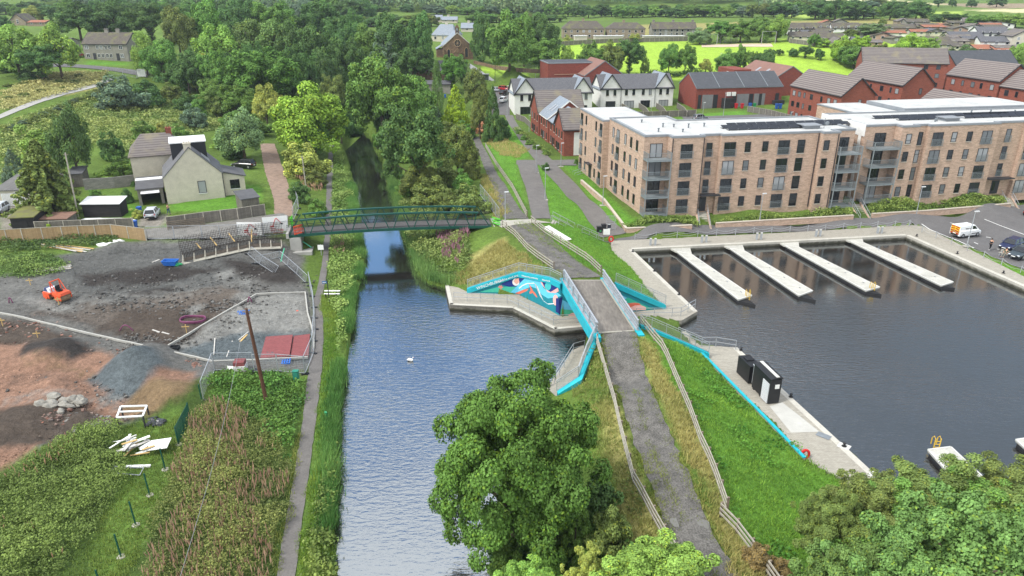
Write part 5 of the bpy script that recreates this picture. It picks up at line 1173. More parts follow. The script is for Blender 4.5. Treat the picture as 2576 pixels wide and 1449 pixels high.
for i,(lab,x0,x1,yb,ye,yr,wl_,rf,rd,dp,rw,cl) in enumerate([
 ('white shed-roofed terrace house at the left end of the village',150,345,345,292,230,render_w,tile_m,'u',9,2,4),
 ('grey stepped terrace house second in the village row',350,480,335,285,230,greyh,tile_m,'u',9,2,2),
 ('grey stepped terrace house with bright white end wall',485,620,318,282,230,greyh,tile_m,'u',9,2,2),
 ('white terrace house before the silver willow',640,760,325,285,232,render_w,tile_m,'u',9,2,2),
 ('grey terrace house ending against the silver willow',765,910,318,280,230,greyh,tile_m,'u',9,2,2),
 ('pale bungalow with flat porch at the park edge',210,490,412,368,320,beige,tile_m,'u',9,1,4),
 ('brown roofed bungalow with white conservatory at the park edge',520,745,432,395,335,pinkw,tile_m,'u',9,1,3),
 ('cream gabled bungalow at the corner of the park',645,770,487,432,385,cream,tile_b,'v',10,1,1),
 ('pink brick bungalow with wide gable among green trees',1020,1250,412,388,330,pinkw,tile_m,'v',12,1,3),
 ('brown bungalow with two white dormer windows',1165,1450,322,297,245,pinkw,tile_m,'u',9,1,2),
 ('low bungalow just behind the trees left of the red roofs',1690,1900,500,472,412,beige,tile_m,'u',9,1,3),
 ('grey roofed bungalow between cream and pink brick ones',840,1010,470,430,372,greyh,tile_g,'u',9,1,2),
 ('long low brown roof behind the silver willow',910,1170,300,278,238,drab,tile_m,'u',9,1,4),
 ('brown roofed bungalow before the white shed-roofed house',480,640,350,330,303,pinkw,tile_m,'u',8,1,3),
 ('brown bungalow right of the orange roof',1650,1840,365,335,300,beige,tile_m,'u',9,1,3),
 ('brown roofed house right of the long village roof',2000,2200,300,282,250,beige,tile_b,'u',9,1,3),
 ('dark roofed bungalow before the slate roofed white house',1960,2120,440,415,372,drab,tile_g,'u',9,1,2),
 ('brown roof at the top of the village near the right edge',2120,2270,280,268,246,drab,tile_b,'u',9,1,2),
 ('brown gabled bungalow below the top road',1850,1990,335,312,270,pinkw,tile_m,'v',9,1,1),
 ('brown roofed bungalow at the right edge below the beige gable',2380,2560,420,392,342,greyh,tile_b,'u',9,1,2),
 ('bungalow with bright orange tile roof',1430,1625,365,333,296,beige,tile_o,'u',9,1,3),
 ('brown roofed house at the top of the village',1450,1700,300,286,250,drab,tile_m,'u',9,1,3),
 ('grey bungalow with small twin windows below the brown house',1585,1770,366,335,292,greyh,tile_g,'v',10,1,2),
 ('wide brown roofed bungalow just behind the dark trees',1555,1800,470,438,366,pinkw,tile_m,'u',10,1,3),
 ('small bungalow squeezed beside the beige gabled one',1805,2000,462,442,396,beige,tile_b,'u',9,1,2),
 ('beige bungalow with large slate roof and long window strip',1830,2140,416,378,320,beige,tile_g,'u',10,1,5),
 ('long brown roof along the top road of the village',1810,2110,268,256,235,drab,tile_m,'u',9,1,4),
 ('pink gabled house beside the long brown roof',1700,1830,300,280,240,pinkw,tile_o,'v',10,1,1),
 ('white house with slate roof and dark shutters',2115,2395,388,332,270,render_w,tile_g,'u',10,2,4),
 ('white bungalow with brown timber gable above the glass conservatory',2130,2415,468,440,366,render_w,tile_g,'u',10,1,3),
 ('large beige gabled house cut by the right edge',2440,2660,475,365,300,beige,tile_b,'v',12,2,2),
 ('bungalow with bright red tile roof among dark trees',2080,2260,545,516,450,beige,tile_o,'u',10,1,2),
 ('bungalow with dull red tile roof and white gable behind the dark trees',2265,2425,552,532,475,beige,tile_o,'u',10,1,2),
 ('white gabled house high in the village by the right edge',2250,2450,285,262,226,render_w,tile_m,'v',10,1,2),
 ('small white house half hidden above the red roofs',1990,2130,312,292,256,render_w,tile_b,'v',9,1,1),
 ('grey roofed bungalow low at the right edge',2500,2640,560,520,460,beige,tile_b,'u',10,1,1)]):
 far_house('village_house',lab,'house',1932+.25*x0,1932+.25*x1,.25*yb,.25*ye,.25*yr,wl_,rf,rd,dp,rw,cl,group=g,rot=[-12,-8,-15][i % 3])
for i in range(26):
 px=2000+i*22+random.uniform(-8,8);py=random.choice((66,78,92,106,120,132))+random.uniform(-3,3)
 if py > 100 and px < 2150:py -= 34
 far_house('village_house','small house packed between the other village roofs','house',px,px+random.uniform(34,56),py,py-random.uniform(7,9),py-random.uniform(16,20),random.choice((beige,pinkw,drab,render_w,greyh)),random.choice((tile_m,tile_b,tile_g,tile_o)),random.choice('uuv'),9,1,2,group='small houses packed in the village',rot=random.uniform(-18,4))
g='houses by the church'
far_house('stone_house','grey house with shining slate roof just left of the church','house',1086,1146,104,88,61,beige,tile_s,'u',12,2,3,hip=2.5,chim=(.5,),group=g,rot=-14)
far_house('stone_house','house with bright pale roof farthest left behind the church','house',1075,1112,56,50,38,beige,tile_s,'u',9,1,2,group=g)
far_house('stone_house','pale roofed house right behind the church bellcote','house',1112,1150,58,52,42,beige,tile_s,'u',9,1,2,chim=(.4,),group=g)
far_house('stone_house','pale roofed house with red chimney right of the church','house',1160,1190,80,72,58,beige,tile_s,'u',9,1,1,chim=(.6,),group=g)
far_house('stone_house','tan house far away above the left trees','house',27,66,64,52,35,drab,tile_m,'v',10,2,1,group='houses at the far left')
far_house('stone_house','low brown roofed house beside the tan one far left','house',70,115,66,60,51,drab,tile_o,'u',9,1,2,group='houses at the far left')
far_house('stone_house','grey house end showing through the pale trees at far left','house',140,172,128,106,96,greyh,tile_m,'u',8,2,1,group='houses at the far left')
t=far_house('council_house','grey harled two-storey house with brown roof and lawn at the far left','house',215,332,151,110,82,greyh,tile_m,'u',8.5,2,0,rot=-6,chim=(.42,.68))
def grey_windows():
 b=gp(273.5,151);k=mpp(b);L=117*k;o=Vector((b.x-L/2,b.y,b.z));f=Fr(o,Vector((math.cos(R(-6)),math.sin(R(-6)),0)))
 for x in (.09,.335,.425,.525,.61,.86):
  for h in (.8,3.3):
   if x == .335 or 1:window(t,f.P(L*x,0,h),f.u,-f.v,1.25 if x in (.09,.86) else .95,1.2,wfr,None,1)
 for x in (.235,.765):m=MB();m._bar(f.P(L*x-.5,-.03,1.05),f.u*1,f.v*.06,UP*2.1);m.build('door',fasc,t)
grey_windows()
# --- church
def church():
 b=gp(1152,149);k=mpp(b);L=73*k;f=Fr(Vector((b.x-L/2,b.y,b.z)),Vector((.985,.12,0)));he=height_at(b,116)-b.z;hr=height_at(b,83)-b.z
 t=house('church','brown stone church with round rose window and bellcote on its gable','church',f,L,22,he,hr,stone,tile_s,'v',over=.15,verge=M('pale_skews',S(206,200,190),.8,.1,2))
 dark_g=GL[1]
 def arch(u,h,w,hh,n=10):
  m=MB();pts=[f.P(u-w/2,-.05,h),f.P(u+w/2,-.05,h)]+[f.P(u+w/2*math.cos(a),-.05,h+hh+w*.75*math.sin(a)) for a in [math.pi*i/n for i in range(n+1)]];m.poly(pts);o=m.build('arched_window',dark_g,t)
  m=MB();q=[f.P(u-w/2-.12,-.1,h)]+[f.P(u-(w/2+.12)*math.cos(a),-.1,h+hh+(w*.75+.15)*math.sin(a)) for a in [math.pi*i/n for i in range(n+1)]]+[f.P(u+w/2+.12,-.1,h)];m.tube(q,.1,6);m.build('surround',M('dressed_stone',S(176,150,120),.9,.15,2),o)
 arch(L*.19,.8,1.0,2.2);arch(L*.8,.8,1.1,2.6)
 c=L/2;hz=he+(hr-he)*.22
 m=MB();m.poly([f.P(c+1.25*math.cos(a),-.05,hz+1.25*math.sin(a)) for a in [2*math.pi*i/20 for i in range(20)]]);o=m.build('rose_window',GL[1],t)
 m=MB();m.tube([f.P(c+1.35*math.cos(a),-.1,hz+1.35*math.sin(a)) for a in [2*math.pi*i/20 for i in range(21)]],.13,6)
 for i in range(8):a=math.pi*i/4;m.bar(f.P(c,-.1,hz),f.P(c+1.25*math.cos(a),-.1,hz+1.25*math.sin(a)),.1)
 m.build('tracery',M('dressed_stone',S(176,150,120),.9,.15,2),o)
 m=MB();m.obox(f.P(c-1.5,-1.2,-1),f.u*3,f.v*1.2,UP*3.4);m.add([f.P(c-1.7,-1.3,2.4),f.P(c+1.7,-1.3,2.4),f.P(c,-1.3,4.4),f.P(c-1.7,.1,2.4),f.P(c+1.7,.1,2.4),f.P(c,.1,4.4)],[(0,1,2),(1,4,5,2),(4,3,5),(3,0,2,5)]);m.build('porch',stone,t)
 m=MB();m.obox(f.P(c-.75,-.1,hr-1.4),f.u*.45,f.v*1.1,UP*3.2);m.obox(f.P(c+.3,-.1,hr-1.4),f.u*.45,f.v*1.1,UP*3.2);m.obox(f.P(c-.75,-.12,hr-1.45),f.u*1.5,f.v*1.14,UP*.9);m.add([f.P(c-.95,-.2,hr+1.8),f.P(c+.95,-.2,hr+1.8),f.P(c,-.2,hr+3.3),f.P(c-.95,1.1,hr+1.8),f.P(c+.95,1.1,hr+1.8),f.P(c,1.1,hr+3.3)],[(0,1,2),(1,4,5,2),(4,3,5),(3,0,2,5),(0,3,4,1)]);bc=m.build('bellcote',stone,t)
 m=MB();m.tube([f.P(c,.4,hr+.2),f.P(c,.4,hr+.5),f.P(c,.4,hr+1.0)],[.34,.26,.1],8);m.build('bell',M('bell_bronze',S(90,80,60),.5,.1,2,metal=.6),bc)
 m=MB();m.obox(f.P(-2.6,1.5,-1),f.u*2.6,f.v*9,UP*(he*.72+1));m.build('side_aisle',stone,t);m=MB();q=[f.P(-2.8,1.3,he*.72),f.P(.1,1.3,he*1.05),f.P(.1,10.7,he*1.05),f.P(-2.8,10.7,he*.72)];m.add(q+[x+UP*.15 for x in q],[(3,2,1,0),(4,5,6,7),(0,1,5,4),(1,2,6,5),(2,3,7,6),(3,0,4,7)]);m.build('aisle_roof',tile_s,t)
 for u in (.1,L-.1):m=MB();m.obox(f.P(u-.35,-.55,-1),f.u*.7,f.v*.55,UP*(he*.8+1));m.build('buttress',stone,t)
church()
t=far_house('stone_cottage','grey stone cottage with slate roof behind the poplar','cottage',1045,1115,200,178,153,stone,tile_g,'u',8,1,0,chim=(.02,))
b=gp(1080,200);k=mpp(b);f=Fr(Vector((b.x-35*k,b.y,b.z)));window(t,f.P(16*k,-.05,1.4),f.u,-f.v,.9,1.4,wfr,wfr)
far_house('porch_shed','low grey roofed outbuilding in front of the stone cottage','outbuilding',1070,1133,232,212,203,greyh,tile_g,'u',5,1,0)
# ------------------------------------------------------------------ foliage
rng=np.random.default_rng(11)
def leaf_mat(name,col,trans=.13,var=.12):
 if name in MATS:return MATS[name]
 m=bpy.data.materials.new(name);m.use_nodes=True;MATS[name]=m;N,L=m.node_tree.nodes,m.node_tree.links
 for n in list(N):N.remove(n)
 out=N.new('ShaderNodeOutputMaterial');at_=N.new('ShaderNodeAttribute');at_.attribute_name='Col'
 oi=N.new('ShaderNodeObjectInfo');hs=N.new('ShaderNodeHueSaturation');mr=N.new('ShaderNodeMapRange');mr.inputs[3].default_value=0.5-.012;mr.inputs[4].default_value=.5+.01
 L.new(oi.outputs['Random'],mr.inputs[0]);L.new(mr.outputs[0],hs.inputs['Hue'])
 m2=N.new('ShaderNodeMapRange');m2.inputs[3].default_value=1-var;m2.inputs[4].default_value=1+var;L.new(oi.outputs['Random'],m2.inputs[0]);L.new(m2.outputs[0],hs.inputs['Value'])
 mx=N.new('ShaderNodeMix');mx.data_type='RGBA';mx.blend_type='MULTIPLY';mx.inputs['Factor'].default_value=1;L.new(at_.outputs['Color'],mx.inputs['A']);mx.inputs['B'].default_value=(*col,1)
 L.new(mx.outputs['Result'],hs.inputs['Color'])
 b=N.new('ShaderNodeBsdfPrincipled');b.inputs['Roughness'].default_value=.6;b.inputs['Specular IOR Level'].default_value=.25;L.new(hs.outputs[0],b.inputs['Base Color'])
 t=N.new('ShaderNodeBsdfTranslucent');L.new(hs.outputs[0],t.inputs[0]);ms=N.new('ShaderNodeMixShader');ms.inputs[0].default_value=trans
 L.new(b.outputs[0],ms.inputs[1]);L.new(t.outputs[0],ms.inputs[2]);L.new(ms.outputs[0],out.inputs[0]);return m
def unit(v):return v/np.maximum(1e-6,np.linalg.norm(v,axis=-1,keepdims=True))
def leaves(c,n,s,asp=.62,fold=.16):
 """diamond leaf clusters: centres c, normals n, sizes s -> quads"""
 k=len(c);r=rng.normal(size=(k,3));a=unit(np.cross(n,r));b=np.cross(n,a);s=s[:,None]
 return np.stack([c+a*s*.5,c+b*s*.5*asp+n*s*fold,c-a*s*.5,c-b*s*.5*asp+n*s*fold],1)
def crown(n_cl,n_leaf,ls,rc=(.11,.19),shape='round',seed=0,openness=.0,droop=0.0):
 global rng;rng=np.random.default_rng(seed+100)
 C=[]
 if shape in ('round','tall','loose','bush','layer'):
  d=unit(rng.normal(size=(n_cl*3,3)));lo={'bush':-.05,'layer':-.5}.get(shape,-.62);d=d[d[:,2] > lo][:n_cl]
  r=rng.uniform(.25,1,len(d))**.45
  lump=.62+.66*np.array([vnoise(x*2.1+seed,y*2.1+z*1.7,.55,seed) for x,y,z in d])
  C=d*(r*lump)[:,None]*.40
  if shape == 'bush':C[:,2]=C[:,2]*2+.12
  else:C[:,2]=C[:,2]*1.06+.5
  R_=rng.uniform(*rc,len(d))*(1.1-.35*r)
 elif shape == 'cone':
  z=rng.uniform(0,1,n_cl)**1.25;a=rng.uniform(0,6.28,n_cl);rr=(1-z)**.85*.46*rng.uniform(.55,1,n_cl)**.5
  C=np.stack([np.cos(a)*rr,np.sin(a)*rr,z*.93+.02],1);R_=rng.uniform(*rc,n_cl)*(1.1-.75*z)
 elif shape == 'poplar':
  z=rng.uniform(0,1,n_cl);a=rng.uniform(0,6.28,n_cl);rr=np.sin(np.pi*np.clip(z*.9+.12,0,1))**.6*.34*rng.uniform(.4,1,n_cl)
  C=np.stack([np.cos(a)*rr,np.sin(a)*rr,z*.95+.02],1);R_=rng.uniform(*rc,n_cl)
 elif shape == 'spruce':
  L_=[]
  for i in range(n_cl):
   z=rng.uniform(.08,.98);a=rng.uniform(0,6.28);ln=(1-z)**.8*.5*rng.uniform(.6,1.1)
   for q in np.linspace(.25,1,5):L_.append((math.cos(a)*ln*q,math.sin(a)*ln*q,z-.10*q*q+.02))
  C=np.array(L_);R_=np.full(len(C),rc[0])
 elif shape == 'bough':
  L_,Q=[],[]
  for i in range(n_cl):
   d=unit(rng.normal(size=3));d[2]=abs(d[2])*1.05-.32 if rng.uniform() < .8 else d[2]*.5-.3;d=unit(d);ln=.5*rng.uniform(.66,1.02);s_=np.cross(d,[0,0,1.0])
   for q in np.linspace(.36,1,6):
    L_.append(np.array([0,0,.42])+d*ln*q*np.array([1,1,1.08])+rng.normal(size=3)*.035*q-np.array([0,0,.05*q*q]));Q.append(rng.uniform(*rc)*(1.15-.45*q))
  C=np.array(L_);R_=np.array(Q)
 V_,K_=[],[]
 for c,r in zip(C,R_):
  n=max(6,int(n_leaf*(r/np.mean(R_))**2));d=unit(rng.normal(size=(n,3)) + unit(c-np.array([0,0,.42]))*.75)
  p=c + d*(r*rng.uniform(.55,1.08,n))[:,None]*np.array([1,1,.82])
  if droop:p[:,2] -= droop*rng.uniform(0,1,n)**2
  nn=unit(d*.75 + np.array([0,0,.55]) + rng.normal(size=(n,3))*.45)
  V_.append(leaves(p,nn,ls*rng.uniform(.7,1.3,n)))
  t=rng.uniform(.72,1.22);k=np.repeat((t*rng.uniform(.78,1.22,n))[:,None],3,1)
  y=rng.uniform(0,1,n) < .05+.12*(rng.uniform() < .25);k[y] *= (1.5,1.25,.7);K_.append(k)
 V_=np.concatenate(V_);K_=np.concatenate(K_)
 if shape == 'bush':V_[...,2]=np.maximum(V_[...,2],0)
 return V_,np.repeat(K_,4,0)
bark=M('bark',S(96,84,72),.95,.3,3,.6,12,streak=(2,2,.4));bark_p=M('pale_bark',S(160,154,144),.9,.3,3,.5,10,streak=(2,2,.5))
def trunk_mesh(kind):
 m=MB()
 if kind == 'tree':
  m.tube([(0,0,-.04),(.004,.002,.12),(.0,.006,.3),(.01,.0,.55),(.0,.0,.8)],[.034,.026,.022,.015,.005],9)
  for i in range(9):
   a=i*2.4;z=.2+.05*i;l=.3-.012*i;m.tube([(0,0,z),(math.cos(a)*l*.45,math.sin(a)*l*.45,z+.1),(math.cos(a)*l,math.sin(a)*l,z+.17)],[.014,.009,.003],6)
 elif kind == 'bush':
  for i in range(5):a=i*1.3;m.tube([(0,0,-.05),(math.cos(a)*.1,math.sin(a)*.1,.3),(math.cos(a)*.25,math.sin(a)*.25,.6)],[.02,.014,.004],5)
 else:
  m.tube([(0,0,-.03),(0,0,.5),(0,0,.97)],[.022,.014,.003],8)
  if kind == 'spruce':
   for i in range(26):a=i*2.4;z=.1+.033*i;l=(1-z)**.8*.42;m.tube([(0,0,z),(math.cos(a)*l,math.sin(a)*l,z-.04)],[.006,.002],4)
 return m
leafm={
 'dark':S(72,100,52),'mid':S(88,120,54),'light':S(112,142,64),'bright':S(118,148,52),'olive':S(96,110,56),'yellow':S(136,144,70),'grey':S(102,124,80),'blue':S(88,108,84),'brown':S(160,118,92),'gold':S(132,158,44),'syc':S(76,110,45),'pale':S(90,116,60),'bracken':S(108,92,60),
}
leafm={k:leaf_mat('leaf_'+k,tuple(min(.9,c*1.75) for c in v)) for k,v in leafm.items()}
PROTO={};BT={'bough':.93,'round':.93,'tall':.95,'loose':.9,'layer':.94}
def proto(key,name,shape,trunk,seed,n_cl,n_leaf,ls,**kw):
 V_,K_=crown(n_cl,n_leaf,ls,shape=shape,seed=seed,**kw)
 if shape not in ('bush','cone','spruce','poplar'):
  lo=V_[...,2].min();V_[...,2]=(V_[...,2]-lo)/(V_[...,2].max()-lo)*BT[shape]+(1-BT[shape])
 else:V_[...,2] /= V_[...,2].max()
 w=max(np.percentile(abs(V_[...,0]),99),np.percentile(abs(V_[...,1]),99));V_[...,:2] *= .5/w
 r=bpy.data.objects.new(name,None);link(r);WLOC[r.name]=Vector((0,0,0))
 np_mesh('crown' if shape != 'bush' else 'foliage',V_,4,leafm['mid'],K_,parent=r)
 trunk_mesh(trunk).build('trunk' if trunk != 'bush' else 'stems',bark,r,smooth=True)
 freeze(r);PROTO[key]=r;r['_n']=0;return r
for i in range(4):proto('round%d' % i,'broadleaf_tree','round' if i % 2 else 'bough','tree',i,62+6*i if i % 2 else 48,300 if i % 2 else 130,.036,**({} if i % 2 else dict(rc=(.08,.14))))
for i in range(2):proto('loose%d' % i,'broadleaf_tree','loose','tree',20+i,60,190,.034,rc=(.09,.16))
proto('tall0','broadleaf_tree','tall','tree',31,64,280,.036,rc=(.1,.17))
for i in range(3):proto('bush%d' % i,'shrub','bush','bush',40+i,44,230,.05,rc=(.12,.2))
proto('cone0','conifer','cone','pole',50,110,130,.036,rc=(.07,.11),droop=.03)
proto('poplar0','poplar_tree','poplar','pole',51,80,150,.03,rc=(.1,.16))
proto('spruce0','spruce_tree','spruce','spruce',52,150,26,.04,rc=(.03,.05),droop=.02)
proto('weep0','weeping_tree','loose','tree',53,64,230,.034,rc=(.09,.15),droop=.14)
proto('layer0','hawthorn_tree','layer','tree',54,60,240,.036,rc=(.1,.15))
proto('hero0','sycamore_tree','round','tree',63,270,420,.0155,rc=(.05,.092))
proto('hero1','sycamore_tree','bough','tree',64,60,380,.0205,rc=(.05,.095))
proto('fine0','willow_tree','bough','tree',65,44,420,.0165,rc=(.05,.095))
USED=set()
TREES=[]
def tree(label,kind,tint,x,ytop,ybase,w,group=None,D=None,name=None,cat=None,rot=None,bk=None):
 p=gp(x,ybase) if D is None else None
 if D is not None:q=atD(x,ytop,D);p=Vector((q.x,D,tz1(q.x,D)))
 h=max(.8,height_at(p,ytop)-p.z);ww=w*mpp(p+Vector((0,0,h*.6)))
 src=PROTO[kind];rz=random.uniform(0,6.28) if rot is None else rot
 cr='foliage' if kind.startswith('bush') else 'crown';mats={cr:leafm[tint],'trunk':bark,'stems':bark}
 o=dup(src,p-Vector((0,0,.05)),rz,(ww,ww,h),label=label,group=group,mats=mats)
 if name:o.name=name
 o['category']=cat or ('shrub' if kind.startswith('bush') else 'tree');TREES.append((p.x,p.y,ww/2));return o
T=tree
T('dark tree at the far left edge above the road','round0','dark',8,33,80,48);T('yellow green tree beside the tan house far left','round1','yellow',86,12,58,52);T('small dark tree between the yellow green one and the dark wood','round2','dark',130,14,58,42)
T('round tree high up at the far left in front of the open field','round3','mid',45,12,50,44)
T('tall pale green tree at the left edge, left of its pale twin','loose0','light',52,58,195,125);T('tall pale green tree just left of the grey house','loose1','light',158,52,198,110);T('darker tree standing low between the two pale ones','round2','dark',112,108,203,105)
T('dark tree low at the far left road','bush0','dark',20,120,180,50);T('dark undergrowth shrub beneath the pale trees','bush1','dark',70,170,203,60)
gd='dark old trees behind the grey house'
for lab,k,ti,x,yt,yb,w in (('broad dark tree behind and left of the grey house','round0','dark',205,-6,102,115),('dark tree straight behind the grey house roof','round1','dark',295,-8,100,105),('blackish tree behind the right end of the grey house','round2','dark',385,4,110,105),('olive brown tree right of the dark house trees','round3','olive',455,11,140,88),('tall green tree next to the olive brown one','tall0','mid',530,-12,140,95),('dark tree between the olive tree and the ash crowns','round1','dark',600,-4,120,95),('small light tree peeping out over the grey house roof','loose0','light',270,48,95,40)):T(lab,k,ti,x,yt,yb,w,gd)
for lab,k,ti,x,yt,yb,w in (('light green tree touching the right end of the grey house','loose0','light',372,77,190,66),('mid green tree right of the light one by the grey house','round3','mid',418,95,205,95),('pale spreading ash crown in the left wood','loose1','light',565,55,195,125),('pale ash right of the spreading one','loose0','pale',645,44,185,130),('yellowish low tree in front of the ashes','round1','yellow',512,132,225,88),('light round tree beside the yellowish low one','loose1','bright',566,150,235,80),('big rich green round tree in the middle of the left wood','round2','syc',678,118,285,165),('feathery pale ash above the rich green tree','loose0','pale',700,45,200,130),('dark shrub tree under the mid green one','round0','dark',455,150,225,70),
 ('low green tree left of the rich green one','round3','mid',545,195,285,95),('small tree at the foot of the rich green one','round0','mid',610,205,300,90)):T(lab,k,ti,x,yt,yb,w,'trees of the left wood')
for lab,k,ti,x,yt,yb,w in (('dark fir-like tree right of the feathery ash','tall0','dark',748,48,215,85),('dark tree left of the domed yew','round0','dark',800,42,220,95),('shadowy tree behind the domed yew','round1','dark',846,52,200,80),('grey green tree at the top above the feathery ash','round2','mid',690,0,120,105),('dark crown at the very top left of the big one','round3','dark',640,-12,110,80),('big dark crown cut by the top of the frame','round0','dark',812,-14,120,115),('dark tree sloping down right of the big top crown','round1','dark',890,18,130,70),('green tree between the top crown and the yew','loose1','mid',770,70,190,70),('very dark domed yew above the canal','round2','dark',880,91,235,84),('tall round lime tree left of the church','round3','dark',986,27,185,98),('tallest lime tree nearest the church','tall0','dark',1062,23,195,76),('flat topped dark pine in front of the limes','layer0','blue',975,79,190,92),('dark mass of foliage between yew and limes','round1','mid',925,55,180,90),('low dark tree under the tallest lime','round0','dark',1040,105,205,90)):T(lab,k,ti,x,yt,yb,w,'dark trees above the canal')
for lab,k,ti,x,yt,yb,w in (('huge green willow filling the canal bend','round0','mid',965,112,350,172),('right shoulder of the canal bend trees, rounder and duller','round3','mid',1045,188,340,118),('small round tree left of the canal bend','round2','olive',846,184,300,62),('bright yellow green maple left of the canal','round1','bright',792,202,392,178),('darker green tree in front of the bright maple','round3','mid',778,255,395,95),('olive yellow tree behind the bungalow willow','loose1','yellow',676,206,330,85),('dark leafy tree leaning from the right bank','round2','dark',1050,256,500,158),('olive tree between the dark leafy one and the track','loose0','olive',1152,312,445,108),('layered hawthorn low on the right bank','layer0','olive',1060,392,500,112),('tree with grey shadowed leaves at the maple foot','round0','dark',860,250,360,60)):T(lab,k,ti,x,yt,yb,w,'trees along the canal')
T('dark willow closing the view along the canal','round1','dark',893,236,322,84,'trees along the canal');T('dark overhanging shrub at the far end of the canal','bush0','dark',878,292,334,56,'bushes on the right bank')
T('slim tall poplar beside the stone cottage','poplar0','pale',1103,144,310,30);T('golden green cypress cone right of the poplar','cone0','gold',1148,210,325,76);T('round green tree hiding the cottage end','round2','syc',1142,134,232,64);T('drooping grey birch beside the round cottage tree','weep0','grey',1170,138,235,32)
T('thin olive scrub tree by the bus shelter','loose0','olive',1196,168,275,68);T('brownish scrub tree below the thin olive one','loose1','olive',1208,222,350,62);T('dark spruce at the end of the white houses path','cone0','dark',1241,210,355,56,name='conifer');T('pinkish brown dying shrub at the foot of the dark spruce','bush0','brown',1213,290,335,42);T('dark shrub right of the dying brown one','bush1','dark',1262,285,348,44);T('green shrub left of the dying brown one','bush2','mid',1170,300,350,60);T('low bush beside the small white gate','bush1','olive',1130,300,350,50)
gc='big trees by the church green'
for lab,k,ti,x,yt,yb,w in (('dark lime right beside the church gable','tall0','dark',1214,23,160,66),('spreading green lime on the church green','round1','mid',1282,20,176,112),('tall dark tree at the left edge of the park','round3','dark',1362,34,160,86),('rounded tree by the road bend below the park','round2','mid',1364,94,194,94),('slender lime between church green and park','tall0','mid',1318,28,168,60),('small bush on the church lawn','bush0','dark',1206,142,160,22)):T(lab,k,ti,x,yt,yb,w,gc)
gp2='trees of the playing field'
for lab,k,ti,x,yt,yb,w in (('young light tree at the left corner of the playing field','loose1','light',1424,112,175,38),('green tree left of three clumped behind the brick hall','round0','mid',1486,98,190,70),('rust tinged tree in the middle of the clump behind the hall','round1','olive',1532,97,190,66),('dark green tree right in the clump behind the hall','round2','dark',1582,95,190,72),('thin sapling right of the clump by the lamp','loose0','light',1622,142,190,24),('left of two matching round trees on the bright grass','round3','mid',1681,107,186,52),('right of two matching round trees on the bright grass','round0','mid',1722,104,186,54),('thin yellow sapling on the bright grass','loose1','yellow',1774,146,186,34),('spreading tree before the tree with pointed top','round1','mid',1830,121,186,66),('pointed tree above the shop roof','tall0','mid',1861,108,182,36),('small round tree right of the pointed one','round2','mid',1888,126,186,34),('dark tree beside the white framed hall window','round3','dark',1922,121,188,60),
 ('silvery bush tree left of the swings','round1','grey',1760,68,111,66),('dense tree behind the swings','round2','mid',1812,50,108,76),('dense tree right of the one behind the swings','round0','mid',1862,46,107,80),('tall tree behind the climbing frame','round3','mid',1912,40,106,84),('light topped tree at the right end of the playground','loose1','light',1952,33,106,64),('yellow round bush by the park fence','round2','yellow',1597,83,107,26),('small yellow bush beside the caravan','bush1','yellow',1427,86,110,26)):T(lab,k,ti,x,yt,yb,w,gp2)
for i,(x,yt,yb,w) in enumerate(((1960,122,139,22),(1994,120,142,28),(2025,114,147,36),(2058,121,151,26))):T(['smallest of four young trees on the grass behind the far hall','second young tree from the playground behind the far hall','largest of four young trees behind the far hall','young tree nearest the village behind the far hall'][i],'round%d' % i,'dark',x,yt,yb,w,gp2)
gv='trees along the village edge'
for lab,k,ti,x,yt,yb,w in (('bright green tree at the corner by the cream bungalow','round1','bright',2116,88,155,60),('bright green tree just right of the corner one','round2','bright',2160,86,142,48),('spreading grey green tree above the back flats','round3','mid',2146,114,172,100),('dark olive tree right of the spreading one','round0','olive',2216,107,152,64),('yellow green tree in the middle of the village edge','round1','bright',2285,81,150,76),('lime green tree right of the yellow green one','round2','light',2322,91,145,60),('blackish tree under the yellow green one','round3','dark',2280,112,155,56),('wide dark tree behind the flats by the court','round0','dark',2374,117,182,96),('dark tree right of the wide one','round1','dark',2424,111,168,64),('small dark tree below the red roofs','round2','dark',2492,131,172,50),('feathery green tree at the right edge by the red roofs','tall0','light',2549,106,172,44),('dark rounded tree in the gap left of the wide dark one','round1','dark',2330,118,165,48),('silver willow among the village houses','round2','grey',2190,57,97,70),('thin tree above the silver willow','tall0','olive',2216,44,78,22),('green garden tree left of the silver willow','round3','olive',2141,72,97,42),('garden tree before the brown bungalow and conservatory','round0','mid',2047,82,118,34),('garden shrub by the bungalow fence','bush0','bright',2070,95,118,40)):T(lab,k,ti,x,yt,yb,w,gv)
gf='field trees beyond the village'
for lab,k,ti,x,yt,yb,w in (('left dark tree of the clump on the bright field','round0','dark',2050,0,49,76),('tallest dark tree of the clump on the bright field','round1','dark',2100,-9,49,76),('right tree of the clump on the bright field','round2','dark',2152,4,51,66),('lone spreading oak left of its twin in the field','round3','dark',2238,3,51,64),('broad field oak right of its twin','round0','dark',2302,2,53,76),('dark hedge tree behind the village roofs','round1','dark',2372,29,60,64),('lower hedge tree beside the dark one','round2','dark',2414,33,60,44),('light hedge tree above the white houses','round3','mid',2452,35,68,54),('light hedge tree second from the right edge','round1','light',2502,33,68,62),('light hedge tree at the right edge above the village','round0','light',2553,32,70,58),('isolated small tree far up the pale field','round2','dark',2360,-4,18,28),('isolated tree right of the small one up the field','round3','dark',2395,-3,18,22),('round tree in the pale field near the top edge','round1','dark',2443,-4,18,28),('wide tree on the pale field near the right corner','round0','dark',2506,-7,18,44),('large tree left of the bright field','round2','dark',1962,4,46,60),('tree behind the left corner of the bright field','round3','mid',2006,2,34,50)):T(lab,k,ti,x,yt,yb,w,gf)
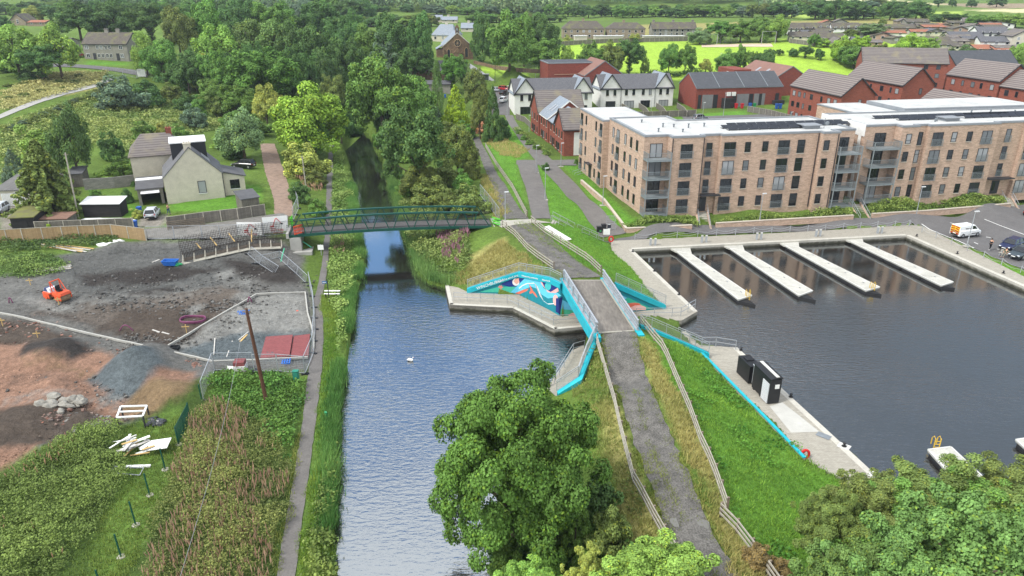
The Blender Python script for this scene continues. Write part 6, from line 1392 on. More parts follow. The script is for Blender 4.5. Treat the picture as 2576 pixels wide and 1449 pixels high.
for lab,k,ti,x,yt,yb,w in (('large grey green thicket beside the country lane','bush0','blue',305,187,272,112),('thicket right of the large one by the lane','bush1','dark',380,190,264,86),('blue grey bush in the meadow behind the bungalow','bush2','blue',490,256,322,72),('green bush on the meadow edge left of the yellow one','bush0','mid',367,301,355,58),('yellow garden bush behind the bungalow','bush1','yellow',410,302,353,46),('dark bush right of the yellow garden one','bush2','mid',454,308,358,56),('grassy green bush left of the weeping birch','bush1','light',106,311,412,118),('dark bush right of the weeping birch','bush0','dark',287,328,402,60),('garden bush behind the block wall','bush2','mid',312,388,450,80),('lighter garden bush at the block wall','bush0','light',268,420,455,48),('dark shrub behind the black parked car','bush1','dark',592,356,398,60),('light scrub at the wall behind the bungalow','bush2','light',560,330,372,60),('dense low scrub under the yellow green trees','bush0','mid',630,285,340,90),('scrub at the far end of the meadow','bush2','olive',430,205,250,60),('meadow scrub left of the olive yellow tree','bush1','mid',585,275,335,70)):T(lab,k,ti,x,yt,yb,w,'shrubs of the meadow and gardens')
T('dark weeping birch in the left meadow','weep0','dark',200,250,452,116);T('sparse grey spruce over the black sheds','spruce0','olive',132,348,545,165);T('bluish conifer behind the garage with white doors','cone0','blue',44,372,455,62);T('grey green weeping willow behind the bungalow','weep0','grey',616,268,402,132)
T('yellow flowering shrub beside the red drive','bush0','yellow',766,356,445,106);T('dead pinkish bush under the bright maple','bush2','brown',768,318,364,48);T('bramble bush left of the towpath near the footbridge','bush1','mid',796,492,542,56);T('dark bramble beside the wooden pole','bush0','dark',756,455,505,56);T('pink tinted scrub above the dark bramble','bush1','olive',790,420,468,60)
for i in range(26):
 x=20+i*11+random.uniform(-8,8);yl=330-(x-20)*.42;T('low grey heather-like scrub along the country lane','bush%d' % (i % 3),random.choice(['blue','olive','olive']),x,yl-13,yl+random.uniform(-2,7),26,'scrub along the country lane')
for x,y in ((20,215),(60,208),(110,200),(150,205),(200,190),(160,222),(100,228),(60,238),(20,246),(190,205)):T('low dry scrub in the field left of the lane','bush%d' % (x % 3),'olive',x,y-6,y+2,28,'scrub in the dry field')
for lab,k,ti,x,yt,yb,w in (('bramble thicket on the right bank above the footbridge','bush0','olive',1180,462,540,90),('pale bramble beside the bramble thicket','bush2','olive',1128,470,535,70),('green bush at the water below the hawthorn','bush1','mid',1020,450,500,60),('bush right of the hawthorn under the olive tree','bush2','olive',1120,400,470,80),('olive bush against the upper track','bush0','olive',1185,385,450,50),('dark brush under the leaning leafy tree','bush1','dark',985,380,450,60),('wide brush under the right shoulder trees','bush2','mid',1040,300,400,110),('brush at the water below the olive tree','bush0','olive',1080,440,520,90),('dark brush at the foot of the huge willow','bush1','dark',1000,280,370,90),('grey brush along the upper track fence','bush2','mid',1165,420,490,60),('green brush opposite the bright maple','bush0','mid',960,318,370,40)):T(lab,k,ti,x,yt,yb,w,'bushes on the right bank')
for x,y in ((1306,335),(1318,350),(1332,362),(1350,374),(1372,386)):T('small garden shrub before the red brick row','bush%d' % (x % 3),'mid',x,y-12,y+2,22,'garden shrubs of the brick row')
T('small dark bush on the lawn at the lamp post','bush0','dark',1372,408,428,22);T('bush left of the buff flats side door','bush1','mid',1449,398,412,14)
T('big leafy sycamore standing in front beside the canal','hero0','syc',1292,933,1392,405,rot=.6);T('young spruce below the big sycamore','cone0','mid',1445,1222,1405,125,name='spruce_tree');T('dark olive shrub right of the young spruce','bush2','olive',1535,1262,1410,120);T('dark holly shrub behind the young spruce','bush0','dark',1500,1190,1330,120);T('ivy covered shrub at the sycamore foot by the water','bush1','mid',1275,1330,1440,110);T('tangled shrub below the orange coil','bush2','mid',1370,1385,1470,130)
gn='leafy treetops along the bottom of the picture'
T('bright maple top at the bottom under the gravel track fence','hero1','light',1665,1382,1500,330,gn,D=27.5);T('small maple top at the bottom by the water','hero1','light',1322,1412,1500,190,gn,D=28.5);T('yellow leaved branch top left of the bright maple','hero1','yellow',1488,1375,1500,130,gn,D=29)
T('olive willow over the quay end, left of two','fine0','olive',2190,1200,1400,270,gn);T('widest olive willow in front of the floating pontoon','fine0','olive',2345,1168,1400,330,gn,rot=2.2);T('olive willow at the right edge over the basin','fine0','olive',2520,1192,1390,300,gn,rot=4)
T('low olive willow between the grey sallow and the quay end','fine0','olive',2070,1225,1405,150,gn,rot=1);T('dull green willow in the gap before the pale sycamores','fine0','mid',2250,1255,1445,330,gn,rot=3);T('dull green willow before the right edge','fine0','mid',2470,1230,1440,330,gn,rot=5)
T('grey green sallow on the slope beside the brown bracken','fine0','olive',2092,1268,1440,190,gn);T('pale sycamore crown filling the bottom right corner','hero1','pale',2500,1262,1500,430,gn,D=25);T('pale sycamore crown left of the corner one','hero1','pale',2300,1312,1500,330,gn,D=25.5);T('pale low crown at the bottom next to the grey sallow','hero1','pale',2160,1372,1500,240,gn,D=25.5)
T('brown bracken clump on the steep lawn edge','bush0','bracken',1905,1365,1420,70);T('second brown bracken clump beside the loose fence','bush1','bracken',1962,1402,1450,70)
for i in range(26):
 x=random.uniform(955,1085);T('dense young growth along the wooded canal','round%d' % random.choice((1,3)),random.choice(['mid','dark','mid','blue']),x,random.uniform(215,270),random.uniform(285,345) if x > 950 else 275,random.uniform(45,70),'young growth along the canal')
for i in range(14):T('bushy edge of the left wood above the meadow','bush%d' % (i % 3),random.choice(['mid','dark','olive']),470+i*17,238+random.uniform(-14,10),285+random.uniform(-8,12),random.uniform(38,60),'edge of the left wood')
k=0
for y0,n,x0,x1,hh in ((26,9,1960,2330,26),(46,8,2040,2330,30),(20,8,1960,2320,20),(44,22,1410,2010,30),(36,26,1080,2010,24),(30,20,900,1960,18),(56,9,1180,1420,24),(66,14,880,1090,26)):
 for i in range(n):
  x=x0+(x1-x0)*(i+random.uniform(.2,.8))/n;ti=random.choice(['dark','dark','mid','mid','olive','light','blue'])
  T('tree in the long wooded edge beyond the far houses',random.choice(['round0','round1','round2','round3','tall0']),ti,x,y0-hh*random.uniform(.75,1.25),y0+random.uniform(-2,2),random.uniform(34,62),'wooded edge beyond the far houses')
for i in range(30):
 x=-20+i*32+random.uniform(-12,12);T('tree in the wood at the top left',random.choice(['round0','round1','round2','loose1']),random.choice(['dark','mid','dark','blue']),x,random.uniform(-12,6) if x > 160 else random.uniform(0,10),random.uniform(52,62) if x > 160 else 36,random.uniform(50,76),'wood at the top left')
for i in range(26):
 x=470+i*16+random.uniform(-10,10);T('undergrowth tree in the middle of the left wood',random.choice(['round0','round1','round2','round3']),random.choice(['dark','mid','dark']),x,random.uniform(95,150),random.uniform(215,260),random.uniform(45,75),'undergrowth of the left wood')
# ------------------------------------------------------------------ ground plants nobody could count
fol=leaf_mat('plants',(1,1,1),.2,0)
def scatter(poly,dens,avoid=()):
 P_=G2(poly) if poly and len(poly[0]) == 2 and not isinstance(poly,np.ndarray) else poly
 xs=[p[0] for p in P_];ys=[p[1] for p in P_];A=(max(xs)-min(xs))*(max(ys)-min(ys));n=int(A*dens)
 x=rng.uniform(min(xs),max(xs),n);y=rng.uniform(min(ys),max(ys),n)
 x2=x+(fnoise(x,y,2.5,5)-.5)*1.2;y2=y+(fnoise(x,y,2.5,6)-.5)*1.2
 k=inside(x2,y2,P_)
 for a in avoid:k &= ~inside(x,y,a)
 return x[k],y[k]
def colr(c1,c2,t):c1,c2=np.array(c1),np.array(c2);return c1*(1-t[:,None])+c2*t[:,None]
def blades(x,y,n,h,w,c1,c2,lean=.5,spread=.12,seed=1,lodge=(0,0)):
 z=tz(x,y);big=fnoise(x,y,3.5,seed)
 x=np.repeat(x,n);y=np.repeat(y,n);z=np.repeat(z,n);big=np.repeat(big,n);k=len(x)
 bx=x+rng.normal(size=k)*spread;by=y+rng.normal(size=k)*spread;a=rng.uniform(0,6.28,k);hh=h*rng.uniform(.5,1.25,k)*(.6+.8*big);l=lean*rng.uniform(.2,1,k)*hh
 d=np.stack([np.cos(a)*l+lodge[0]*hh,np.sin(a)*l+lodge[1]*hh,hh],1);s=rng.uniform(0,6.28,k);sx=np.stack([np.cos(s),np.sin(s),0*s],1)*w*.5
 p=np.stack([bx,by,z-.02],1);V_=np.stack([p-sx,p+sx,p+d],1)
 t=np.clip(rng.uniform(0,1,k)*.55+(big-.3)*1.1,0,1);c=colr(c1,c2,t)*rng.uniform(.75,1.25,k)[:,None]
 return V_,np.repeat(c,3,0)
def leafy(x,y,n,h,s,c1,c2,spread=.18,seed=2):
 z=tz(x,y);big=fnoise(x,y,2.6,seed)
 x=np.repeat(x,n);y=np.repeat(y,n);z=np.repeat(z,n);big=np.repeat(big,n);k=len(x);hh=h*(.1+1.75*np.clip(big*1.5-.25,0,1.2))*rng.uniform(.15,1,k)**.6
 p=np.stack([x+rng.normal(size=k)*spread,y+rng.normal(size=k)*spread,z+hh],1);nn=unit(np.stack([rng.normal(size=k)*.6,rng.normal(size=k)*.6,np.full(k,.8)],1))
 V_=leaves(p,nn,s*rng.uniform(.6,1.3,k));c=colr(c1,c2,np.clip(big*1.5-.25+rng.normal(size=k)*.15,0,1))*rng.uniform(.7,1.3,k)[:,None]
 return V_,np.repeat(c,4,0)
def spikes(x,y,h,w,c1,c2,hb):
 z=tz(x,y);k=len(x);a=rng.uniform(0,3.14,k);sx=np.stack([np.cos(a),np.sin(a),0*a],1)*w/2;hh=h*rng.uniform(.6,1.2,k);l=rng.normal(size=(k,2))*.12
 p=np.stack([x,y,z+hb],1);q=p+np.stack([l[:,0],l[:,1],hh],1);m_=(p+q)/2
 V_=np.stack([p,m_+sx,q,m_-sx],1);return V_,np.repeat(colr(c1,c2,rng.uniform(0,1,k)),4,0)
def stuff(name,Vs,k,label=None):
 V_=np.concatenate([v[0] for v in Vs]);C2=np.concatenate([v[1] for v in Vs]);o=np_mesh(name,V_,k,fol,C2);return tag(o,label,None,None,'stuff')
G1=lambda *c:tuple(min(1,v*1.5) for v in S(*c))
emb1_=[(1478,905),(1505,870),(1535,985),(1590,1180),(1650,1340),(1725,1460),(1600,1500),(1480,1420),(1500,1300),(1540,1200),(1480,1100),(1440,990)]
emb3_=[(1650,855),(1745,876),(1930,1060),(2026,1160),(2110,1204),(2060,1300),(1990,1440),(1900,1380),(1830,1290),(1740,1050),(1680,910)]
weedA=[(-160,1240),(0,1205),(210,1085),(300,1075),(300,1110),(330,1200),(150,1449),(130,1560),(-420,1600)]
weedB=[(480,1050),(540,1010),(620,1050),(700,1090),(735,1180),(700,1380),(676,1449),(660,1560),(330,1560),(385,1300),(470,1150)]
weedC=[(520,965),(560,940),(700,940),(765,975),(735,1140),(640,1060),(540,1010)]
x,y=scatter(weedA,16);x2,y2=scatter(weedB,16);x3,y3=scatter(weedC,16)
stuff('weeds',[leafy(x,y,13,.75,.16,G1(70,88,40),G1(118,138,68)),leafy(x2,y2,12,.8,.16,G1(72,88,44),G1(122,128,68),seed=5),leafy(x3,y3,7,.6,.24,G1(54,86,34),G1(92,126,52),seed=7)],4,'tangle of tall dark green weeds')
xs,ys_=scatter(weedB,13);f=fnoise(xs,ys_,5,41) > .47;xa,ya=scatter(weedA,4);fa=fnoise(xa,ya,4,43) > .56
xk,yk=scatter(emb3_,3.2);fk=fnoise(xk,yk,3.2,61) > .52;xl,yl=scatter(emb1_,3);fl=fnoise(xl,yl,2.6,63) > .5;xj,yj=scatter([(520,960),(700,940),(765,975),(735,1180),(640,1060)],4);fj=fnoise(xj,yj,2.2,65) > .52
stuff('broadleaf_weeds',[leafy(xk[fk],yk[fk],12,.34,.2,G1(58,100,34),G1(96,134,48),.22,67),leafy(xl[fl],yl[fl],12,.45,.2,G1(74,92,44),G1(130,134,66),.25,68),leafy(xj[fj],yj[fj],14,.9,.26,G1(48,82,34),G1(92,128,54),.35,69)],4,'clumps of docks and nettles in the grass')
stuff('dead_weeds',[spikes(xs[f],ys_[f],.85,.08,G1(144,108,94),G1(164,134,112),.4),spikes(xa[fa],ya[fa],.6,.1,G1(146,104,88),G1(160,130,100),.35)],4,'brown seed spikes standing over the weeds')
path_mid=[(300,1075),(480,1030),(470,1140),(400,1290),(345,1400),(280,1560),(110,1560),(190,1400),(330,1200),(285,1110)]
x,y=scatter(path_mid,26);verge=[(806,760),(818,720),(850,745),(862,900),(852,1100),(846,1260),(850,1449),(858,1560),(742,1560),(745,1449),(772,1250),(796,1087),(812,940),(817,800)]
xv,yv=scatter(verge,34);xw,yw=scatter([(700,1449),(735,1250),(762,1087),(750,1087),(720,1250),(672,1449)],34)
stuff('verge_grass',[blades(x,y,5,.26,.06,G1(84,106,48),G1(134,148,74)),blades(xv,yv,5,.3,.055,G1(86,122,40),G1(144,160,72),seed=3),blades(xw,yw,4,.3,.055,G1(112,132,58),G1(150,150,84))],3,'grass along the towpath')
def bank(pts,half,dens):
 P_=[Vector((*p,0)) for p in pts];st=resample(P_,1/dens if dens < 1 else .3);a=np.array([v[:2] for v in st]);n=int(dens*3);a=np.repeat(a,n,0);return a[:,0]+rng.normal(size=len(a))*half,a[:,1]+rng.normal(size=len(a))*half*.6
Lb=WATER[2:16];xr,yr=bank(P2([(836,1330),(838,1180),(840,1090),(846,1010),(858,950),(868,890),(874,830),(878,780),(886,740),(902,700),(908,650),(900,610),(895,575),(890,530),(884,480)],.3),.4,16)
k=fnoise(xr,yr,4,8) > .36;xr,yr=xr[k],yr[k]
Rb=P2([(975,465),(990,500),(1006,540),(1016,580),(1028,620),(1044,660),(1060,695),(1085,712),(1118,720)],.3);xq,yq=bank(Rb,.8,14)
stuff('reeds',[blades(xr,yr,4,.95,.07,G1(54,104,48),G1(118,158,84),.45,.2,4,(.12,-.05)),blades(xq,yq,4,1.0,.07,G1(60,104,52),G1(120,152,84),.45,.2,6)],3,'tall reeds leaning over the canal edge')
xb,yb=scatter([(745,1560),(775,1449),(795,1300),(818,1200),(838,1100),(846,1180),(842,1300),(846,1449),(850,1560)],16);xc,yc=scatter([(826,720),(836,600),(838,500),(842,400),(862,400),(884,480),(900,560),(908,640),(896,700),(880,760),(868,860),(856,900),(840,740)],12)
xd,yd=scatter([(1010,500),(1070,520),(1130,560),(1180,600),(1190,650),(1150,700),(1110,712),(1060,690),(1030,620),(1010,560)],12)
stuff('bank_weeds',[leafy(xb,yb,6,.8,.26,G1(60,86,40),G1(118,136,66)),leafy(xc,yc,6,.8,.28,G1(74,108,48),G1(134,158,84),seed=9),leafy(xd,yd,6,.9,.28,G1(62,92,46),G1(124,140,76),seed=13)],4,'rough weeds on the canal banks')
xp,yp=scatter([(1095,590),(1160,575),(1185,600),(1150,680),(1110,660)],14);f=fnoise(xp,yp,2,4) > .45;xp2,yp2=scatter([(745,440),(810,440),(815,490),(760,490)],6);xp3,yp3=scatter([(838,600),(865,600),(862,650),(840,650)],7)
stuff('willowherb',[spikes(xp[f],yp[f],.8,.14,G1(150,104,124),G1(128,96,100),.7),spikes(xp2,yp2,.7,.14,G1(176,132,116),G1(150,124,100),.5),spikes(xp3,yp3,.6,.12,G1(150,112,110),G1(140,120,90),.5)],4,'pinkish flower spikes on the canal banks')
emb1=[(1478,905),(1505,870),(1535,985),(1590,1180),(1650,1340),(1725,1460),(1600,1500),(1480,1420),(1500,1300),(1540,1200),(1480,1100),(1440,990)]
emb2=[(1606,845),(1650,866),(1690,960),(1760,1120),(1826,1290),(1880,1390),(1945,1480),(1850,1480),(1770,1290),(1690,1090),(1640,960)]
emb3=[(1650,855),(1745,876),(1930,1060),(2026,1160),(2110,1204),(2060,1300),(1990,1440),(1900,1380),(1830,1290),(1740,1050),(1680,910)]
emb4=[(1190,718),(1110,715),(1170,680),(1260,605),(1390,690),(1300,682)]
x1,y1=scatter(emb1,26);x2,y2=scatter(emb2,26);x3,y3=scatter(emb3,26);x4,y4=scatter(emb4,20)
x5,y5=scatter([(1205,345),(1262,345),(1335,378),(1300,398),(1260,390)],9);x6,y6=scatter([(1205,440),(1225,440),(1280,540),(1250,556)],14);x7,y7=scatter([(1290,560),(1340,560),(1440,650),(1508,690),(1430,650)],12)
stuff('long_grass',[blades(x1,y1,5,.36,.055,G1(92,114,50),G1(156,150,92),.9,seed=14),blades(x2,y2,5,.36,.055,G1(108,118,56),G1(170,156,100),.9,seed=15),blades(x4,y4,5,.5,.06,G1(118,120,62),G1(176,162,106),.8,seed=16),blades(x5,y5,4,.5,.08,G1(150,140,84),G1(176,162,106),.8),blades(x6,y6,4,.45,.07,G1(130,130,70),G1(170,156,100),.8),blades(x7,y7,4,.3,.06,G1(90,120,48),G1(130,140,70))],3,'long yellowing grass on the embankments')
def strip(pts,half,dens):
 P_=smooth_line(GP_(pts),2);st=resample(P_,.25);a=np.repeat(np.array([v[:2] for v in st]),dens,0);return a[:,0]+rng.normal(size=len(a))*half,a[:,1]+rng.normal(size=len(a))*half*.4
GP_=lambda L:[gp(*q) for q in L]
tr_=[strip([(1835,1520),(1800,1449),(1755,1370),(1712,1290),(1660,1180),(1622,1080),(1585,960)],.16,5),strip([(1725,1449),(1650,1250),(1580,1060),(1530,920),(1504,848)],.3,9),strip([(1848,1449),(1758,1270),(1678,1080),(1618,930),(1597,842)],.3,9),strip([(1466,700),(1410,655),(1330,580)],.15,2),strip([(1424,704),(1370,655),(1290,580)],.25,6),strip([(1225,430),(1270,510),(1295,555)],.2,3)]
stuff('track_grass',[blades(a,b_,6,.2,.06,G1(84,102,46),G1(132,142,72),.9) for a,b_ in [(p[fnoise(p,q,1.8,70) > .44],q[fnoise(p,q,1.8,70) > .44]) for p,q in tr_]],3,'grass tufts along the middle and edges of the track')
x8,y8=scatter([(1340,566),(1395,562),(1530,614),(1665,772),(1545,706),(1515,690),(1430,652)],16);x9,y9=scatter([(1352,412),(1376,410),(1505,578),(1515,598),(1388,550)],9);x10,y10=scatter([(1292,300),(1334,396),(1302,406),(1330,535),(1265,420),(1270,380)],6);x11,y11=scatter([(1415,412),(1452,415),(1590,548),(1612,552),(1560,570),(1520,510)],9);x12,y12=scatter([(2282,568),(2576,686),(2576,708),(2300,580)],14)
stuff('lawn_grass',[blades(x3,y3,5,.19,.06,G1(68,108,36),G1(128,160,62),.8,seed=22),blades(x8,y8,5,.19,.06,G1(68,108,36),G1(126,156,62),.8,seed=23)] + [blades(a,b,3,.14,.07,G1(84,128,42),G1(122,158,58),.6,seed=24) for a,b in ((x9,y9),(x10,y10),(x11,y11),(x12,y12))],3,'bright green grass of the lawns')
xe,ye=scatter([(1562,574),(1617,551),(1748,553),(1758,576),(1590,583)],14);xf,yf=scatter([(1786,560),(2030,538),(2140,530),(2140,548),(2000,560),(1795,572)],14);xg,yg=scatter([(2185,520),(2300,506),(2480,492),(2520,492),(2525,518),(2330,536),(2195,546)],14);xh,yh=scatter([(1290,330),(1300,325),(1385,390),(1376,396)],7)
stuff('ground_cover',[leafy(a,b,6,.6,.28,G1(74,100,42),G1(128,144,72),seed=i) for i,(a,b) in enumerate(((xe,ye),(xf,yf),(xg,yg),(xh,yh)))],4,'leafy ground cover in front of the flats')
xm,ym=scatter([(0,640),(130,642),(178,672),(140,695),(0,702),(-80,690)],10);xn,yn=scatter([(-40,612),(60,602),(290,590),(300,612),(120,632),(-40,640)],8)
xo,yo=scatter([(0,320),(230,232),(420,235),(560,250),(640,330),(520,330),(420,360),(280,390),(140,300),(60,420),(0,450)],2.2);xt,yt=scatter([(0,235),(110,185),(270,180),(250,212),(100,252),(0,282)],1.6)
stuff('meadow_plants',[leafy(xm,ym,6,.6,.26,G1(66,92,44),G1(124,142,72)),leafy(xn,yn,6,.7,.28,G1(54,76,38),G1(100,116,60)),leafy(xo,yo,7,.6,.5,G1(84,106,52),G1(150,156,88),.5,33),leafy(xt,yt,7,.5,.5,G1(132,134,84),G1(176,168,112),.5,35)],4,'rough meadow growth on the left')
xi,yi=scatter([(1205,720),(1240,760),(1236,1340),(1240,1449),(1250,1560),(1420,1560),(1420,1390),(1330,1370),(1300,1300)],.01)
xi,yi=scatter([(1232,1340),(1300,1320),(1420,1380),(1500,1390),(1600,1400),(1720,1480),(1700,1560),(1240,1560)],14)
stuff('undergrowth',[leafy(xi,yi,7,.9,.3,G1(40,72,34),G1(92,124,58),seed=44)],4,'dark ivy and nettles under the big sycamore')
def hill_wood():
 n=7000;Y=rng.uniform(600,1150,n);X=rng.uniform(-.62,.40,n)*Y;g=fnoise(X,Y,90,90);Z=tz(X,Y);keep=(g > .4) | (Y > 800);X,Y,Z=X[keep],Y[keep],Z[keep];Vs,Cs=[],[]
 for x,y,z in zip(X,Y,Z):
  h=rng.uniform(9,15);m_=40;d=unit(rng.normal(size=(m_,3)));d[:,2]=abs(d[:,2]);p=np.array([x,y,z+h*.3])+d*np.array([h*.55,h*.55,h*.75])*rng.uniform(.75,1.05,(m_,1))
  Vs.append(leaves(p,unit(d+rng.normal(size=(m_,3))*.4),np.full(m_,2.6)));t=rng.uniform(.65,1.35);Cs.append(np.repeat(np.array(G1(*((92,116,78) if rng.uniform() < .7 else (126,144,94))))[None]*t*rng.uniform(.8,1.2,(m_,1)),4,0))  # leaf colour lightened to add distance haze to the woods
 o=np_mesh('far_woods',np.concatenate(Vs),4,fol,np.concatenate(Cs));tag(o,'wooded hillside across the top of the view',None,None,'stuff')
hill_wood()
# ------------------------------------------------------------------ lamps, posts, water furniture
def on(px,py,z=None):return gp(px,py) if z is None else at(px,py,z)
def lamp(label,px,py,ty,z=None,arm=1,pad=True,s=1.0,rz=0.0):
 b=on(px,py,z);h=height_at(b,ty)-b.z;t=thing('street_lamp',label,'street lamp',b,'grey street lamps')
 m=MB();m.tube([b-UP*.1,b+UP*h*.25,b+UP*h*.26,b+UP*h],[.09*s,.085*s,.06*s,.05*s],8);m.build('pole',galv,t)
 m=MB();d=Vector((math.cos(rz),math.sin(rz),0));n=Vector((-d.y,d.x,0));q=b+UP*(h-.02);m._bar(q-d*.1*s,d*.62*s+UP*.06,n*.26*s,UP*.12*s);o=m.build('lantern',M('lamp_head',S(206,208,208),.5,.05,3),t)
 if pad:m=MB();m.box(b-UP*.1,(1.0,.7,.16));m.build('base',concrete,t)
for lab,px,py,ty,z in (('lamp post standing just right of the green footbridge',1271,556,483,None),('lamp post at the corner of the upper footpath',1349,435,366,None),('lamp post in the middle of the lawn strip',1371,503,423,None),('lamp post by the red and white end wall',1411,419,360,None),('lamp post in front of the left side of the flats',1516,517,443,None),('lamp post in front of the nearer flats beside the steps',1909,568,487,1.1),('lamp post in front of the second flats',2303,547,470,1.15),('tall lamp post on a pad beside the white van',2432,619,532,.9)):lamp(lab,px,py,ty,z)
for lab,px,py,ty in (('slim lamp by the front row houses',1331,332,290),('lamp behind the white terrace gardens, left one',1550,291,262),('lamp behind the white terrace gardens, right one',1637,292,247),('lamp at the grey car',1766,308,258),('lamp on the grass before the shops',1819,294,234),('lamp at the corner of the first red flats',1988,306,282),('lamp in the parking court',2353,272,230),('lamp by the stepped flats',2478,262,216),('lamp behind the hall by the bright grass',1808,186,134),('tall lamp by the park corner',1347,198,139),('lamp on the road below the church trees',1378,200,164),('lamp beside the brick hall',1471,190,144),('lamp before the white house gable',1276,293,216)):lamp(lab,px,py,ty,pad=False,s=.9)
def pole(label,px,py,tx,ty,r=.14,mat=None,z=None,name='telegraph_pole',cat='pole'):
 b=on(px,py,z);top=atD(tx,ty,b.y+.02*(ty-py)*0);t=thing(name,label,cat,b);m=MB();m.tube([b-UP*.3,b+(top-b)*.5,top],[r,r*.9,r*.72],10);m.build('shaft',mat or M('pole_wood',S(92,62,46),.9,.25,2,streak=(4,4,.3)),t)
 m=MB();m.bar(top-Vector((.35,0,.3)),top+Vector((.35,0,-.3)),.08,.1);m.build('crossbar',timber_d,t);return top
ptop=pole('tall brown wooden telegraph pole standing in the weeds',672,1016,619,776,.17)
def cable(label,pts,r=.018,name='overhead_cable',mat=None):m=MB();m.tube(pts,r,5);return tag(m.build(name,mat or M('cable_grey',S(140,142,144),.6,.05,2),smooth=True),label,'cable')
e1=atD(438,1500,26);cable('overhead cable running from the brown pole down to the bottom edge',[ptop+(e1-ptop)*f-UP*1.1*math.sin(math.pi*f) for f in [i/14 for i in range(15)]],.014)
e2=at(545,905,1.6);cable('thin stay wire from the brown pole to the site fence',[ptop,e2],.008)
pole('grey wooden pole in the brambles left of the towpath',771,482,760,392,.11,timber);pole('small wooden pole at the top of the red drive',733,372,730,317,.1,timber);pole('wooden pole by the track hedge',1149,318,1147,282,.1,timber);pole('leaning grey pole in the sparse spruce',197,545,164,384,.13,timber)
pole('dark slim pole on the road by the church green',1245,208,1246,150,.1,fasc);pole('pale slim lamp-like pole in the dark wood',824,178,824,132,.1,timber)
grn=M('green_powder_coat',S(22,78,62),.5,.1,2)
for i,(bx,by,tx,ty) in enumerate(((416,1181,405,1128),(377,1246,367,1192),(342,1321,331,1262),(305,1401,291,1344),(254,1475,245,1434),(450,1118,446,1074),(480,1057,474,1014),(509,1012,501,967))):
 b=gp(bx,by);t=thing('fence_post',['green steel fence post by the heap of boards','green steel fence post next after the boards','green steel fence post with a large concrete collar','green steel fence post lowest but one in the weeds','green steel fence post cut by the bottom edge','green steel fence post at the near end of the mesh panel','green steel fence post at the far end of the mesh panel','green steel fence post at the brown sand heap'][i],'fence post',b,'green steel fence posts');h=height_at(b,ty)-b.z
 m=MB();m.bar(b-UP*.2,b+UP*h+Vector((-.06,0,0)),.08);m.build('post',grn,t);m=MB();m.cyl(b-UP*.12,.32,.17,9,.26);m.build('collar',concrete,t)
fence('mesh_panel','slack green mesh fence panel between two green posts','fence',[gp(450,1118),gp(465,1088),gp(480,1057)],1.75,[.1,.6,1.1,1.7],3,.05,(.03,.03),grn,bars=.09)
pon=M('pontoon_deck',S(186,184,174),.85,.16,.9,.2,12,fine=.15);flo=M('pontoon_float',S(34,34,36),.6,.2,1,.2,4);rub=M('pontoon_rim',S(206,205,198),.7,.06,2);yel=M('yellow_ladder',S(226,186,60),.5,.1,2)
def pontoon(label,quad,neck,ladder=None,z=.52):
 Q=[at(a,b,z) for a,b in quad];t=thing('pontoon',label,'pontoon',sum(Q,Vector())/4-UP*z,'white topped mooring pontoons')
 p=[(v.x,v.y) for v in Q];m=MB();m.prism(p,z-.22,z);m.build('deck',pon,t)
 c=sum(Q,Vector())/4;inn=[(c.x+(v.x-c.x)*.985,c.y+(v.y-c.y)*.985) for v in Q]
 a,b=(Q[0],Q[3]) if len(Q) == 4 else (Q[0],Q[-1]);L=(b-a).length;d=(b-a)/L;w=(Q[1]-Q[0])
 n=max(2,int(L/3))
 m=MB()
 for i in range(n):s0=a+d*(L*i/n+.12)+w*.04;m.obox(Vector((s0.x,s0.y,-.35)),w*.92,d*(L/n-.3),UP*(z-.23+.35))
 m.build('float',flo,t);m=MB()
 for x,y in zip(Q,Q[1:]+Q[:1]):m.bar(Vector((x.x,x.y,z-.03)),Vector((y.x,y.y,z-.03)),.14,.12)
 m.build('rim',rub,t)
 for i in range(1,n):q=a+d*(L*i/n);m=MB();m.bar(q+UP*.006,q+w+UP*.006,.05,.012);m.build('joint',concrete,t);m=MB();m.bar(q+w*.93-d*.15+UP*.06,q+w*.93+d*.15+UP*.06,.07,.07);m.build('cleat',galv,t)
 if neck:m=MB();P_=[at(a,b,z) for a,b in neck];m.prism([(v.x,v.y) for v in P_],z-.2,z+.01);m.build('gangway',pon,t)
 if ladder:
  o=at(*ladder,z);lt=MB()
  for s in (-.22,.22):lt.tube([o+Vector((s,0,-.8)),o+Vector((s,0,.75)),o+Vector((s,.25,.85)),o+Vector((s,.45,.6)),o+Vector((s,.45,.0))],.04,6)
  for k in range(5):lt.bar(o+Vector((-.22,0,-.6+.28*k)),o+Vector((.22,0,-.6+.28*k)),.04)
  lt.build('ladder',yel,t)
pontoon('pontoon nearest the mural bridge with a yellow ladder at its end',[(1702,632),(1740,640),(1891,743),(1858,753)],[(1678,621),(1735,618),(1741,641),(1701,633)],(1882,747))
pontoon('second pontoon from the mural bridge without a ladder',[(1835,624),(1873,631),(2044,731),(2010,743)],[(1809,613),(1866,610),(1874,632),(1834,625)])
pontoon('third pontoon from the mural bridge with a yellow ladder at its end',[(1974,617),(2010,622),(2213,722),(2179,731)],[(1952,606),(2008,603),(2011,623),(1973,618)],(2196,727))
pontoon('longest pontoon nearest the car park',[(2139,607),(2172,610),(2398,709),(2368,718)],[(2113,597),(2168,595),(2173,611),(2138,608)])
pontoon('floating pontoon end with yellow ladder behind the olive willows',[(2335,1131),(2392,1124),(2510,1235),(2450,1260)],None,(2356,1124));pontoon('pontoon end just entering at the right edge',[(2556,1106),(2610,1098),(2740,1190),(2680,1215)],None)
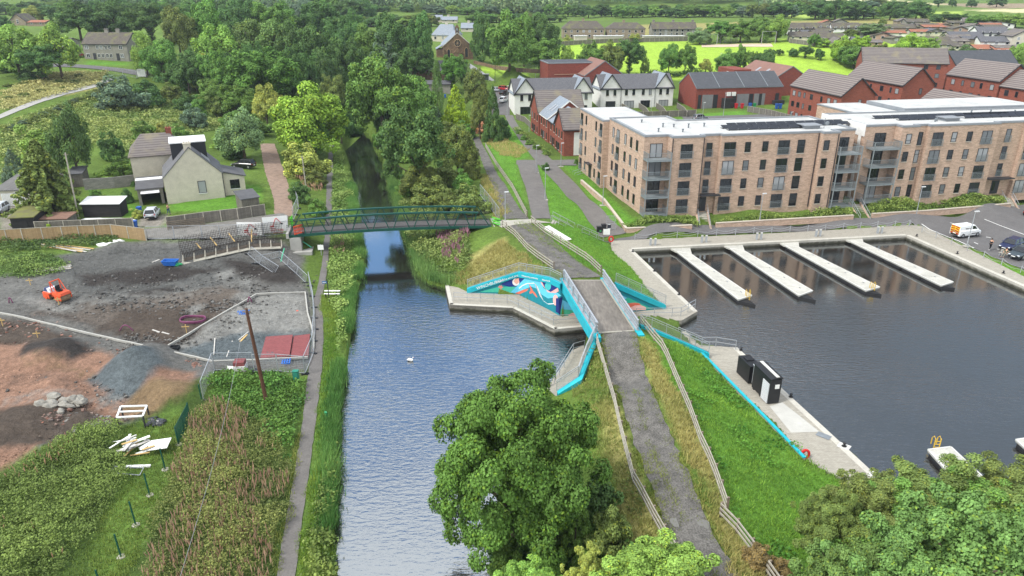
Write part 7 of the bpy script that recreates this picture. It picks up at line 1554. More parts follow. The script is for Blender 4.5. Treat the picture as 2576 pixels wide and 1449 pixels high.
for i,(a,b) in enumerate(((1636,617),(1648,617),(1765,610),(1776,609.5),(1903,603),(1914,602.5),(2052,595),(2062,594.5),(2207,587),(2217,587))):
 o=at(a,b,QZ);t=thing('service_pedestal',('left' if i % 2 == 0 else 'right')+' silver service pedestal of the pair '+['at the weedy basin corner','before the first pontoon neck','between the second and third pontoon','before the last pontoon','at the far basin corner'][i//2],'service pedestal',o,'silver service pedestals on the quay')
 m=MB();m.box(o,(.26,.26,1.0));m.build('body',galv,t);m=MB();m.add([o+Vector((x,y,z)) for x,y,z in ((-.15,-.15,1),(.15,-.15,1),(.15,.15,1),(-.15,.15,1),(-.12,-.1,1.16),(.12,-.1,1.16),(.12,.15,1.06),(-.12,.15,1.06))],[(3,2,1,0),(4,5,6,7),(0,1,5,4),(1,2,6,5),(2,3,7,6),(3,0,4,7)]);m.build('cap',rub,t)
def chain(label,pts,z=None):
 P_=[on(a,b,z) for a,b in pts];t=thing('chain_fence',label,'chain fence',P_[0],'post and chain fences round the basin')
 for p in P_:m=MB();m.cyl(p-UP*.1,.05,1.0,7);m.build('post',galv,t)
 for p,q in zip(P_,P_[1:]):
  m=MB()
  for hh in (.82,.45):m.tube([p+(q-p)*f+UP*(hh-.32*math.sin(math.pi*f)) for f in (0,.15,.3,.5,.7,.85,1)],.018,4)
  m.build('chain',galv,t)
chain('post and chain fence along the road behind the pontoons',[(1597,602),(1650,598),(1703,597),(1755,594),(1802,591),(1850,589),(1896,586),(1941,585),(1987,582),(2032,580),(2076,578),(2121,575),(2164,573),(2207,570),(2251,569),(2286,567)],.85)
chain('post and chain fence on the grass strip by the parked cars',[(2288,567),(2319,582),(2354,597),(2393,612),(2433,629),(2474,647),(2519,665),(2567,685),(2620,708)],.88)
iron=M('cast_iron',S(46,46,48),.6,.15,4)
for i,(a,b) in enumerate(((1592,633),(1646,682),(1708,741),(1855,880),(1979,997),(2111,1121),(2189,1194),(2306,594),(2408,638),(2524,687))):
 o=at(a,b,QZ+.02)+Vector((.35,-.1,0)) if i > 2 and i < 7 else at(a,b,QZ+.02);t=thing('mooring_bollard',['mooring bollard at the weedy corner of the north quay','mooring bollard halfway along the north quay arm','mooring bollard near the tip of the north quay','mooring bollard at the tip of the south quay','mooring bollard beside the black cabin','mooring bollard on a white pad on the south quay','last mooring bollard before the willows','mooring bollard by the far basin corner','mooring bollard below the tall lamp','mooring bollard near the right edge of the quay'][i],'bollard',o,'small iron mooring bollards')
 m=MB();m.tube([o,o+UP*.05,o+UP*.06,o+UP*.24,o+UP*.27,o+UP*.33],[.2,.2,.09,.08,.15,.12],10);m.build('bollard',iron,t)
 if i in (5,6):m=MB();m.box(o-UP*.01,(.9,.8,.03),R(-43));m.build('pad',rub,t)
xx,yy=scatter(P2([(1610,632),(1690,632),(1720,650),(1660,660),(1625,650)]),2.5);xa,ya=scatter(P2([(1790,640),(1850,640),(1870,660),(1800,652)]),1.2);xb,yb=scatter(P2([(2180,610),(2215,612),(2270,640),(2240,640)]),1.5);xc,yc=scatter(P2([(1955,625),(1985,628),(1975,640)]),1.5)
def flat_leaf(x,y,s,c1,c2):k=len(x);p=np.stack([x,y,np.full(k,.015)],1);nn=unit(np.stack([rng.normal(size=k)*.15,rng.normal(size=k)*.15,np.ones(k)],1));return leaves(p,nn,s*rng.uniform(.5,1.4,k),fold=.05),np.repeat(colr(c1,c2,rng.uniform(0,1,k)),4,0)
stuff('pondweed',[flat_leaf(a,b,.5,G1(78,92,40),G1(124,134,70)) for a,b in ((xx,yy),(xa,ya),(xb,yb),(xc,yc))],4,'yellow green pondweed floating between the pontoons')
xr2,yr2=xx[::2],yy[::2];n_=len(xr2)
Vr,Cr=blades(xr2,yr2,4,.8,.06,G1(92,120,50),G1(140,150,80));Vr[...,2]=Vr[...,2]-Vr[...,2].min(axis=1,keepdims=True)
o=np_mesh('water_reeds',Vr,3,fol,Cr);tag(o,'thin reeds standing in the basin corner',None,None,'stuff')
pa,pm,pm2,pb=at(1388,556,4.0),at(1444,583,2.55),at(1458,588,2.5),at(1512,608,1.0)
steps('lawn_steps','upper flight of concrete steps with silver handrails down the lawn',pa,pm,1.9,10,'steps from the track to the quay');steps('lawn_steps','lower flight of concrete steps ending at the litter bins',pm2,pb,1.9,10,'steps from the track to the quay')
m=MB();m.bar(pm-UP*.3,pm2-UP*.3,1.9,.5);tag(m.build('steps_landing',concrete),kind='structure')
for i in range(7):
 a=gp(1373+i*8.2,572+i*5.0,.12);m=MB();m._bar(a,gp(1373+i*8.2+7.2,572+i*5.0+4.4,.12)-a,Vector((.75,.5,.05))*1.25,UP*.08);tag(m.build('concrete_slab',M('white_slab',S(232,230,224),.8,.06,2)),'white concrete slab lying in the row on the bright lawn by the steps','concrete slab','row of white slabs on the lawn')
blk=M('black_plastic',S(34,35,38),.5,.12,3)
for i,(a,b,r_) in enumerate(((1507,589,1.0),(1518,583,.9))):
 o=on(a,b,1.0);t=thing('litter_bin',['black litter bin with a green sticker at the foot of the steps','second black litter bin behind the one with the sticker'][i],'litter bin',o);m=MB();m.box(o,(.7,.6,1.1),.1);m.box(o+UP*1.1,(.76,.66,.12),.1);m.build('body',blk,t)
 if i == 0:m=MB();m._bar(o+Vector((.02,-.34,.6)),Vector((.25,.02,0)),Vector((0,.02,0)),UP*.25);m.build('sticker',M('green_sticker',S(60,160,90),.6,.05,3),t)
def notice(label,a,b,ty,w,cat='notice board',col=wht,posts=2,z=1.0,name='notice_board',pm=timber_d,hh=.5):
 o=on(a,b,z);h=height_at(o,ty)-o.z;t=thing(name,label,cat,o)
 for s in ((-w/2,w/2) if posts == 2 else (0,)):m=MB();m.bar(o+Vector((s,0,-.1)),o+Vector((s,0,h)),.09);m.build('post',pm,t)
 m=MB();m._bar(o+Vector((-w/2,-.07,h*.97-h*hh/2)),Vector((w,0,0)),Vector((0,.04,0)),UP*h*hh);p=m.build('board',col,t);return t,o,h
notice('white notice board on two wooden posts at the corner of the quay',1525,603,575,1.0,z=.95)
def barrier(label,a,b,c,d,z=None,poster=False):
 p,q=on(a,b,z),on(c,d,z);t=thing('crowd_barrier',label,'barrier',p,'silver crowd barriers by the flats path');u=(q-p);m=MB()
 for hh in (.15,1.1):m.bar(p+UP*hh,q+UP*hh,.045)
 for i in range(15):m.bar(p+u*i/14+UP*.15,p+u*i/14+UP*1.1,.02 if 0 < i < 14 else .045)
 n=Vector((-u.y,u.x,0)).normalized()
 for f in (.1,.9):m.bar(p+u*f-n*.35+UP*.02,p+u*f+n*.35+UP*.02,.05);m.bar(p+u*f,p+u*f+UP*.2,.04)
 m.build('frame',galv,t)
 if poster:
  m=MB();m._bar(p+u*.1+UP*.65-n*.05,u*.36,n*.02,UP*.85);o=m.build('poster',M('dark_poster',S(48,52,62),.6,.1,2),t);m=MB();m._bar(p+u*.12+UP*.98-n*.07,u*.32,n*.02,UP*.1);m._bar(p+u*.12+UP*.3-n*.07,u*.32,n*.02,UP*.1);m.build('poster_band',wht,t)
barrier('silver crowd barrier leaning at the end of the flats path',1525,560,1548,560,None);barrier('silver crowd barrier with a dark poster beside the litter bins',1525,580,1549,578,None,True)
red=M('red_plastic',S(206,40,34),.5,.08,3)
def lifebuoy(label,a,b,z,zc=1.0):
 o=on(a,b,z);t=thing('lifebuoy',label,'lifebuoy',o);m=MB();m.bar(o-UP*.1,o+UP*(zc+.3),.09);m.build('post',timber_d,t);c=o+UP*zc+Vector((0,-.1,0));m=MB();m.tube([c+Vector((.3*math.cos(k*math.pi/8),-.05,.38*math.sin(k*math.pi/8))) for k in range(17)],.11,8,cap=False);m.build('ring',red,t)
 m=MB();m.tube([c+Vector((.12*math.cos(k*math.pi/6),-.1,.16*math.sin(k*math.pi/6))) for k in range(13)],.035,6,cap=False);m.build('rope',rub,t)
lifebuoy('red lifebuoy on a post below the notice board',1536,617,QZ);lifebuoy('red lifebuoy at the end of the teal topped wall',2022,1149,QZ,.35)
org=M('orange_pipe',S(222,84,52),.6,.1,3)
o=gp(1382,1405);t=thing('pipe_coil','orange coil of pipe hanging on a wooden post under the big sycamore','pipe coil',o);m=MB();m.bar(o-UP*.2,o+UP*1.7,.14);m.build('post',timber_d,t)
m=MB();m.tube([o+Vector((0.05+.1*k/40,-.22,1.5))+Vector((.34*math.cos(k*math.pi/8)*(1-.004*k),-.003*k,.42*math.sin(k*math.pi/8)*(1-.004*k))) for k in range(66)],.06,7);m.build('coil',org,t)
cab=M('black_cabin',S(30,31,34),.45,.15,2);sh=MB_('shutter',S(226,228,230),S(220,222,224),S(170,174,178),5,.09,.012,.5,big=.03)
a,b,c=at(1890,975,QZ),at(1931,1018,QZ),at(1960,1017,QZ);u=b-a;w=(c-b);w=(w-u*(w.dot(u)/u.dot(u)));w=w.normalized()*1.05;h=height_at(b,957)-QZ
t=thing('plant_cabin','black metal cabin with white side door and pale roof strip on the south quay','cabin',a);m=MB();m.obox(a+UP*.12,u,w,UP*(h-.12)) if u.cross(w).z > 0 else m.obox(a+UP*.12,w,u,UP*(h-.12));m.build('body',cab,t)
un=u.normalized();wn=w.normalized();L=u.length;side=(lambda s0,s1,z0,z1,off:(a+un*s0-wn*off+UP*z0,un*(s1-s0),wn*.05,UP*(z1-z0)))
m=MB();q=[a-wn*.08-un*.05+UP*h,b-wn*.08+un*.05+UP*h,b+wn*.6+un*.05+UP*(h+.12),a+wn*.6-un*.05+UP*(h+.12)];q2=[q[3],q[2],b+w+wn*.05+un*.05+UP*(h+.05),a+w+wn*.05-un*.05+UP*(h+.05)]
for k in (q,q2):m.add(k+[x+UP*.1 for x in k],[(3,2,1,0),(4,5,6,7),(0,1,5,4),(1,2,6,5),(2,3,7,6),(3,0,4,7)])
m.build('roof',cab,t);m=MB();m.bar(a+wn*.62+UP*(h+.25),b+wn*.62+UP*(h+.25),.3,.05);m.build('roof_strip',rub,t)
m=MB();m._bar(*[(a+un*L*.60-wn*.04+UP*(h*.42)),un*L*.36,wn*.06,UP*h*.78]);m.build('door',sh,t);m=MB();m._bar(b+un*.03+wn*.45+UP*h*.72,wn*.4,un*.05,UP*.4);m.build('notice',wht,t)
m=MB();[m.box(a+un*L*f+wn*.1,(.2,.3,.14)) for f in (.1,.5,.9)];m.build('feet',cab,t)
a2=at(1852,938,QZ);b2=at(1881,967,QZ);u2=(b2-a2);h2=height_at(b2,925)-QZ;w2=wn*1.15;t=thing('oil_tank','black square tank with a hatch and silver pipes beside the cabin','tank',a2);m=MB();m.obox(a2+UP*.1,w2,u2,UP*h2) if w2.cross(u2).z > 0 else m.obox(a2+UP*.1,u2,w2,UP*h2);m.build('body',cab,t)
m=MB();u2n=u2.normalized();m.obox(a2+u2n*.5+wn*.25+UP*(h2+.1),wn*.7,u2n*.7,UP*.1) if wn.cross(u2n).z > 0 else m.obox(a2+u2n*.5+wn*.25+UP*(h2+.1),u2n*.7,wn*.7,UP*.1);m.build('hatch',blk,t)
m=MB()
for s in (.35,.95):o=b2+u2n*.12+wn*s;m.tube([o+UP*.15+u2n*.2,o+UP*.25,o+UP*(h2*.9),o+UP*(h2+.25),o-u2n*.2+UP*(h2+.3)],.06,7)
m.build('pipe',galv,t)
# ------------------------------------------------------------------ vehicles (built pointing to +x, wheels on z = 0)
tyre=M('tyre',S(34,34,35),.85,.1,5);rim=M('wheel_rim',S(170,172,176),.4,.1,5,metal=.5);carglass=glassm('car_glass',(.015,.018,.022),.06,.8);tail_m=M('tail_light',S(190,24,24),.3,.05,3);head_m=M('headlight',S(232,236,240),.15,.05,3)
def paintm(n,c):return M('paint_'+n,S(*c),.28,.04,1,spec=.7)
def loft(m,rings):
 n=len(rings[0]);o=len(m.v);vs=[p for r in rings for p in r];fs=[]
 for i in range(len(rings)-1):
  for j in range(n):j2=(j+1) % n;fs.append((i*n+j,i*n+j2,(i+1)*n+j2,(i+1)*n+j))
 fs += [tuple(range(n-1,-1,-1)),tuple((len(rings)-1)*n+j for j in range(n))];m.add(vs,fs)
def car(label,rear,front,col,cname,kind='hatch',group='parked cars',cat='car',name='parked_car',z=None,detail=True,L=4.2):
 r,f=on(*rear,z),on(*front,z);c=(r+f)/2;rz=math.atan2(f.y-r.y,f.x-r.x)
 t=thing(name,label,cat,Vector((c.x,c.y,max(r.z,f.z)+.08)),group,rz,local=True);P_=paintm(cname,col);H={'hatch':1.46,'suv':1.66,'saloon':1.45,'van':1.82}[kind];W=.9;hl=L/2
 ring=lambda x,zb,zt,w:[Vector((x,-w*.94,zb)),Vector((x,w*.94,zb)),Vector((x,w,zb+.22)),Vector((x,w,zt-.12)),Vector((x,w*.9,zt)),Vector((x,-w*.9,zt)),Vector((x,-w,zt-.12)),Vector((x,-w,zb+.22))]
 bl_=H*.6
 if kind == 'van':st=[(-hl,.3,1.0,.8),(-hl+.1,.24,1.12,.9),(0,.22,1.12,.92),(hl*.42,.22,1.1,.92),(hl*.72,.24,1.02,.9),(hl*.95,.28,.8,.8),(hl,.34,.66,.7)]
 else:st=[(-hl,.36,bl_*.92,.72),(-hl+.14,.26,bl_*1.0,.86),(-hl*.4,.22,bl_*1.02,W),(hl*.25,.22,bl_,W),(hl*.6,.23,bl_*.9,.88),(hl*.9,.27,bl_*.76,.8),(hl,.34,bl_*.6,.66)]
 m=MB();loft(m,[ring(*s) for s in st]);m.build('body',P_,t,smooth=False)
 if kind == 'van':cb=[(-hl+.04,-hl+.12),(hl*.18,hl*.18),(hl*.62,hl*.3)];xs0,xs1,xr0,xr1=-hl+.03,hl*.64,-hl+.14,hl*.26
 elif kind == 'saloon':xs0,xs1,xr0,xr1=-hl*.74,hl*.42,-hl*.42,hl*.1
 else:xs0,xs1,xr0,xr1=-hl+.1,hl*.42,-hl*.8,hl*.1
 zb=st[2][2]-.02;wb,wr=W*.88,W*.68 if kind != 'van' else W*.8
 base=[Vector((xs0,-wb,zb)),Vector((xs1,-wb,zb)),Vector((xs1,wb,zb)),Vector((xs0,wb,zb))];top=[Vector((xr0,-wr,H-.05)),Vector((xr1,-wr,H-.05)),Vector((xr1,wr,H-.05)),Vector((xr0,wr,H-.05))]
 m=MB();m.add(base+top,[(0,1,5,4),(1,2,6,5),(2,3,7,6),(3,0,4,7),(4,5,6,7)]);m.build('window',P_ if kind == 'van' else carglass,t)
 m=MB();rt_=[p+Vector((0,0,0)) for p in top];m.add([p for p in rt_]+[Vector((p.x*.94,p.y*.86,H)) for p in rt_],[(3,2,1,0),(4,5,6,7),(0,1,5,4),(1,2,6,5),(2,3,7,6),(3,0,4,7)]);m.build('roof',P_,t)
 m=MB()
 for i in range(4):m.bar(base[i],top[i],.1)
 if kind != 'van':
  for s in (0,3):a_,b_=(base[s]+base[1 if s == 0 else 2])/2,(top[s]+top[1 if s == 0 else 2])/2;m.bar(a_,b_,.09)
 m.build('pillar',P_,t)
 if kind == 'van':
  m=MB();
  for s in (-1,1):
   k=lambda x,z:Vector((x,s*(wb+(wr-wb)*(z-zb)/(H-.05-zb)+.012),z));q=[k(hl*.12,1.16),k(hl*.52,1.16),k(hl*.32,1.62),k(hl*.12,1.66)];m.poly(q if s < 0 else q[::-1])
  q=[base[1]*.97+top[1]*.03,base[2]*.97+top[2]*.03,top[2]*.93+base[2]*.07,top[1]*.93+base[1]*.07];m.poly([p+Vector((.02,0,.01)) for p in q]);m.build('cab_window',carglass,t)
 for x in (-hl+.78,hl-.82):
  for s in (-1,1):
   m=MB();m.tube([(x,s*(W-.2),.32),(x,s*(W+.02),.32)],.32,14);o=m.build('wheel',tyre,t,smooth=False);m=MB();m.tube([(x,s*(W-.1),.32),(x,s*(W+.035),.32)],.2,10);m.build('rim',rim,o)
 for s in (-1,1):
  m=MB();m._bar(Vector((hl*.9,s*.58,bl_*.66)),Vector((.2,-s*.02,-.03)),Vector((0,.26,0)),UP*.14);m.build('headlight',head_m,t)
  m=MB();m._bar(Vector((-hl+.0,s*.66,bl_*.84)),Vector((.16,0,0)),Vector((0,.2,0)),UP*.2);m.build('tail_light',tail_m,t)
  if detail:m=MB();m.ell(Vector((xs1-.35,s*(W+.08),zb+.1)),(.07,.1,.07),8,5);m.build('mirror',P_,t)
 if detail:
  m=MB();m._bar(Vector((hl-.1,0,.42)),Vector((.14,0,0)),Vector((0,1.2,0)),UP*.18);m._bar(Vector((-hl-.02,0,.4)),Vector((.1,0,0)),Vector((0,1.3,0)),UP*.2);m.build('bumper',blk,t)
  m=MB();m._bar(Vector((-hl-.04,0,.62)),Vector((.04,0,0)),Vector((0,.52,0)),UP*.11);m._bar(Vector((hl+.02,0,.44)),Vector((.04,0,0)),Vector((0,.52,0)),UP*.11);m.build('number_plate',wht,t)
 return t
v=car('white van with yellow and red chevrons on its rear doors in the car park',(2394,597),(2459,589),(240,242,242),'white','van',None,'van','parked_van',.93,L=4.4)
m=MB();ya=M('yellow_chevron',S(240,206,40),.5,.05,3);ra=M('red_chevron',S(186,36,30),.5,.05,3)
m._bar(Vector((-2.2,0,1.1)),Vector((.06,0,0)),Vector((0,1.5,0)),UP*1.2);m.build('chevron_panel',ya,v)
m=MB()
for s in (-1,1):
 for k in range(4):y0=s*.04;m.add([(-2.23,y0,.62+.32*k),(-2.23,s*.7,.32+.32*k+.18),(-2.23,s*.7,.32+.32*k+.34),(-2.23,y0,.62+.32*k+.16)],[(0,1,2,3)])
m.build('chevron_stripe',ra,v);m=MB();m._bar(Vector((.1,-.935,.55)),Vector((1.3,0,0)),Vector((0,.03,0)),UP*.1);m.build('side_trim',blk,v)
lettering('White Bros',Vector((-1.2,-.86,1.28)),Vector((1,-.86,1.28)),.26,blk,v)
car('dark blue hatchback parked behind the walking woman',(2573,613),(2507,638),(32,40,78),'dark_blue','hatch',z=.93);car('dark grey car parked at the right edge beside the blue one',(2600,634),(2533,658),(66,76,82),'dark_grey','saloon',z=.93,L=4.5);car('black car just entering at the right edge of the car park',(2568,551),(2640,540),(24,24,26),'black','hatch',z=1.1)
car('silver hatchback parked in front of the open garage',(379,556),(391,536),(196,200,206),'silver','hatch',L=4.0);car('pale silver car cut by the left edge',(22,522),(-24,552),(200,206,210),'pale_silver','hatch');car('black estate car parked by the red drive',(636,425),(592,421),(24,25,30),'black','suv',L=4.6);car('grey estate car parked behind the nearer flats',(1743,305),(1780,301),(112,116,122),'mid_grey','suv',L=4.5)
car('red car parked left of the white terrace',(1262,233),(1276,228),(170,30,36),'red','hatch',detail=False);car('black car parked below the red one',(1263,243),(1277,238),(30,32,36),'black','hatch',detail=False);car('white estate car nearest the white terrace',(1260,262),(1274,254),(230,232,234),'white','suv',detail=False);car('grey car between the dark ones left of the white terrace',(1246,236),(1256,230),(190,194,198),'silver','hatch',detail=False)
car('white off-road car in the parking court',(2397,247),(2368,252),(226,228,230),'white','suv',detail=False);car('white car half hidden behind the second flats',(2338,268),(2350,258),(226,228,230),'white','hatch',detail=False);car('white car between the wide-roofed flats and the court',(2369,190),(2386,185),(220,222,224),'white','hatch',detail=False);car('red car beside the grey house at the far left',(193,146),(207,142),(186,30,44),'red','hatch',detail=False)
mk=MB()
for a,b in (((2476,553),(2600,601)),((2390,562),(2400,565)),((2318,566),(2450,626)),((2450,612),(2460,616)),((2480,598),(2492,600)),((2508,628),(2516,631)),((2420,571),(2428,574))):
 p,q=on(*a),on(*b);n=6
 for i in range(n):s0,s1=p+(q-p)*i/n,p+(q-p)*(i+1)/n;s0.z=tz1(s0.x,s0.y)+.13;s1.z=tz1(s1.x,s1.y)+.13;mk.bar(s0,s1,.14,.012)
tag(mk.build('parking_markings',wht),kind='structure')
# ------------------------------------------------------------------ people
skin_m=M('skin',S(206,160,132),.6,.05,5)
def grow(name,pts,edges,rad,mat,parent,sub=1):
 me=bpy.data.meshes.new(name);me.from_pydata([tuple(p) for p in pts],edges,[]);me.materials.append(mat);o=bpy.data.objects.new(name,me);link(o,parent)
 sk=o.modifiers.new('skin','SKIN');sk.use_smooth_shade=True
 l=me.skin_vertices if len(me.skin_vertices) else None
 if l is None:
  bpy.context.view_layer.objects.active=o;bpy.context.view_layer.update();l=me.skin_vertices
 for i,r in enumerate(rad):l[0].data[i].radius=(r,r) if not hasattr(r,'__len__') else r
 l[0].data[0].use_root=True
 s=o.modifiers.new('sub','SUBSURF');s.levels=s.render_levels=sub;WLOC[o.name]=Vector((0,0,0));return o
def person(label,at_,rz,J,top,bottom,hair,shoes,sleeves=False):
 """J: joints in the person's own axes (+x ahead), metres"""
 t=thing('person',label,'person',at_,None,rz,local=True);N_=list(J.keys());id_={n:i for i,n in enumerate(N_)}
 R_=dict(pelvis=.13,belly=.12,chest=.14,neck=.055,head=.085,crown=.07,shL=.06,shR=.06,elL=.042,elR=.042,wrL=.03,wrR=.03,haL=.032,haR=.032,hipL=.085,hipR=.085,knL=.058,knR=.058,anL=.04,anR=.04,toL=.035,toR=.035)
 E=[('pelvis','belly'),('belly','chest'),('chest','neck'),('neck','head'),('head','crown'),('chest','shL'),('chest','shR'),('shL','elL'),('shR','elR'),('elL','wrL'),('elR','wrR'),('wrL','haL'),('wrR','haR'),('pelvis','hipL'),('pelvis','hipR'),('hipL','knL'),('hipR','knR'),('knL','anL'),('knR','anR'),('anL','toL'),('anR','toR')]
 pts=[Vector(J[n]) for n in N_];rad=[R_[n] for n in N_];ed=[(id_[a],id_[b]) for a,b in E]
 for s in 'LR':
  h=Vector(J['ha'+s]);d=(h-Vector(J['wr'+s])).normalized();sv=d.cross(Vector((1,.2,.1))).normalized()
  for k,ln in enumerate((.045,.07,.078,.072,.055)):o_=h+sv*(.02*(k-2));pts.append(o_+d*ln+sv*(-.03 if k == 0 else 0));rad.append(.009);ed.append((id_['ha'+s],len(pts)-1))
 grow('body',pts,ed,rad,skin_m,t)
 def cloth(nm,names,edges,k,mat):ii={n:i for i,n in enumerate(names)};grow(nm,[Vector(J[n]) if n in J else n for n in names],[(ii[a],ii[b]) for a,b in edges],[R_[n]*k for n in names],mat,t)
 cloth('trousers',['pelvis','hipL','hipR','knL','knR','anL','anR'],[('pelvis','hipL'),('pelvis','hipR'),('hipL','knL'),('hipR','knR'),('knL','anL'),('knR','anR')],1.16,bottom)
 tn=['chest','belly','pelvis','shL','shR'];te=[('chest','belly'),('belly','pelvis'),('chest','shL'),('chest','shR')]
 if sleeves:tn += ['elL','elR'];te += [('shL','elL'),('shR','elR')]
 cloth('top',tn,te,1.13,top)
 hd=Vector(J['head']);cr=Vector(J['crown']);m=MB();m.ell((hd+cr)/2+Vector((-.03,0,.03)),(.105,.095,.12),12,8);m.build('hair',hair,t,smooth=True)
 f=hd+Vector((.075,0,.0));m=MB();m.ell(f+Vector((.02,0,.0)),(.025,.016,.03),8,5)
 for s in (-1,1):m.ell(hd+Vector((-.0,s*.088,.0)),(.02,.014,.03),6,4)
 m.build('face',skin_m,t,smooth=True);m=MB()
 for s in (-1,1):m.ell(f+Vector((.004,s*.032,.03)),.011,6,4)
 m.bar(f+Vector((.006,-.022,-.045)),f+Vector((.006,.022,-.045)),.012);m.build('eyes_and_mouth',fasc,t)
 for s in 'LR':m=MB();a_,b_=Vector(J['an'+s]),Vector(J['to'+s]);m.tube([a_-(b_-a_)*.35+Vector((0,0,-.03)),a_+Vector((0,0,-.03)),b_+Vector((0,0,-.01))],[.045,.055,.04],8);m.build('shoe',shoes,t,smooth=True)
 return t
stand=dict(pelvis=(0,0,.93),belly=(0,0,1.07),chest=(.01,0,1.3),neck=(.01,0,1.47),head=(.03,0,1.58),crown=(.02,0,1.68),shL=(0,.18,1.39),shR=(0,-.18,1.39),elL=(.04,.24,1.12),elR=(.08,-.24,1.12),wrL=(.18,.2,.96),wrR=(.26,-.2,1.0),haL=(.23,.18,.92),haR=(.32,-.18,.99),hipL=(0,.09,.88),hipR=(0,-.09,.88),knL=(.16,.09,.5),knR=(-.02,-.09,.48),anL=(.18,.09,.09),anR=(-.26,-.09,.12),toL=(.34,.1,.05),toR=(-.12,-.1,.04))
blkc=M('black_cloth',S(28,28,32),.85,.1,4);wsh=M('white_shoe',S(220,220,220),.7,.05,3);hairb=M('dark_hair',S(52,38,30),.7,.15,8)
up_=dict(stand);up_.update(elL=(.12,.2,1.14),wrL=(.32,.12,1.26),haL=(.38,.1,1.32),elR=(.12,-.2,1.14),wrR=(.32,-.1,1.24),haR=(.38,-.06,1.3))
person('woman in black top and leggings walking across the car park with hands raised',on(2489,629,.93),math.atan2(.5,.85),up_,blkc,blkc,hairb,wsh)
sit=dict(pelvis=(0,0,.52),belly=(-.03,0,.66),chest=(-.08,0,.88),neck=(-.1,0,1.05),head=(-.07,0,1.16),crown=(-.08,0,1.26),shL=(-.08,.2,.97),shR=(-.08,-.2,.97),elL=(.02,.34,.76),elR=(.06,-.26,.72),wrL=(.22,.26,.64),wrR=(.26,-.16,.64),haL=(.3,.22,.63),haR=(.33,-.12,.63),hipL=(.02,.1,.5),hipR=(.02,-.1,.5),knL=(.46,.13,.5),knR=(.46,-.13,.48),anL=(.68,.13,.1),anR=(.8,-.13,.09),toL=(.84,.14,.06),toR=(.96,-.13,.08))
bo=on(2528,646,.9);person('man in olive shirt and shorts sitting on the bench with legs stretched',bo+Vector((0,.05,.0)),math.atan2(-.5,-.85),sit,M('olive_cloth',S(96,98,78),.85,.1,4),M('grey_shorts',S(128,126,112),.85,.1,4),hairb,blkc,True)
t=thing('bench','pale slatted bench on the grass strip with a man sitting on it','bench',bo,None,math.atan2(-.5,-.85),local=True)
for k,(x,z) in enumerate(((-.02,.42),(.12,.43),(.26,.43))):m=MB();m.bar((x-.12,-.85,z),(x-.12,.85,z),.11,.04);m.build('seat_slat',timber,t)
for x,z in ((-.26,.62),(-.31,.78)):m=MB();m.bar((x,-.85,z),(x,.85,z),.04,.12);m.build('backrest',timber,t)
for s in (-.7,.7):m=MB();m.bar((.15,s,0),(.1,s,.42),.06);m.bar((-.2,s,0),(-.2,s,.42),.06);m.bar((-.2,s,.42),(-.33,s,.85),.05);m.bar((-.22,s,.4),(.16,s,.4),.06);m.build('leg',galv,t)
so=gp(425,540);person('man in dark top and jeans standing by the garden fence',so,math.atan2(-.2,1),up_,blkc,M('blue_jeans',S(60,82,120),.85,.1,4),hairb,blkc)
sw_=at(1033,908,0);t=thing('swan','white swan swimming alone on the canal','bird',sw_,None,R(-20),local=True);t.scale=(.66,.66,.66);wf=M('white_feathers',S(242,242,240),.7,.04,6)
m=MB();loft(m,[[Vector((x,w*math.cos(a),z+hh*math.sin(a))) for a in [2*math.pi*i/12 for i in range(12)]] for x,w,z,hh in ((-.58,.02,.2,.02),(-.45,.13,.16,.09),(-.2,.22,.13,.17),(.1,.23,.12,.18),(.32,.15,.13,.14),(.42,.05,.18,.06))]);m.tube([(.3,0,.16),(.42,0,.3),(.4,0,.48),(.36,0,.62),(.42,0,.72),(.5,0,.72)],[.1,.07,.055,.05,.055,.05],10);m.ell((.5,0,.71),(.085,.05,.055),10,6);m.build('body',wf,t,smooth=True)
for s in (-1,1):m=MB();m.ell((-.16,s*.17,.22),(.42,.09,.16),12,7);m.build('wing',wf,t,smooth=True)
m=MB();m.tube([(.56,0,.705),(.68,0,.67)],[.028,.012],6);m.build('bill',org,t);m=MB();[m.ell((.53,s*.043,.73),.01,6,4) for s in (-1,1)];m.ell((.565,0,.735),.02,6,4);m.build('eyes_and_knob',fasc,t)
t,o,h=notice('dark fingerpost with a blue arm beside the towpath',829,762,702,.1,'signpost',fasc,1,gp(829,762).z,'fingerpost',fasc,.05)
m=MB();m._bar(o+Vector((-.62,0,h*.86)),Vector((.6,0,.02)),Vector((0,.05,0)),UP*.26);m.build('sign_arm',M('blue_sign',S(30,96,150),.5,.05,3),t);m=MB();m._bar(o+Vector((-.55,-.03,h*.86)),Vector((.4,0,.01)),Vector((0,.02,0)),UP*.06);m.build('lettering',wht,t)
o=gp(822,752);t=thing('bench','white planked bench turned to the water beside the fingerpost','bench',o);m=MB();[m.box(o+Vector((x,0,-.1)),(.12,.12,.75)) for x in (-.1,1.2)];m.build('leg',blk,t)
for k in range(2):m=MB();m.bar(o+Vector((-.3,.1+.35*k,.62+.25*k)),o+Vector((1.6,.1+.35*k,.62+.25*k)),.22,.07);m.build('plank',wht,t)
o=gp(747,963);t=thing('utility_pillar','green utility pillar at the corner of the site fence','utility box',o);m=MB();m.box(o-UP*.1,(.5,.4,1.35));m.box(o+UP*1.25,(.56,.46,.06));m.build('body',M('pillar_green',S(44,128,108),.6,.08,2),t);m=MB();m._bar(o+Vector((-.18,-.21,.7)),Vector((.36,0,0)),Vector((0,.03,0)),UP*.9);m.build('door',M('pillar_green',S(44,128,108)),t)
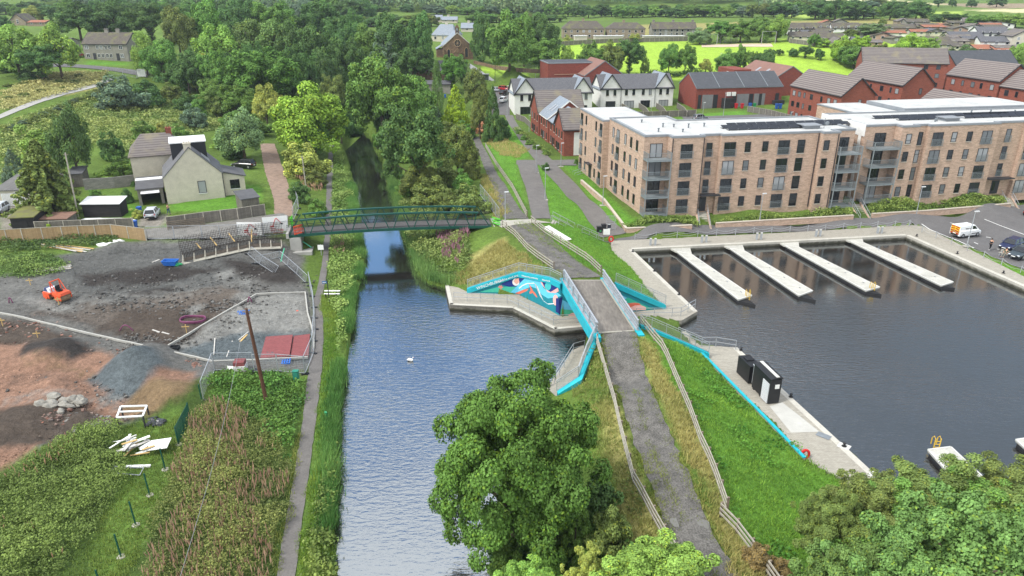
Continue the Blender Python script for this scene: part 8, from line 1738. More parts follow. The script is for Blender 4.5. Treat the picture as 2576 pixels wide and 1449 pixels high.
o=gp(821,1054);t=thing('marker_board','small green marker board on the grass verge by the canal','sign',o);m=MB();m._bar(o+Vector((-.05,0,.3)),Vector((.1,.1,0)),Vector((.2,-.2,0)),UP*.75);m.build('board',M('marker_green',S(70,170,120),.6,.08,2),t)
# ------------------------------------------------------------------ gardens on the left
blkw=MB_('black_boards',S(54,52,52),S(46,45,46),S(34,33,34),3,.18,.012,.85,big=.2);oldw=MB_('old_boards',S(128,122,112),S(110,106,98),S(84,80,74),.14,3,.012,.9,offset=0,big=.25);neww=MB_('new_boards',S(176,150,112),S(160,134,98),S(120,100,72),.14,3,.012,.9,offset=0,big=.15)
block=MB_('block_wall',S(146,144,138),S(130,129,124),S(112,110,106),.44,.22,.015,.9,big=.2);felt=M('roof_felt',S(92,92,94),.9,.2,.8,.2,8);white_roof=M('white_roof_sheet',S(232,232,230),.7,.08,.8)
def board_fence(label,pts,h,mat,posts=True,group=None,name='board_fence',step=2.4):
 P_=GP(pts);t=thing(name,label,'fence',P_[0],group);st=along(P_,step)
 m=MB()
 for a,b in zip(st,st[1:]):d=(b-a);n=Vector((-d.y,d.x,0)).normalized();m._bar((a+UP*h/2),d,n*.05,UP*h)
 m.build('panel',mat,t)
 if posts:
  for p in st:m=MB();m.box(p-UP*.2,(.12,.12,h+.28));m.build('post',timber,t)
 m=MB();[m.bar(a+UP*(h+.03),b+UP*(h+.03),.09,.05) for a,b in zip(st,st[1:])];m.build('cap_rail',timber,t)
 return t
board_fence('pale new timber fence above the building site',[(-20,611),(60,607),(160,601),(284,596),(325,601),(369,606)],1.8,neww)
board_fence('old grey board fence in front of the black sheds',[(93,588),(165,585),(338,578)],1.75,oldw);board_fence('old grey board fence along the bungalow garden',[(422,575),(515,562),(600,552),(668,541)],1.7,oldw)
fence('farm_gate','long barred wooden gate leaning on the garden fence','gate',[gp(423,578),gp(515,566)],1.2,[.15,.4,.65,.9,1.15],2.6,.1,(.05,.09),timber_d)
for lab,L,h in (('timber fence along the backs of the white terrace gardens',[(1530,297),(1640,296),(1750,292)],1.7),('timber fence round the parking space behind the nearer flats',[(1880,281),(1940,292),(1998,308)],1.6),('timber fence of the gardens by the red flats',[(1975,318),(2030,312),(2080,308)],1.6),('timber garden fence in the parking court',[(2345,240),(2400,246),(2412,246)],1.6),('timber fence beside the front row garden',[(1298,300),(1320,308),(1334,322)],1.5),('long timber fence behind the park below the council houses',[(1408,116),(1465,112),(1530,108),(1610,106),(1730,103)],1.9),('timber fence at the park corner of the village',[(1985,108),(2030,114),(2062,117),(2092,121)],1.8)):board_fence(lab,L,h,oldw,group='grey timber garden fences')
for i,x in enumerate((1562,1606,1650,1702)):
 board_fence('timber divider between two terrace gardens, '+['at the left gable','left of the middle','right of the middle','at the right gable'][i],[(x,272),(x+18,284),(x+26,296)],1.6,oldw,False,'timber dividers between terrace gardens')
def shed(label,quad,h0,h1,wall,roof,z=None,cat='shed',name='shed',door=None,over=.2,doormat=wfr):
 """monopitch shed on four ground points (front left, front right, back right, back left); front height h0, back height h1"""
 Q=[gp(*p) for p in quad[:2]];z0=min(q.z for q in Q);a,b=Q;u=(b-a);u.z=0;v=Vector((-u.y,u.x,0)).normalized()*quad[2]
 a.z=b.z=z0;t=thing(name,label,cat,a);m=MB();p=[a,b,b+v,a+v];H_=[h0,h0,h1,h1]
 m.add([q-UP*.5 for q in p]+[q+UP*h for q,h in zip(p,H_)],[(3,2,1,0),(4,5,6,7),(0,1,5,4),(1,2,6,5),(2,3,7,6),(3,0,4,7)]);m.build('wall',wall,t)
 un,vn=u.normalized(),v.normalized();k=(h1-h0)/quad[2];o=over;q=[a-un*o-vn*o+UP*(h0-k*o),b+un*o-vn*o+UP*(h0-k*o),b+un*o+v+vn*o+UP*(h1+k*o),a-un*o+v+vn*o+UP*(h1+k*o)]
 m=MB();m.add(q+[x+UP*.12 for x in q],[(3,2,1,0),(4,5,6,7),(0,1,5,4),(1,2,6,5),(2,3,7,6),(3,0,4,7)]);m.build('roof',roof,t)
 if door:f,w,h=door;m=MB();m._bar(a+u*f-un*w/2-vn*.03+UP*h/2,un*w,vn*.06,UP*h);m.build('door',doormat,t)
 return t,a,un,vn,z0
shed('black board shed with mossy felt roof at the left',[(35,588),(93,585),8.5],2.3,2.9,blkw,M('mossy_felt',S(104,100,72),.95,.3,.9,.4,8,col2=S(120,124,60)),door=(.5,1.2,1.9),doormat=blkw)
shed('black timber shed with bright white sloping roof',[(212,547),(306,546),2.4],2.1,2.5,blkw,white_roof)
shed('open topped bay of old boards beside the mossy shed',[(97,576),(172,574),3.0],1.4,1.5,oldw,M('rust_sheet',S(134,104,88),.9,.2,1))
shed('small grey board shed in the corner of the bungalow garden',[(612,533),(655,527),3.4],2.0,2.5,oldw,felt)
shed('low grey flat roofed shed behind the sparse spruce',[(178,472),(212,470),4.5],2.3,2.6,oldw,felt)
t,a,un,vn,z0=shed('wide garage with white slatted doors and ribbed grey roof at the left edge',[(-6,520),(106,517),9],2.6,3.4,beige,MB_('ribbed_sheet',S(118,116,112),S(104,102,100),S(82,80,78),.3,8,.04,.8,offset=0,big=.25));m=MB();[m._bar(a+un*(1.0+.22*i)-vn*.05+UP*1.1,un*.17,vn*.05,UP*2.1) for i in range(16)];m.build('slatted_door',wfr,t)
m=MB();m._bar(a+un*3-vn*.03+UP*2.25,un*6.5,vn*.05,UP*.25);m.build('lintel',wfr,t)
for k in range(2):
 o=gp(205+k*50,556);m=MB();loft(m,[[o+Vector((x,w*math.cos(a),.15+hh*abs(math.sin(a)))) for a in [2*math.pi*i/10 for i in range(10)]] for x,w,hh in ((0,.1,.1),(.6,.45,.3),(2.8,.5,.34),(4.4,.35,.25),(5.2,.05,.1))]);tag(m.build('upturned_boat',M('white_hull',S(230,232,230),.5,.06,1)),['white upturned boat behind the old fence by the mossy shed','white upturned boat behind the old fence by the blue bin'][k],'boat')
t=thing('block_garden_wall','long grey block wall behind the garden','wall',gp(214,478));P_=GP([(214,478),(290,473),(345,466),(352,480)]);m=MB();[m._bar((p+UP*.9),q-p,Vector((-(q-p).y,(q-p).x,0)).normalized()*.22,UP*2.0) for p,q in zip(P_,P_[1:])];m.build('wall',block,t)
a=at(422,511,3.5);b=at(569,496,3.5);fb_=Fr(a,b-a);Lb_=(b-a).length
he=height_at(a,449)-3.5;hr=height_at((a+b)/2,372)-3.5
t=house('bungalow','beige harled bungalow with steep gable, black dormer and white flat dormer roof','house',fb_,Lb_,9.5,he,hr,beige,M('old_slate',S(104,104,106),.85,.2,.9,.3,6,fine=.15),'v',wins=[('f',Lb_*.62,1.1,1.2,2.0)],fm=black,sill=wfr,chim=[(Lb_*.48,.5,hr+.6,1.1)],over=.12,verge=None)
k=(hr-he)/(Lb_/2);m=MB();m.obox(fb_.P(Lb_*.2,3.6,he+1.2),fb_.u*(Lb_*.6),fb_.v*5.6,UP*(hr-he-1.0));dm=m.build('dormer',M('black_cladding',S(38,40,44),.6,.1,2,streak=(3,3,.2)),t);m=MB();m.obox(fb_.P(Lb_*.2-.15,3.45,hr+.2),fb_.u*(Lb_*.6+.3),fb_.v*5.9,UP*.16);m.build('dormer_roof',white_roof,dm)
for i in range(3):nn=(UP+fb_.u*k).normalized();q=fb_.P(Lb_*.68,1.1+i*.85,he+k*(Lb_-Lb_*.68))+nn*.2;m=MB();m._bar(q,(fb_.u-UP*k).normalized()*1.6,fb_.v*.5,nn*.05);m.build('solar_tube',GL[3],t)
m=MB();fe=Fr(fb_.P(Lb_+.02,1.0));fe.u=fb_.u;fe.v=fb_.v;m.add([fe.P(0,0,-.6),fe.P(3.3,0,-.6),fe.P(3.3,5.5,-.6),fe.P(0,5.5,-.6),fe.P(0,0,3.9),fe.P(3.3,0,3.0),fe.P(3.3,5.5,3.0),fe.P(0,5.5,3.9)],[(3,2,1,0),(4,5,6,7),(0,1,5,4),(1,2,6,5),(2,3,7,6),(3,0,4,7)]);m.build('side_extension',beige,t)
m=MB();q=[fe.P(-.1,-.25,4.05),fe.P(3.6,-.25,3.0),fe.P(3.6,5.7,3.0),fe.P(-.1,5.7,4.05)];m.add(q+[x+UP*.14 for x in q],[(3,2,1,0),(4,5,6,7),(0,1,5,4),(1,2,6,5),(2,3,7,6),(3,0,4,7)]);m.build('extension_roof',felt,t);window(t,fe.P(1.7,0,1.1),fb_.u,-fb_.v,1.5,1.5,black,wfr,1)
m=MB();q=fb_.P(Lb_-.1,.0,0);m.bar(fb_.P(Lb_-.05,-.06,0),fb_.P(Lb_-.05,-.06,he),.09);m.build('drainpipe',fasc,t)
house('cottage','house with brown pantile roof and pale wall behind the bungalow','house',Fr(fb_.P(-4.8,10.5,.3),fb_.u),8.5,9,5.6,8.4,beige,tile_b,'u',wins=[('f',6.6,3.4,1,1.2)],fm=wfr,hip=2.0,chim=[(6.5,4.5,9.2,.9)],chm=redb)
m=MB();q=fb_.P(-4.0,13.6,7.9);m._bar(q,fb_.u*3.5+UP*.1,fb_.v*1.6-UP*.5,UP*.06);
fg_=Fr(fb_.P(-4.1,1.0,-.15),fb_.u);t=thing('garage','small grey garage with open white door and felt roof','garage',fg_.o);m=MB()
for u0,u1 in ((0,.45),(3.25,3.7)):m.obox(fg_.P(u0,0,-.4),fg_.u*(u1-u0),fg_.v*.2,UP*2.9)
m.obox(fg_.P(.45,0,2.25),fg_.u*2.8,fg_.v*.2,UP*.25);m.obox(fg_.P(0,.2,-.4),fg_.u*.2,fg_.v*6.5,UP*2.9);m.obox(fg_.P(3.5,.2,-.4),fg_.u*.2,fg_.v*6.5,UP*2.9);m.obox(fg_.P(.2,6.5,-.4),fg_.u*3.3,fg_.v*.2,UP*2.9);m.build('wall',greyh,t)
m=MB();q=[fg_.P(-.25,-.4,2.55),fg_.P(3.9,-.4,2.55),fg_.P(3.9,7,2.9),fg_.P(-.25,7,2.9)];m.add(q+[x+UP*.15 for x in q],[(3,2,1,0),(4,5,6,7),(0,1,5,4),(1,2,6,5),(2,3,7,6),(3,0,4,7)]);m.build('roof',felt,t)
m=MB();m._bar(fg_.P(.5,-.5,2.2),fg_.u*2.7,fg_.v*1.4+UP*.25,UP*.06);m.build('door',wfr,t);m=MB();m._bar(fg_.P(-.3,5.4,2.98),fg_.u*4.3,fg_.v*1.6,UP*.1);m.build('roof_sheet',white_roof,t)
def wheelie(label,a,b,mat,s=1.0,group='wheeled bins'):
 o=gp(a,b);t=thing('wheeled_bin',label,'bin',o,group);m=MB();f=lambda x,y,z:o+Vector((x,y,z))*s;m.add([f(-.22,-.25,.05),f(.22,-.25,.05),f(.22,.22,.05),f(-.22,.22,.05),f(-.29,-.34,1),f(.29,-.34,1),f(.29,.32,1),f(-.29,.32,1)],[(3,2,1,0),(4,5,6,7),(0,1,5,4),(1,2,6,5),(2,3,7,6),(3,0,4,7)]);m.build('body',mat,t);m=MB();m.obox(f(-.31,-.37,1.0),Vector((.62,0,0))*s,Vector((0,.72,0))*s,UP*.09*s);m.build('lid',mat,t)
 m=MB();[m.tube([f(x,.26,.1),f(x+.05,.26,.1)],.1*s,8) for x in (-.25,.2)];m.build('wheel',tyre,t)
blueb=M('blue_plastic',S(40,92,176),.5,.08,3);redp=M('red_bin',S(196,40,50),.5,.08,3);greenp=M('green_bin',S(40,140,84),.5,.08,3)
wheelie('blue wheeled bin at the end of the old board fence',341,573,blueb);wheelie('blue wheeled bin left of the garage',352,537,blueb);wheelie('blue wheeled bin under the golden cypress',1120,246,blueb)
for lab,a,b,mt in (('left red trade bin behind the shops',1851,273,redp),('right red trade bin behind the shops',1866,273,redp),('blue trade bin behind the shops',1886,272,blueb),('green bin squeezed beside the blue trade bin',1897,272,greenp),('left blue trade bin against the black store',1953,274,blueb),('right blue trade bin against the black store',1962,274,blueb)):wheelie(lab,a,b,mt,1.35)
m=MB();o=fs.P(24.6,-1.6,-.2);t=thing('bin_store','black slatted bin store at the shop back wall','bin store',o);m.obox(o,fs.u*3.2,fs.v*1.5,UP*2.2);m.build('wall',blkw,t);t=thing('bin_store','black slatted bin store left of the red trade bins','bin store',fs.P(8.2,-1.6,-.2));m=MB();m.obox(fs.P(8.2,-1.6,-.2),fs.u*3.2,fs.v*1.5,UP*3.2);m.build('wall',blkw,t)
for i,x in enumerate((1460,1512,1545,1632,1668,1698)):
 o=gp(x,101);t=thing('garden_shed','bright roofed '+['caravan behind the park fence, leftmost','flat shed next to the caravan','low flat shed below the dormer house','shed with wide white roof below the terrace','white roofed shed in the middle of the terrace backs','white roofed shed at the end of the terrace backs'][i],'shed',o,'bright shed roofs behind the park fence');m=MB();m.box(o,(6+i % 3,3,1.9),.1);m.build('wall',beige,t);m=MB();m.box(o+UP*1.9,(6.5+i % 3,3.5,.2),.1);m.build('roof',white_roof,t)
pg=M('play_steel',S(150,152,150),.5,.1,3,metal=.2)
def swing(label,a,b,w,h=3.0):
 o=gp(a,b);t=thing('swing_set',label,'swing set',o,'playground equipment');m=MB()
 for s in (0,w):[m.bar(o+Vector((s+d,e,-.1)),o+Vector((s,0,h)),.16) for d,e in ((-.5,-1.2),(.5,1.2))]
 m.bar(o+UP*h,o+Vector((w,0,h)),.16);m.build('frame',pg,t)
 for i in range(2):m=MB();x=w*(i+1)/3;[m.bar(o+Vector((x+d,0,h)),o+Vector((x+d,0,.6)),.04) for d in (-.25,.25)];m.box(o+Vector((x,0,.55)),(.6,.25,.08));m.build('seat',blk,t)
swing('grey swing frame at the left of the playground',1776,112,5,4.5);swing('grey swing frame at the right end of the playground',1915,112,6,5.5)
o=gp(1812,110);t=thing('climbing_frame','grey climbing frame with platform and white slide','climbing frame',o,'playground equipment');m=MB()
for x in (0,2.5,5,7.5):[m.bar(o+Vector((x,y,-.1)),o+Vector((x,y,3.6)),.16) for y in (0,2)]
m.bar(o+UP*3.6,o+Vector((7.5,0,3.6)),.14);m.bar(o+Vector((0,2,3.6)),o+Vector((7.5,2,3.6)),.14);m.build('frame',pg,t);m=MB();m.obox(o+Vector((5,0,1.6)),(2.5,0,0),(0,2,0),UP*.15);m.build('platform',timber_d,t);m=MB();m._bar(o+Vector((7.6,1,1.7)),Vector((3.5,-1,-1.6)),Vector((0,.9,0)),UP*.12);m.build('slide',wht,t)
ribbon('play_surface',([(1765,113),(1850,110),(1940,110)],[(1765,119),(1850,118),(1945,118)]),M('play_ground',S(206,184,160),.95,.1,.5),.1,3,3)
# ------------------------------------------------------------------ building site
def kerb(pts,w=.16,h=.22):
 m=MB();P_=GP(pts);st=along(P_,1.0);st=[Vector((p.x,p.y,tz1(p.x,p.y)+.02)) for p in st];[m.bar(a+UP*h/2,b+UP*h/2,w,h) for a,b in zip(st,st[1:])];return tag(m.build('kerb',M('kerb_concrete',S(176,174,166),.85,.1,2)),kind='structure')
kerb([(-20,786),(60,802),(150,824),(270,852),(400,882),(470,897),(535,912)]);kerb([(408,882),(470,846),(560,792),(645,743)]);kerb([(645,743),(700,740),(768,738)]);kerb([(768,738),(774,790),(790,845),(789,880)]);kerb([(535,912),(640,909),(775,902)])
pv=MB_('red_pavers',S(150,84,84),S(134,72,74),S(112,72,70),.2,.1,.012,.85,big=.16)
for q in ([(655,903),(669,848),(737,846),(729,902)],[(731,902),(739,846),(780,843),(777,900)]):
 m=MB();P_=GP(q);z=max(p.z for p in P_)+.06;m.prism([(p.x,p.y) for p in P_],z-.3,z);tag(m.build('red_paving',pv),kind='structure')
bpm=M('loose_board',S(196,166,110),.9,.15,2);gry=M('grey_board',S(196,192,184),.9,.12,2)
def plank_at(label,a,b,mat=bpm,w=.2,th=.06,lift=.06,name='plank',group='loose planks on the site'):
 p,q=gp(*a),gp(*b);m=MB();m.bar(p+UP*lift,q+UP*lift,w,th);return tag(m.build(name,mat),label,'plank',group)
plank_at('pale plank lying across the red pavers',(688,890),(701,872));plank_at('grey screed rail on the blue grit, left one',(538,893),(541,852),gry,.1);plank_at('grey screed rail on the blue grit, right one',(569,903),(585,859),gry,.1);plank_at('grey length of timber at the top of the blue grit',(601,856),(625,836),gry,.12);plank_at('yellow plank beside the grey timber on the blue grit',(604,861),(622,843));plank_at('short kerb stone beside the coil of hose',(384,832),(402,838),gry,.16,.16);plank_at('second short kerb stone by the hose coil',(408,838),(426,843),gry,.16,.16)
plank_at('orange and white board near the site kerb',(747,784),(758,776),org,.25);plank_at('long pale board in front of the rebar cage',(383,661),(443,638),gry,.2);plank_at('thin pole leaning over by the sand heap',(512,1010),(535,965),bpm,.08)
def stack(label,p0,p1,n,w,mats,name='plank_stack',cat='planks',layers=2,part='plank'):
 a,b=gp(*p0),gp(*p1);d=b-a;nn=Vector((-d.y,d.x,0)).normalized();t=thing(name,label,cat,a)
 for i in range(n):
  o=nn*random.uniform(-w,w)+d*random.uniform(-.12,.12)+UP*(.06+.08*(i*layers//n));j=nn*random.uniform(-.5,.5);m=MB();m.bar(a+o,b+o+j,.22,.06);m.build(part,random.choice(mats),t)
 return t
stack('stack of long whitish planks on the dark ground below the new fence',(110,616),(210,632),9,.7,[gry,gry,bpm]);stack('muddle of grey boards and blue trestles at the weed patch',(88,682),(176,672),10,.9,[gry,timber,timber_d])
t=thing('board_heap','big heap of white and grey boards thrown down in the weeds','heap of boards',gp(345,1150))
for i in range(24):
 c=gp(345+random.uniform(-44,40),1132+random.uniform(-18,16));a=random.gauss(.75,.45);l=random.uniform(.8,1.7);d=Vector((math.cos(a),math.sin(a),random.uniform(-.08,.12)))*l;m=MB();m._bar(c-d/2+UP*(.12+.03*i),d,Vector((-d.y,d.x,0)).normalized()*random.choice([.14,.2,.3]),UP*.04);m.build('plank',random.choice([wht,gry,gry,wht,bpm]),t)
c=gp(378,1136,.55);m=MB();m._bar(c,Vector((1.5,.25,.1)),Vector((-.2,1.3,.05)),UP*.05);m.build('panel',wht,t)
plank_at('white beam lying below the heap of boards',(314,1176),(379,1174),wht,.22,.16);m=MB();Q=GP([(277,1192),(352,1198),(362,1180),(288,1176)]);[m.bar(p+UP*.1,q+UP*.1,.05) for p,q in zip(Q,Q[1:]+Q[:1])];tag(m.build('wire_hurdle',galv),'silver fence frame lying flat in the weeds','hurdle')
t=thing('steel_frame','white painted rectangular steel frame standing on the grass','steel frame',gp(300,1082));Q=[at(298,1050,2.6),at(371,1024,2.6),at(372,1038,2.6),at(308,1064,2.6)];bs=[gp(300,1082),gp(376,1052),gp(372,1066),gp(309,1090)]
B_=[gp(301,1080),gp(366,1076),gp(376,1050),gp(311,1052)];hh=height_at(B_[0],1050)-B_[0].z
for p in B_:m=MB();m.bar(p-UP*.1,p+UP*hh,.1);m.build('leg',fasc,t)
for i in range(4):m=MB();m.bar(B_[i]+UP*hh,B_[(i+1) % 4]+UP*hh,.14,.1);m.build('rail',wht,t)
m=MB();a,b=(B_[0]+B_[3])/2+UP*hh,(B_[1]+B_[2])/2+UP*hh;m.bar(a,b,.12,.1);m.build('rail',wht,t)
def lump(m,c,r,k=.35):
 o=len(m.v);m.ell(c,r,8,5)
 for i in range(o,len(m.v)):p=Vector(m.v[i]);d=p-Vector(c);f=1+(vnoise(np.array([p.x*3.1+p.z]),np.array([p.y*3.1+p.z*1.7]),.7,3)[0]-.5)*2*k;m.v[i]=tuple(Vector(c)+d*f)
m=MB();[lump(m,gp(395+random.uniform(-20,20),1062+random.uniform(-9,9),.1),(random.uniform(.2,.5),random.uniform(.2,.4),random.uniform(.1,.22)),.6) for _ in range(9)];tag(m.build('plastic_sheeting',M('black_sheeting',S(48,50,54),.35,.3,4,spec=.6)),'crumpled black plastic sheeting beside the white steel frame','plastic sheeting')
rk=M('grey_boulder',S(150,146,136),.9,.25,1.5,.5,8,fine=.15)
for i in range(20):m=MB();s=random.uniform(.25,.7);lump(m,gp(150+random.uniform(-52,55),1018+random.uniform(-20,22),s*.3),(s,s*.8,s*.6),.4);tag(m.build('boulder',rk),'pale boulder in the loose pile of stones on the red soil','boulder','pile of boulders on the red soil')
def rubble(n,spots,smin,smax,c1,c2):
 Vs,Cs=[],[]
 for i in range(n):
  px,py,sx,sy=random.choice(spots);p=gp_fast(px+random.gauss(0,sx),py+random.gauss(0,sy));s=random.uniform(smin,smax);q=np.array(((-1,-1,-1),(1,-1,-1),(1,1,-1),(-1,1,-1),(-1,-1,1),(1,-1,1),(1,1,1),(-1,1,1)),float)*np.array([s,s*random.uniform(.5,1),s*random.uniform(.35,.8)])*.5
  a=random.uniform(0,3.1);ca,sa=math.cos(a),math.sin(a);q=np.stack([q[:,0]*ca-q[:,1]*sa,q[:,0]*sa+q[:,1]*ca,q[:,2]+q[:,0]*random.uniform(-.4,.4)],1)+rng.normal(size=(8,3))*s*.07+np.array([p.x,p.y,p.z+s*.12])
  Vs.append(q[[3,2,1,0,4,5,6,7,0,1,5,4,1,2,6,5,2,3,7,6,3,0,4,7]]);t=random.random();c=np.array(c1)*(1-t)+np.array(c2)*t;Cs.append(np.repeat((c*random.uniform(.7,1.3))[None],24,0))
 return np.concatenate(Vs),np.concatenate(Cs)
def gp_fast(px,py):
 p=at(px,py,1.6);z=tz1(p.x,p.y)
 for _ in range(3):p=at(px,py,z);z=tz1(p.x,p.y)
 p.z=z;return p
stone_m=bpy.data.materials.new('rubble');stone_m.use_nodes=True;_n=stone_m.node_tree.nodes;_a=_n.new('ShaderNodeAttribute');_a.attribute_name='Col';stone_m.node_tree.links.new(_a.outputs['Color'],_n['Principled BSDF'].inputs['Base Color']);_n['Principled BSDF'].inputs['Roughness'].default_value=.9
for nm,lab,args in (('brick_rubble','broken red brick and stone rubble on the heaps',(900,[(140,885,38,10),(180,872,30,8),(85,885,40,10),(340,885,20,4),(470,920,25,6),(60,830,50,14),(120,1050,60,16)],.08,.34,S(140,92,74),S(120,110,102))),
 ('stone_rubble','grey stones strewn over the building site',(1500,[(300,770,90,12),(440,770,60,14),(590,765,45,14),(560,790,22,14),(690,700,40,10),(420,715,90,14),(200,740,90,16),(390,860,60,10),(220,1060,30,10),(330,960,150,30),(620,720,80,14)],.06,.3,S(120,118,113),S(70,66,62)))):
 V_,C2=rubble(*args);tag(np_mesh(nm,V_,4,stone_m,C2),lab,None,None,'stuff')
xz,yz=scatter(COVER[3][2],9);kz=(fnoise(xz,yz,3,81) > .42);xz,yz=xz[kz],yz[kz];nz_=len(xz);sz_=rng.uniform(.05,.24,nz_)**1.3*1.4
Vz=leaves(np.stack([xz,yz,tz(xz,yz)+rng.uniform(.0,.09,nz_)],1),unit(np.stack([rng.normal(size=nz_)*.6,rng.normal(size=nz_)*.6,np.ones(nz_)],1)),sz_,.75,.2);cz=cover_one(xz,yz)*rng.uniform(.55,1.7,nz_)[:,None]
tag(np_mesh('gravel_clods',Vz,4,stone_m,np.repeat(cz,4,0)),'clods and chippings all over the building site',None,None,'stuff')
mesh_m=M('site_mesh',S(168,172,176),.5,.1,3,metal=.3)
def heras(label,pts,h=1.95,group='silver mesh site fences',lean=None):
 P_=GP(pts);st=along(P_,3.3);t=thing('site_fence',label,'site fence',P_[0],group)
 for a,b in zip(st,st[1:]):
  m=MB();d=b-a;p,q=a+d*.01,b-d*.01;ln=Vector(lean or (0,0,0))
  for x,y in ((p,p+UP*h+ln),(q,q+UP*h+ln),(p+UP*h+ln,q+UP*h+ln),(p+UP*.15,q+UP*.15)):m.bar(x,y,.05)
  f=m.build('panel',galv,t);m=MB();n=int(d.length/.28)
  for i in range(1,n):m.bar(p+d*i/n+UP*.15,p+d*i/n+UP*h+ln,.008)
  for i in range(1,9):m.bar(p+UP*(.15+(h-.15)*i/9)+ln*i/9,q+UP*(.15+(h-.15)*i/9)+ln*i/9,.008)
  m.build('mesh',mesh_m,f)
 for p in st:m=MB();m.box(p-UP*.05,(.7,.25,.18),random.uniform(-.4,.4));m.build('foot',blk,t)
 return t
heras('mesh fence between the building site and the towpath',[(779,720),(791,775),(793,830),(789,890),(768,942)]);heras('mesh fence across the bottom of the red pavers',[(768,942),(700,936),(640,937)]);heras('mesh fence bending round the sand heap',[(640,932),(540,934),(512,1008)]);heras('mesh fence along the lane in front of the bungalow',[(372,603),(440,602),(510,601),(600,599)]);heras('mesh fence with site banners beside the footbridge',[(600,599),(664,596),(728,589)])
heras('mesh fence winding down the left bank to the footbridge',[(742,498),(752,525),(738,556)]);heras('mesh fence from the upper track to the footbridge end',[(1208,492),(1230,520),(1256,556)]);heras('collapsed mesh fence round the bridge pier',[(640,664),(700,650),(745,690),(768,712)],1.2,lean=(.5,-.4,0));heras('fallen mesh panels over the dark pit',[(622,640),(650,664),(690,690)],1.0,lean=(.6,.3,0))
def banner(label,a,b,ty,arm):
 p,q=gp(*a),gp(*b);p.z=q.z=min(p.z,q.z);h=height_at(p,ty)-p.z;u=(q-p);n=Vector((u.y,-u.x,0)).normalized();n=n if n.y < 0 else -n;p += n*.08;q += n*.08
 t=thing('site_banner',label,'banner',p,'white site banners');m=MB();m._bar(p+UP*(h*.55),u,n*.02,UP*h*.82);m.build('sheet',wht,t)
 L=u.length;un=u/L;o=p+n*.03;dr=M('red_print',S(196,50,48),.7,.05,3);F=lambda s,z:o+un*L*s+UP*h*z
 m=MB();m.tube([F(.40,.5),F(.52,.84),F(.58,.86)],.05,5);m.tube([F(.56,.86),F(.72,.62)],.045,5);m._bar(F(.28,.45),un*L*.16,n*.02,UP*.22);m._bar(F(.26,.34),un*L*.2,n*.02,UP*.1);m.build('digger_print',dr,t);m=MB();m._bar(F(.7,.56),un*L*.1,n*.03,UP*.22);m.build('bucket_print',fasc,t)
 lettering('BOTTOM',F(.80,.18)+n*.01,F(.9,.18)+n*.01,h*.15,dr,t,mirror=True);lettering('Groundworks',F(.78,.08)+n*.01,F(.9,.08)+n*.01,h*.09,dr,t,mirror=True)
banner('white site banner printed with a red digger, farther from the bridge',(601,597),(661,594),557,0);banner('white site banner printed with a red digger, next to the footbridge',(665,593),(727,586),545,0)
o=gp(357,194);t=thing('site_banner','white site banner on a gate at the country lane','banner',o,'white site banners');m=MB();m._bar(o+Vector((-1.2,0,1.2)),Vector((2.2,.5,0)),Vector((0,.04,0)),UP*2.2);m.build('sheet',wht,t);heras('dark mesh fence and gate at the country lane',[(270,188),(310,190),(345,197),(375,188)],2)
lime=M('lime_plastic',S(96,210,60),.5,.05,3);orr=M('orange_plastic',S(236,88,50),.5,.05,3)
def pbar(label,p,q,mat,z=None,h=1.0):
 a,b=(gp(*p),gp(*q)) if z is None else (at(*p,z),at(*q,z));t=thing('plastic_barrier',label,'barrier',a,'bright plastic barriers at the footbridge');d=b-a;n=Vector((-d.y,d.x,0)).normalized();m=MB()
 for hh in (.12,.5,.95):m.bar(a+UP*hh*h,b+UP*hh*h,.06,.12)
 for i in range(9):m.bar(a+d*i/8+UP*.05,a+d*i/8+UP*h,.05)
 m.build('panel',mat,t);m=MB();[m.bar(a+d*f-n*.3+UP*.03,a+d*f+n*.3+UP*.03,.1,.06) for f in (.15,.85)];m.build('foot',blk,t)
pbar('lime green barrier across the right end of the footbridge',(1238,562),(1258,568),lime,4.0);pbar('lime green barrier on edge at the left end of the footbridge',(733,574),(738,566),lime,3.9,1.5);pbar('orange barrier leaning inside the left end of the footbridge',(741,592),(765,586),orr,3.9,1.3)
Zr=lambda x,y:((560+.513*x)/1.5901,(860+.513*y)/1.5901)
rb=M('rusty_rebar',S(54,46,42),.85,.2,4);Fb=[gp(*Zr(*p)) for p in ((345,368),(600,310),(860,255),(1108,244))];Bk=[gp(*Zr(*p)) for p in ((320,318),(570,262),(800,215),(1115,190))]
t=thing('rebar_wall','long cage of rusty reinforcement bars with timber shuttering for a new wall','wall under construction',Fb[0])
for L,h in ((Fb,1.3),(Bk,2.5)):
 st=along(L,.2);m=MB();[m.bar(p,p+UP*(h+random.uniform(-.1,.15)),.035) for p in st]
 for k in range(1,9):[m.bar(a+UP*h*k/9,b+UP*h*k/9,.03) for a,b in zip(L,L[1:])]
 m.build('bars',rb,t)
m=MB();
for a,b,c,d in zip(Fb,Fb[1:],Bk,Bk[1:]):
 for i in range(8):f=i/8;m.bar(a+(b-a)*f+UP*.9,c+(d-c)*f+UP*2.0,.03)
m.build('ties',rb,t);m=MB();[m.bar(a+UP*.28,b+UP*.28,.06,.5) for a,b in zip(Fb,Fb[1:])];m.build('shuttering',M('shutter_board',S(112,102,92),.9,.2,2),t)
m=MB();[m.bar(a+Vector((0,-.6,.03)),b+Vector((0,-.6,.03)),.9,.1) for a,b in zip(Fb,Fb[1:])];m.build('blinding',concrete,t)
for i,p in enumerate(along(Fb,1.5)):m=MB();m.bar(p+UP*.9+Vector((0,-.05,0)),p+Vector((.15,-.75,.05)),.09);m.bar(p+Vector((0,-.05,0)),p+Vector((0,-.05,1.0)),.09);m.build('prop',timber,t)
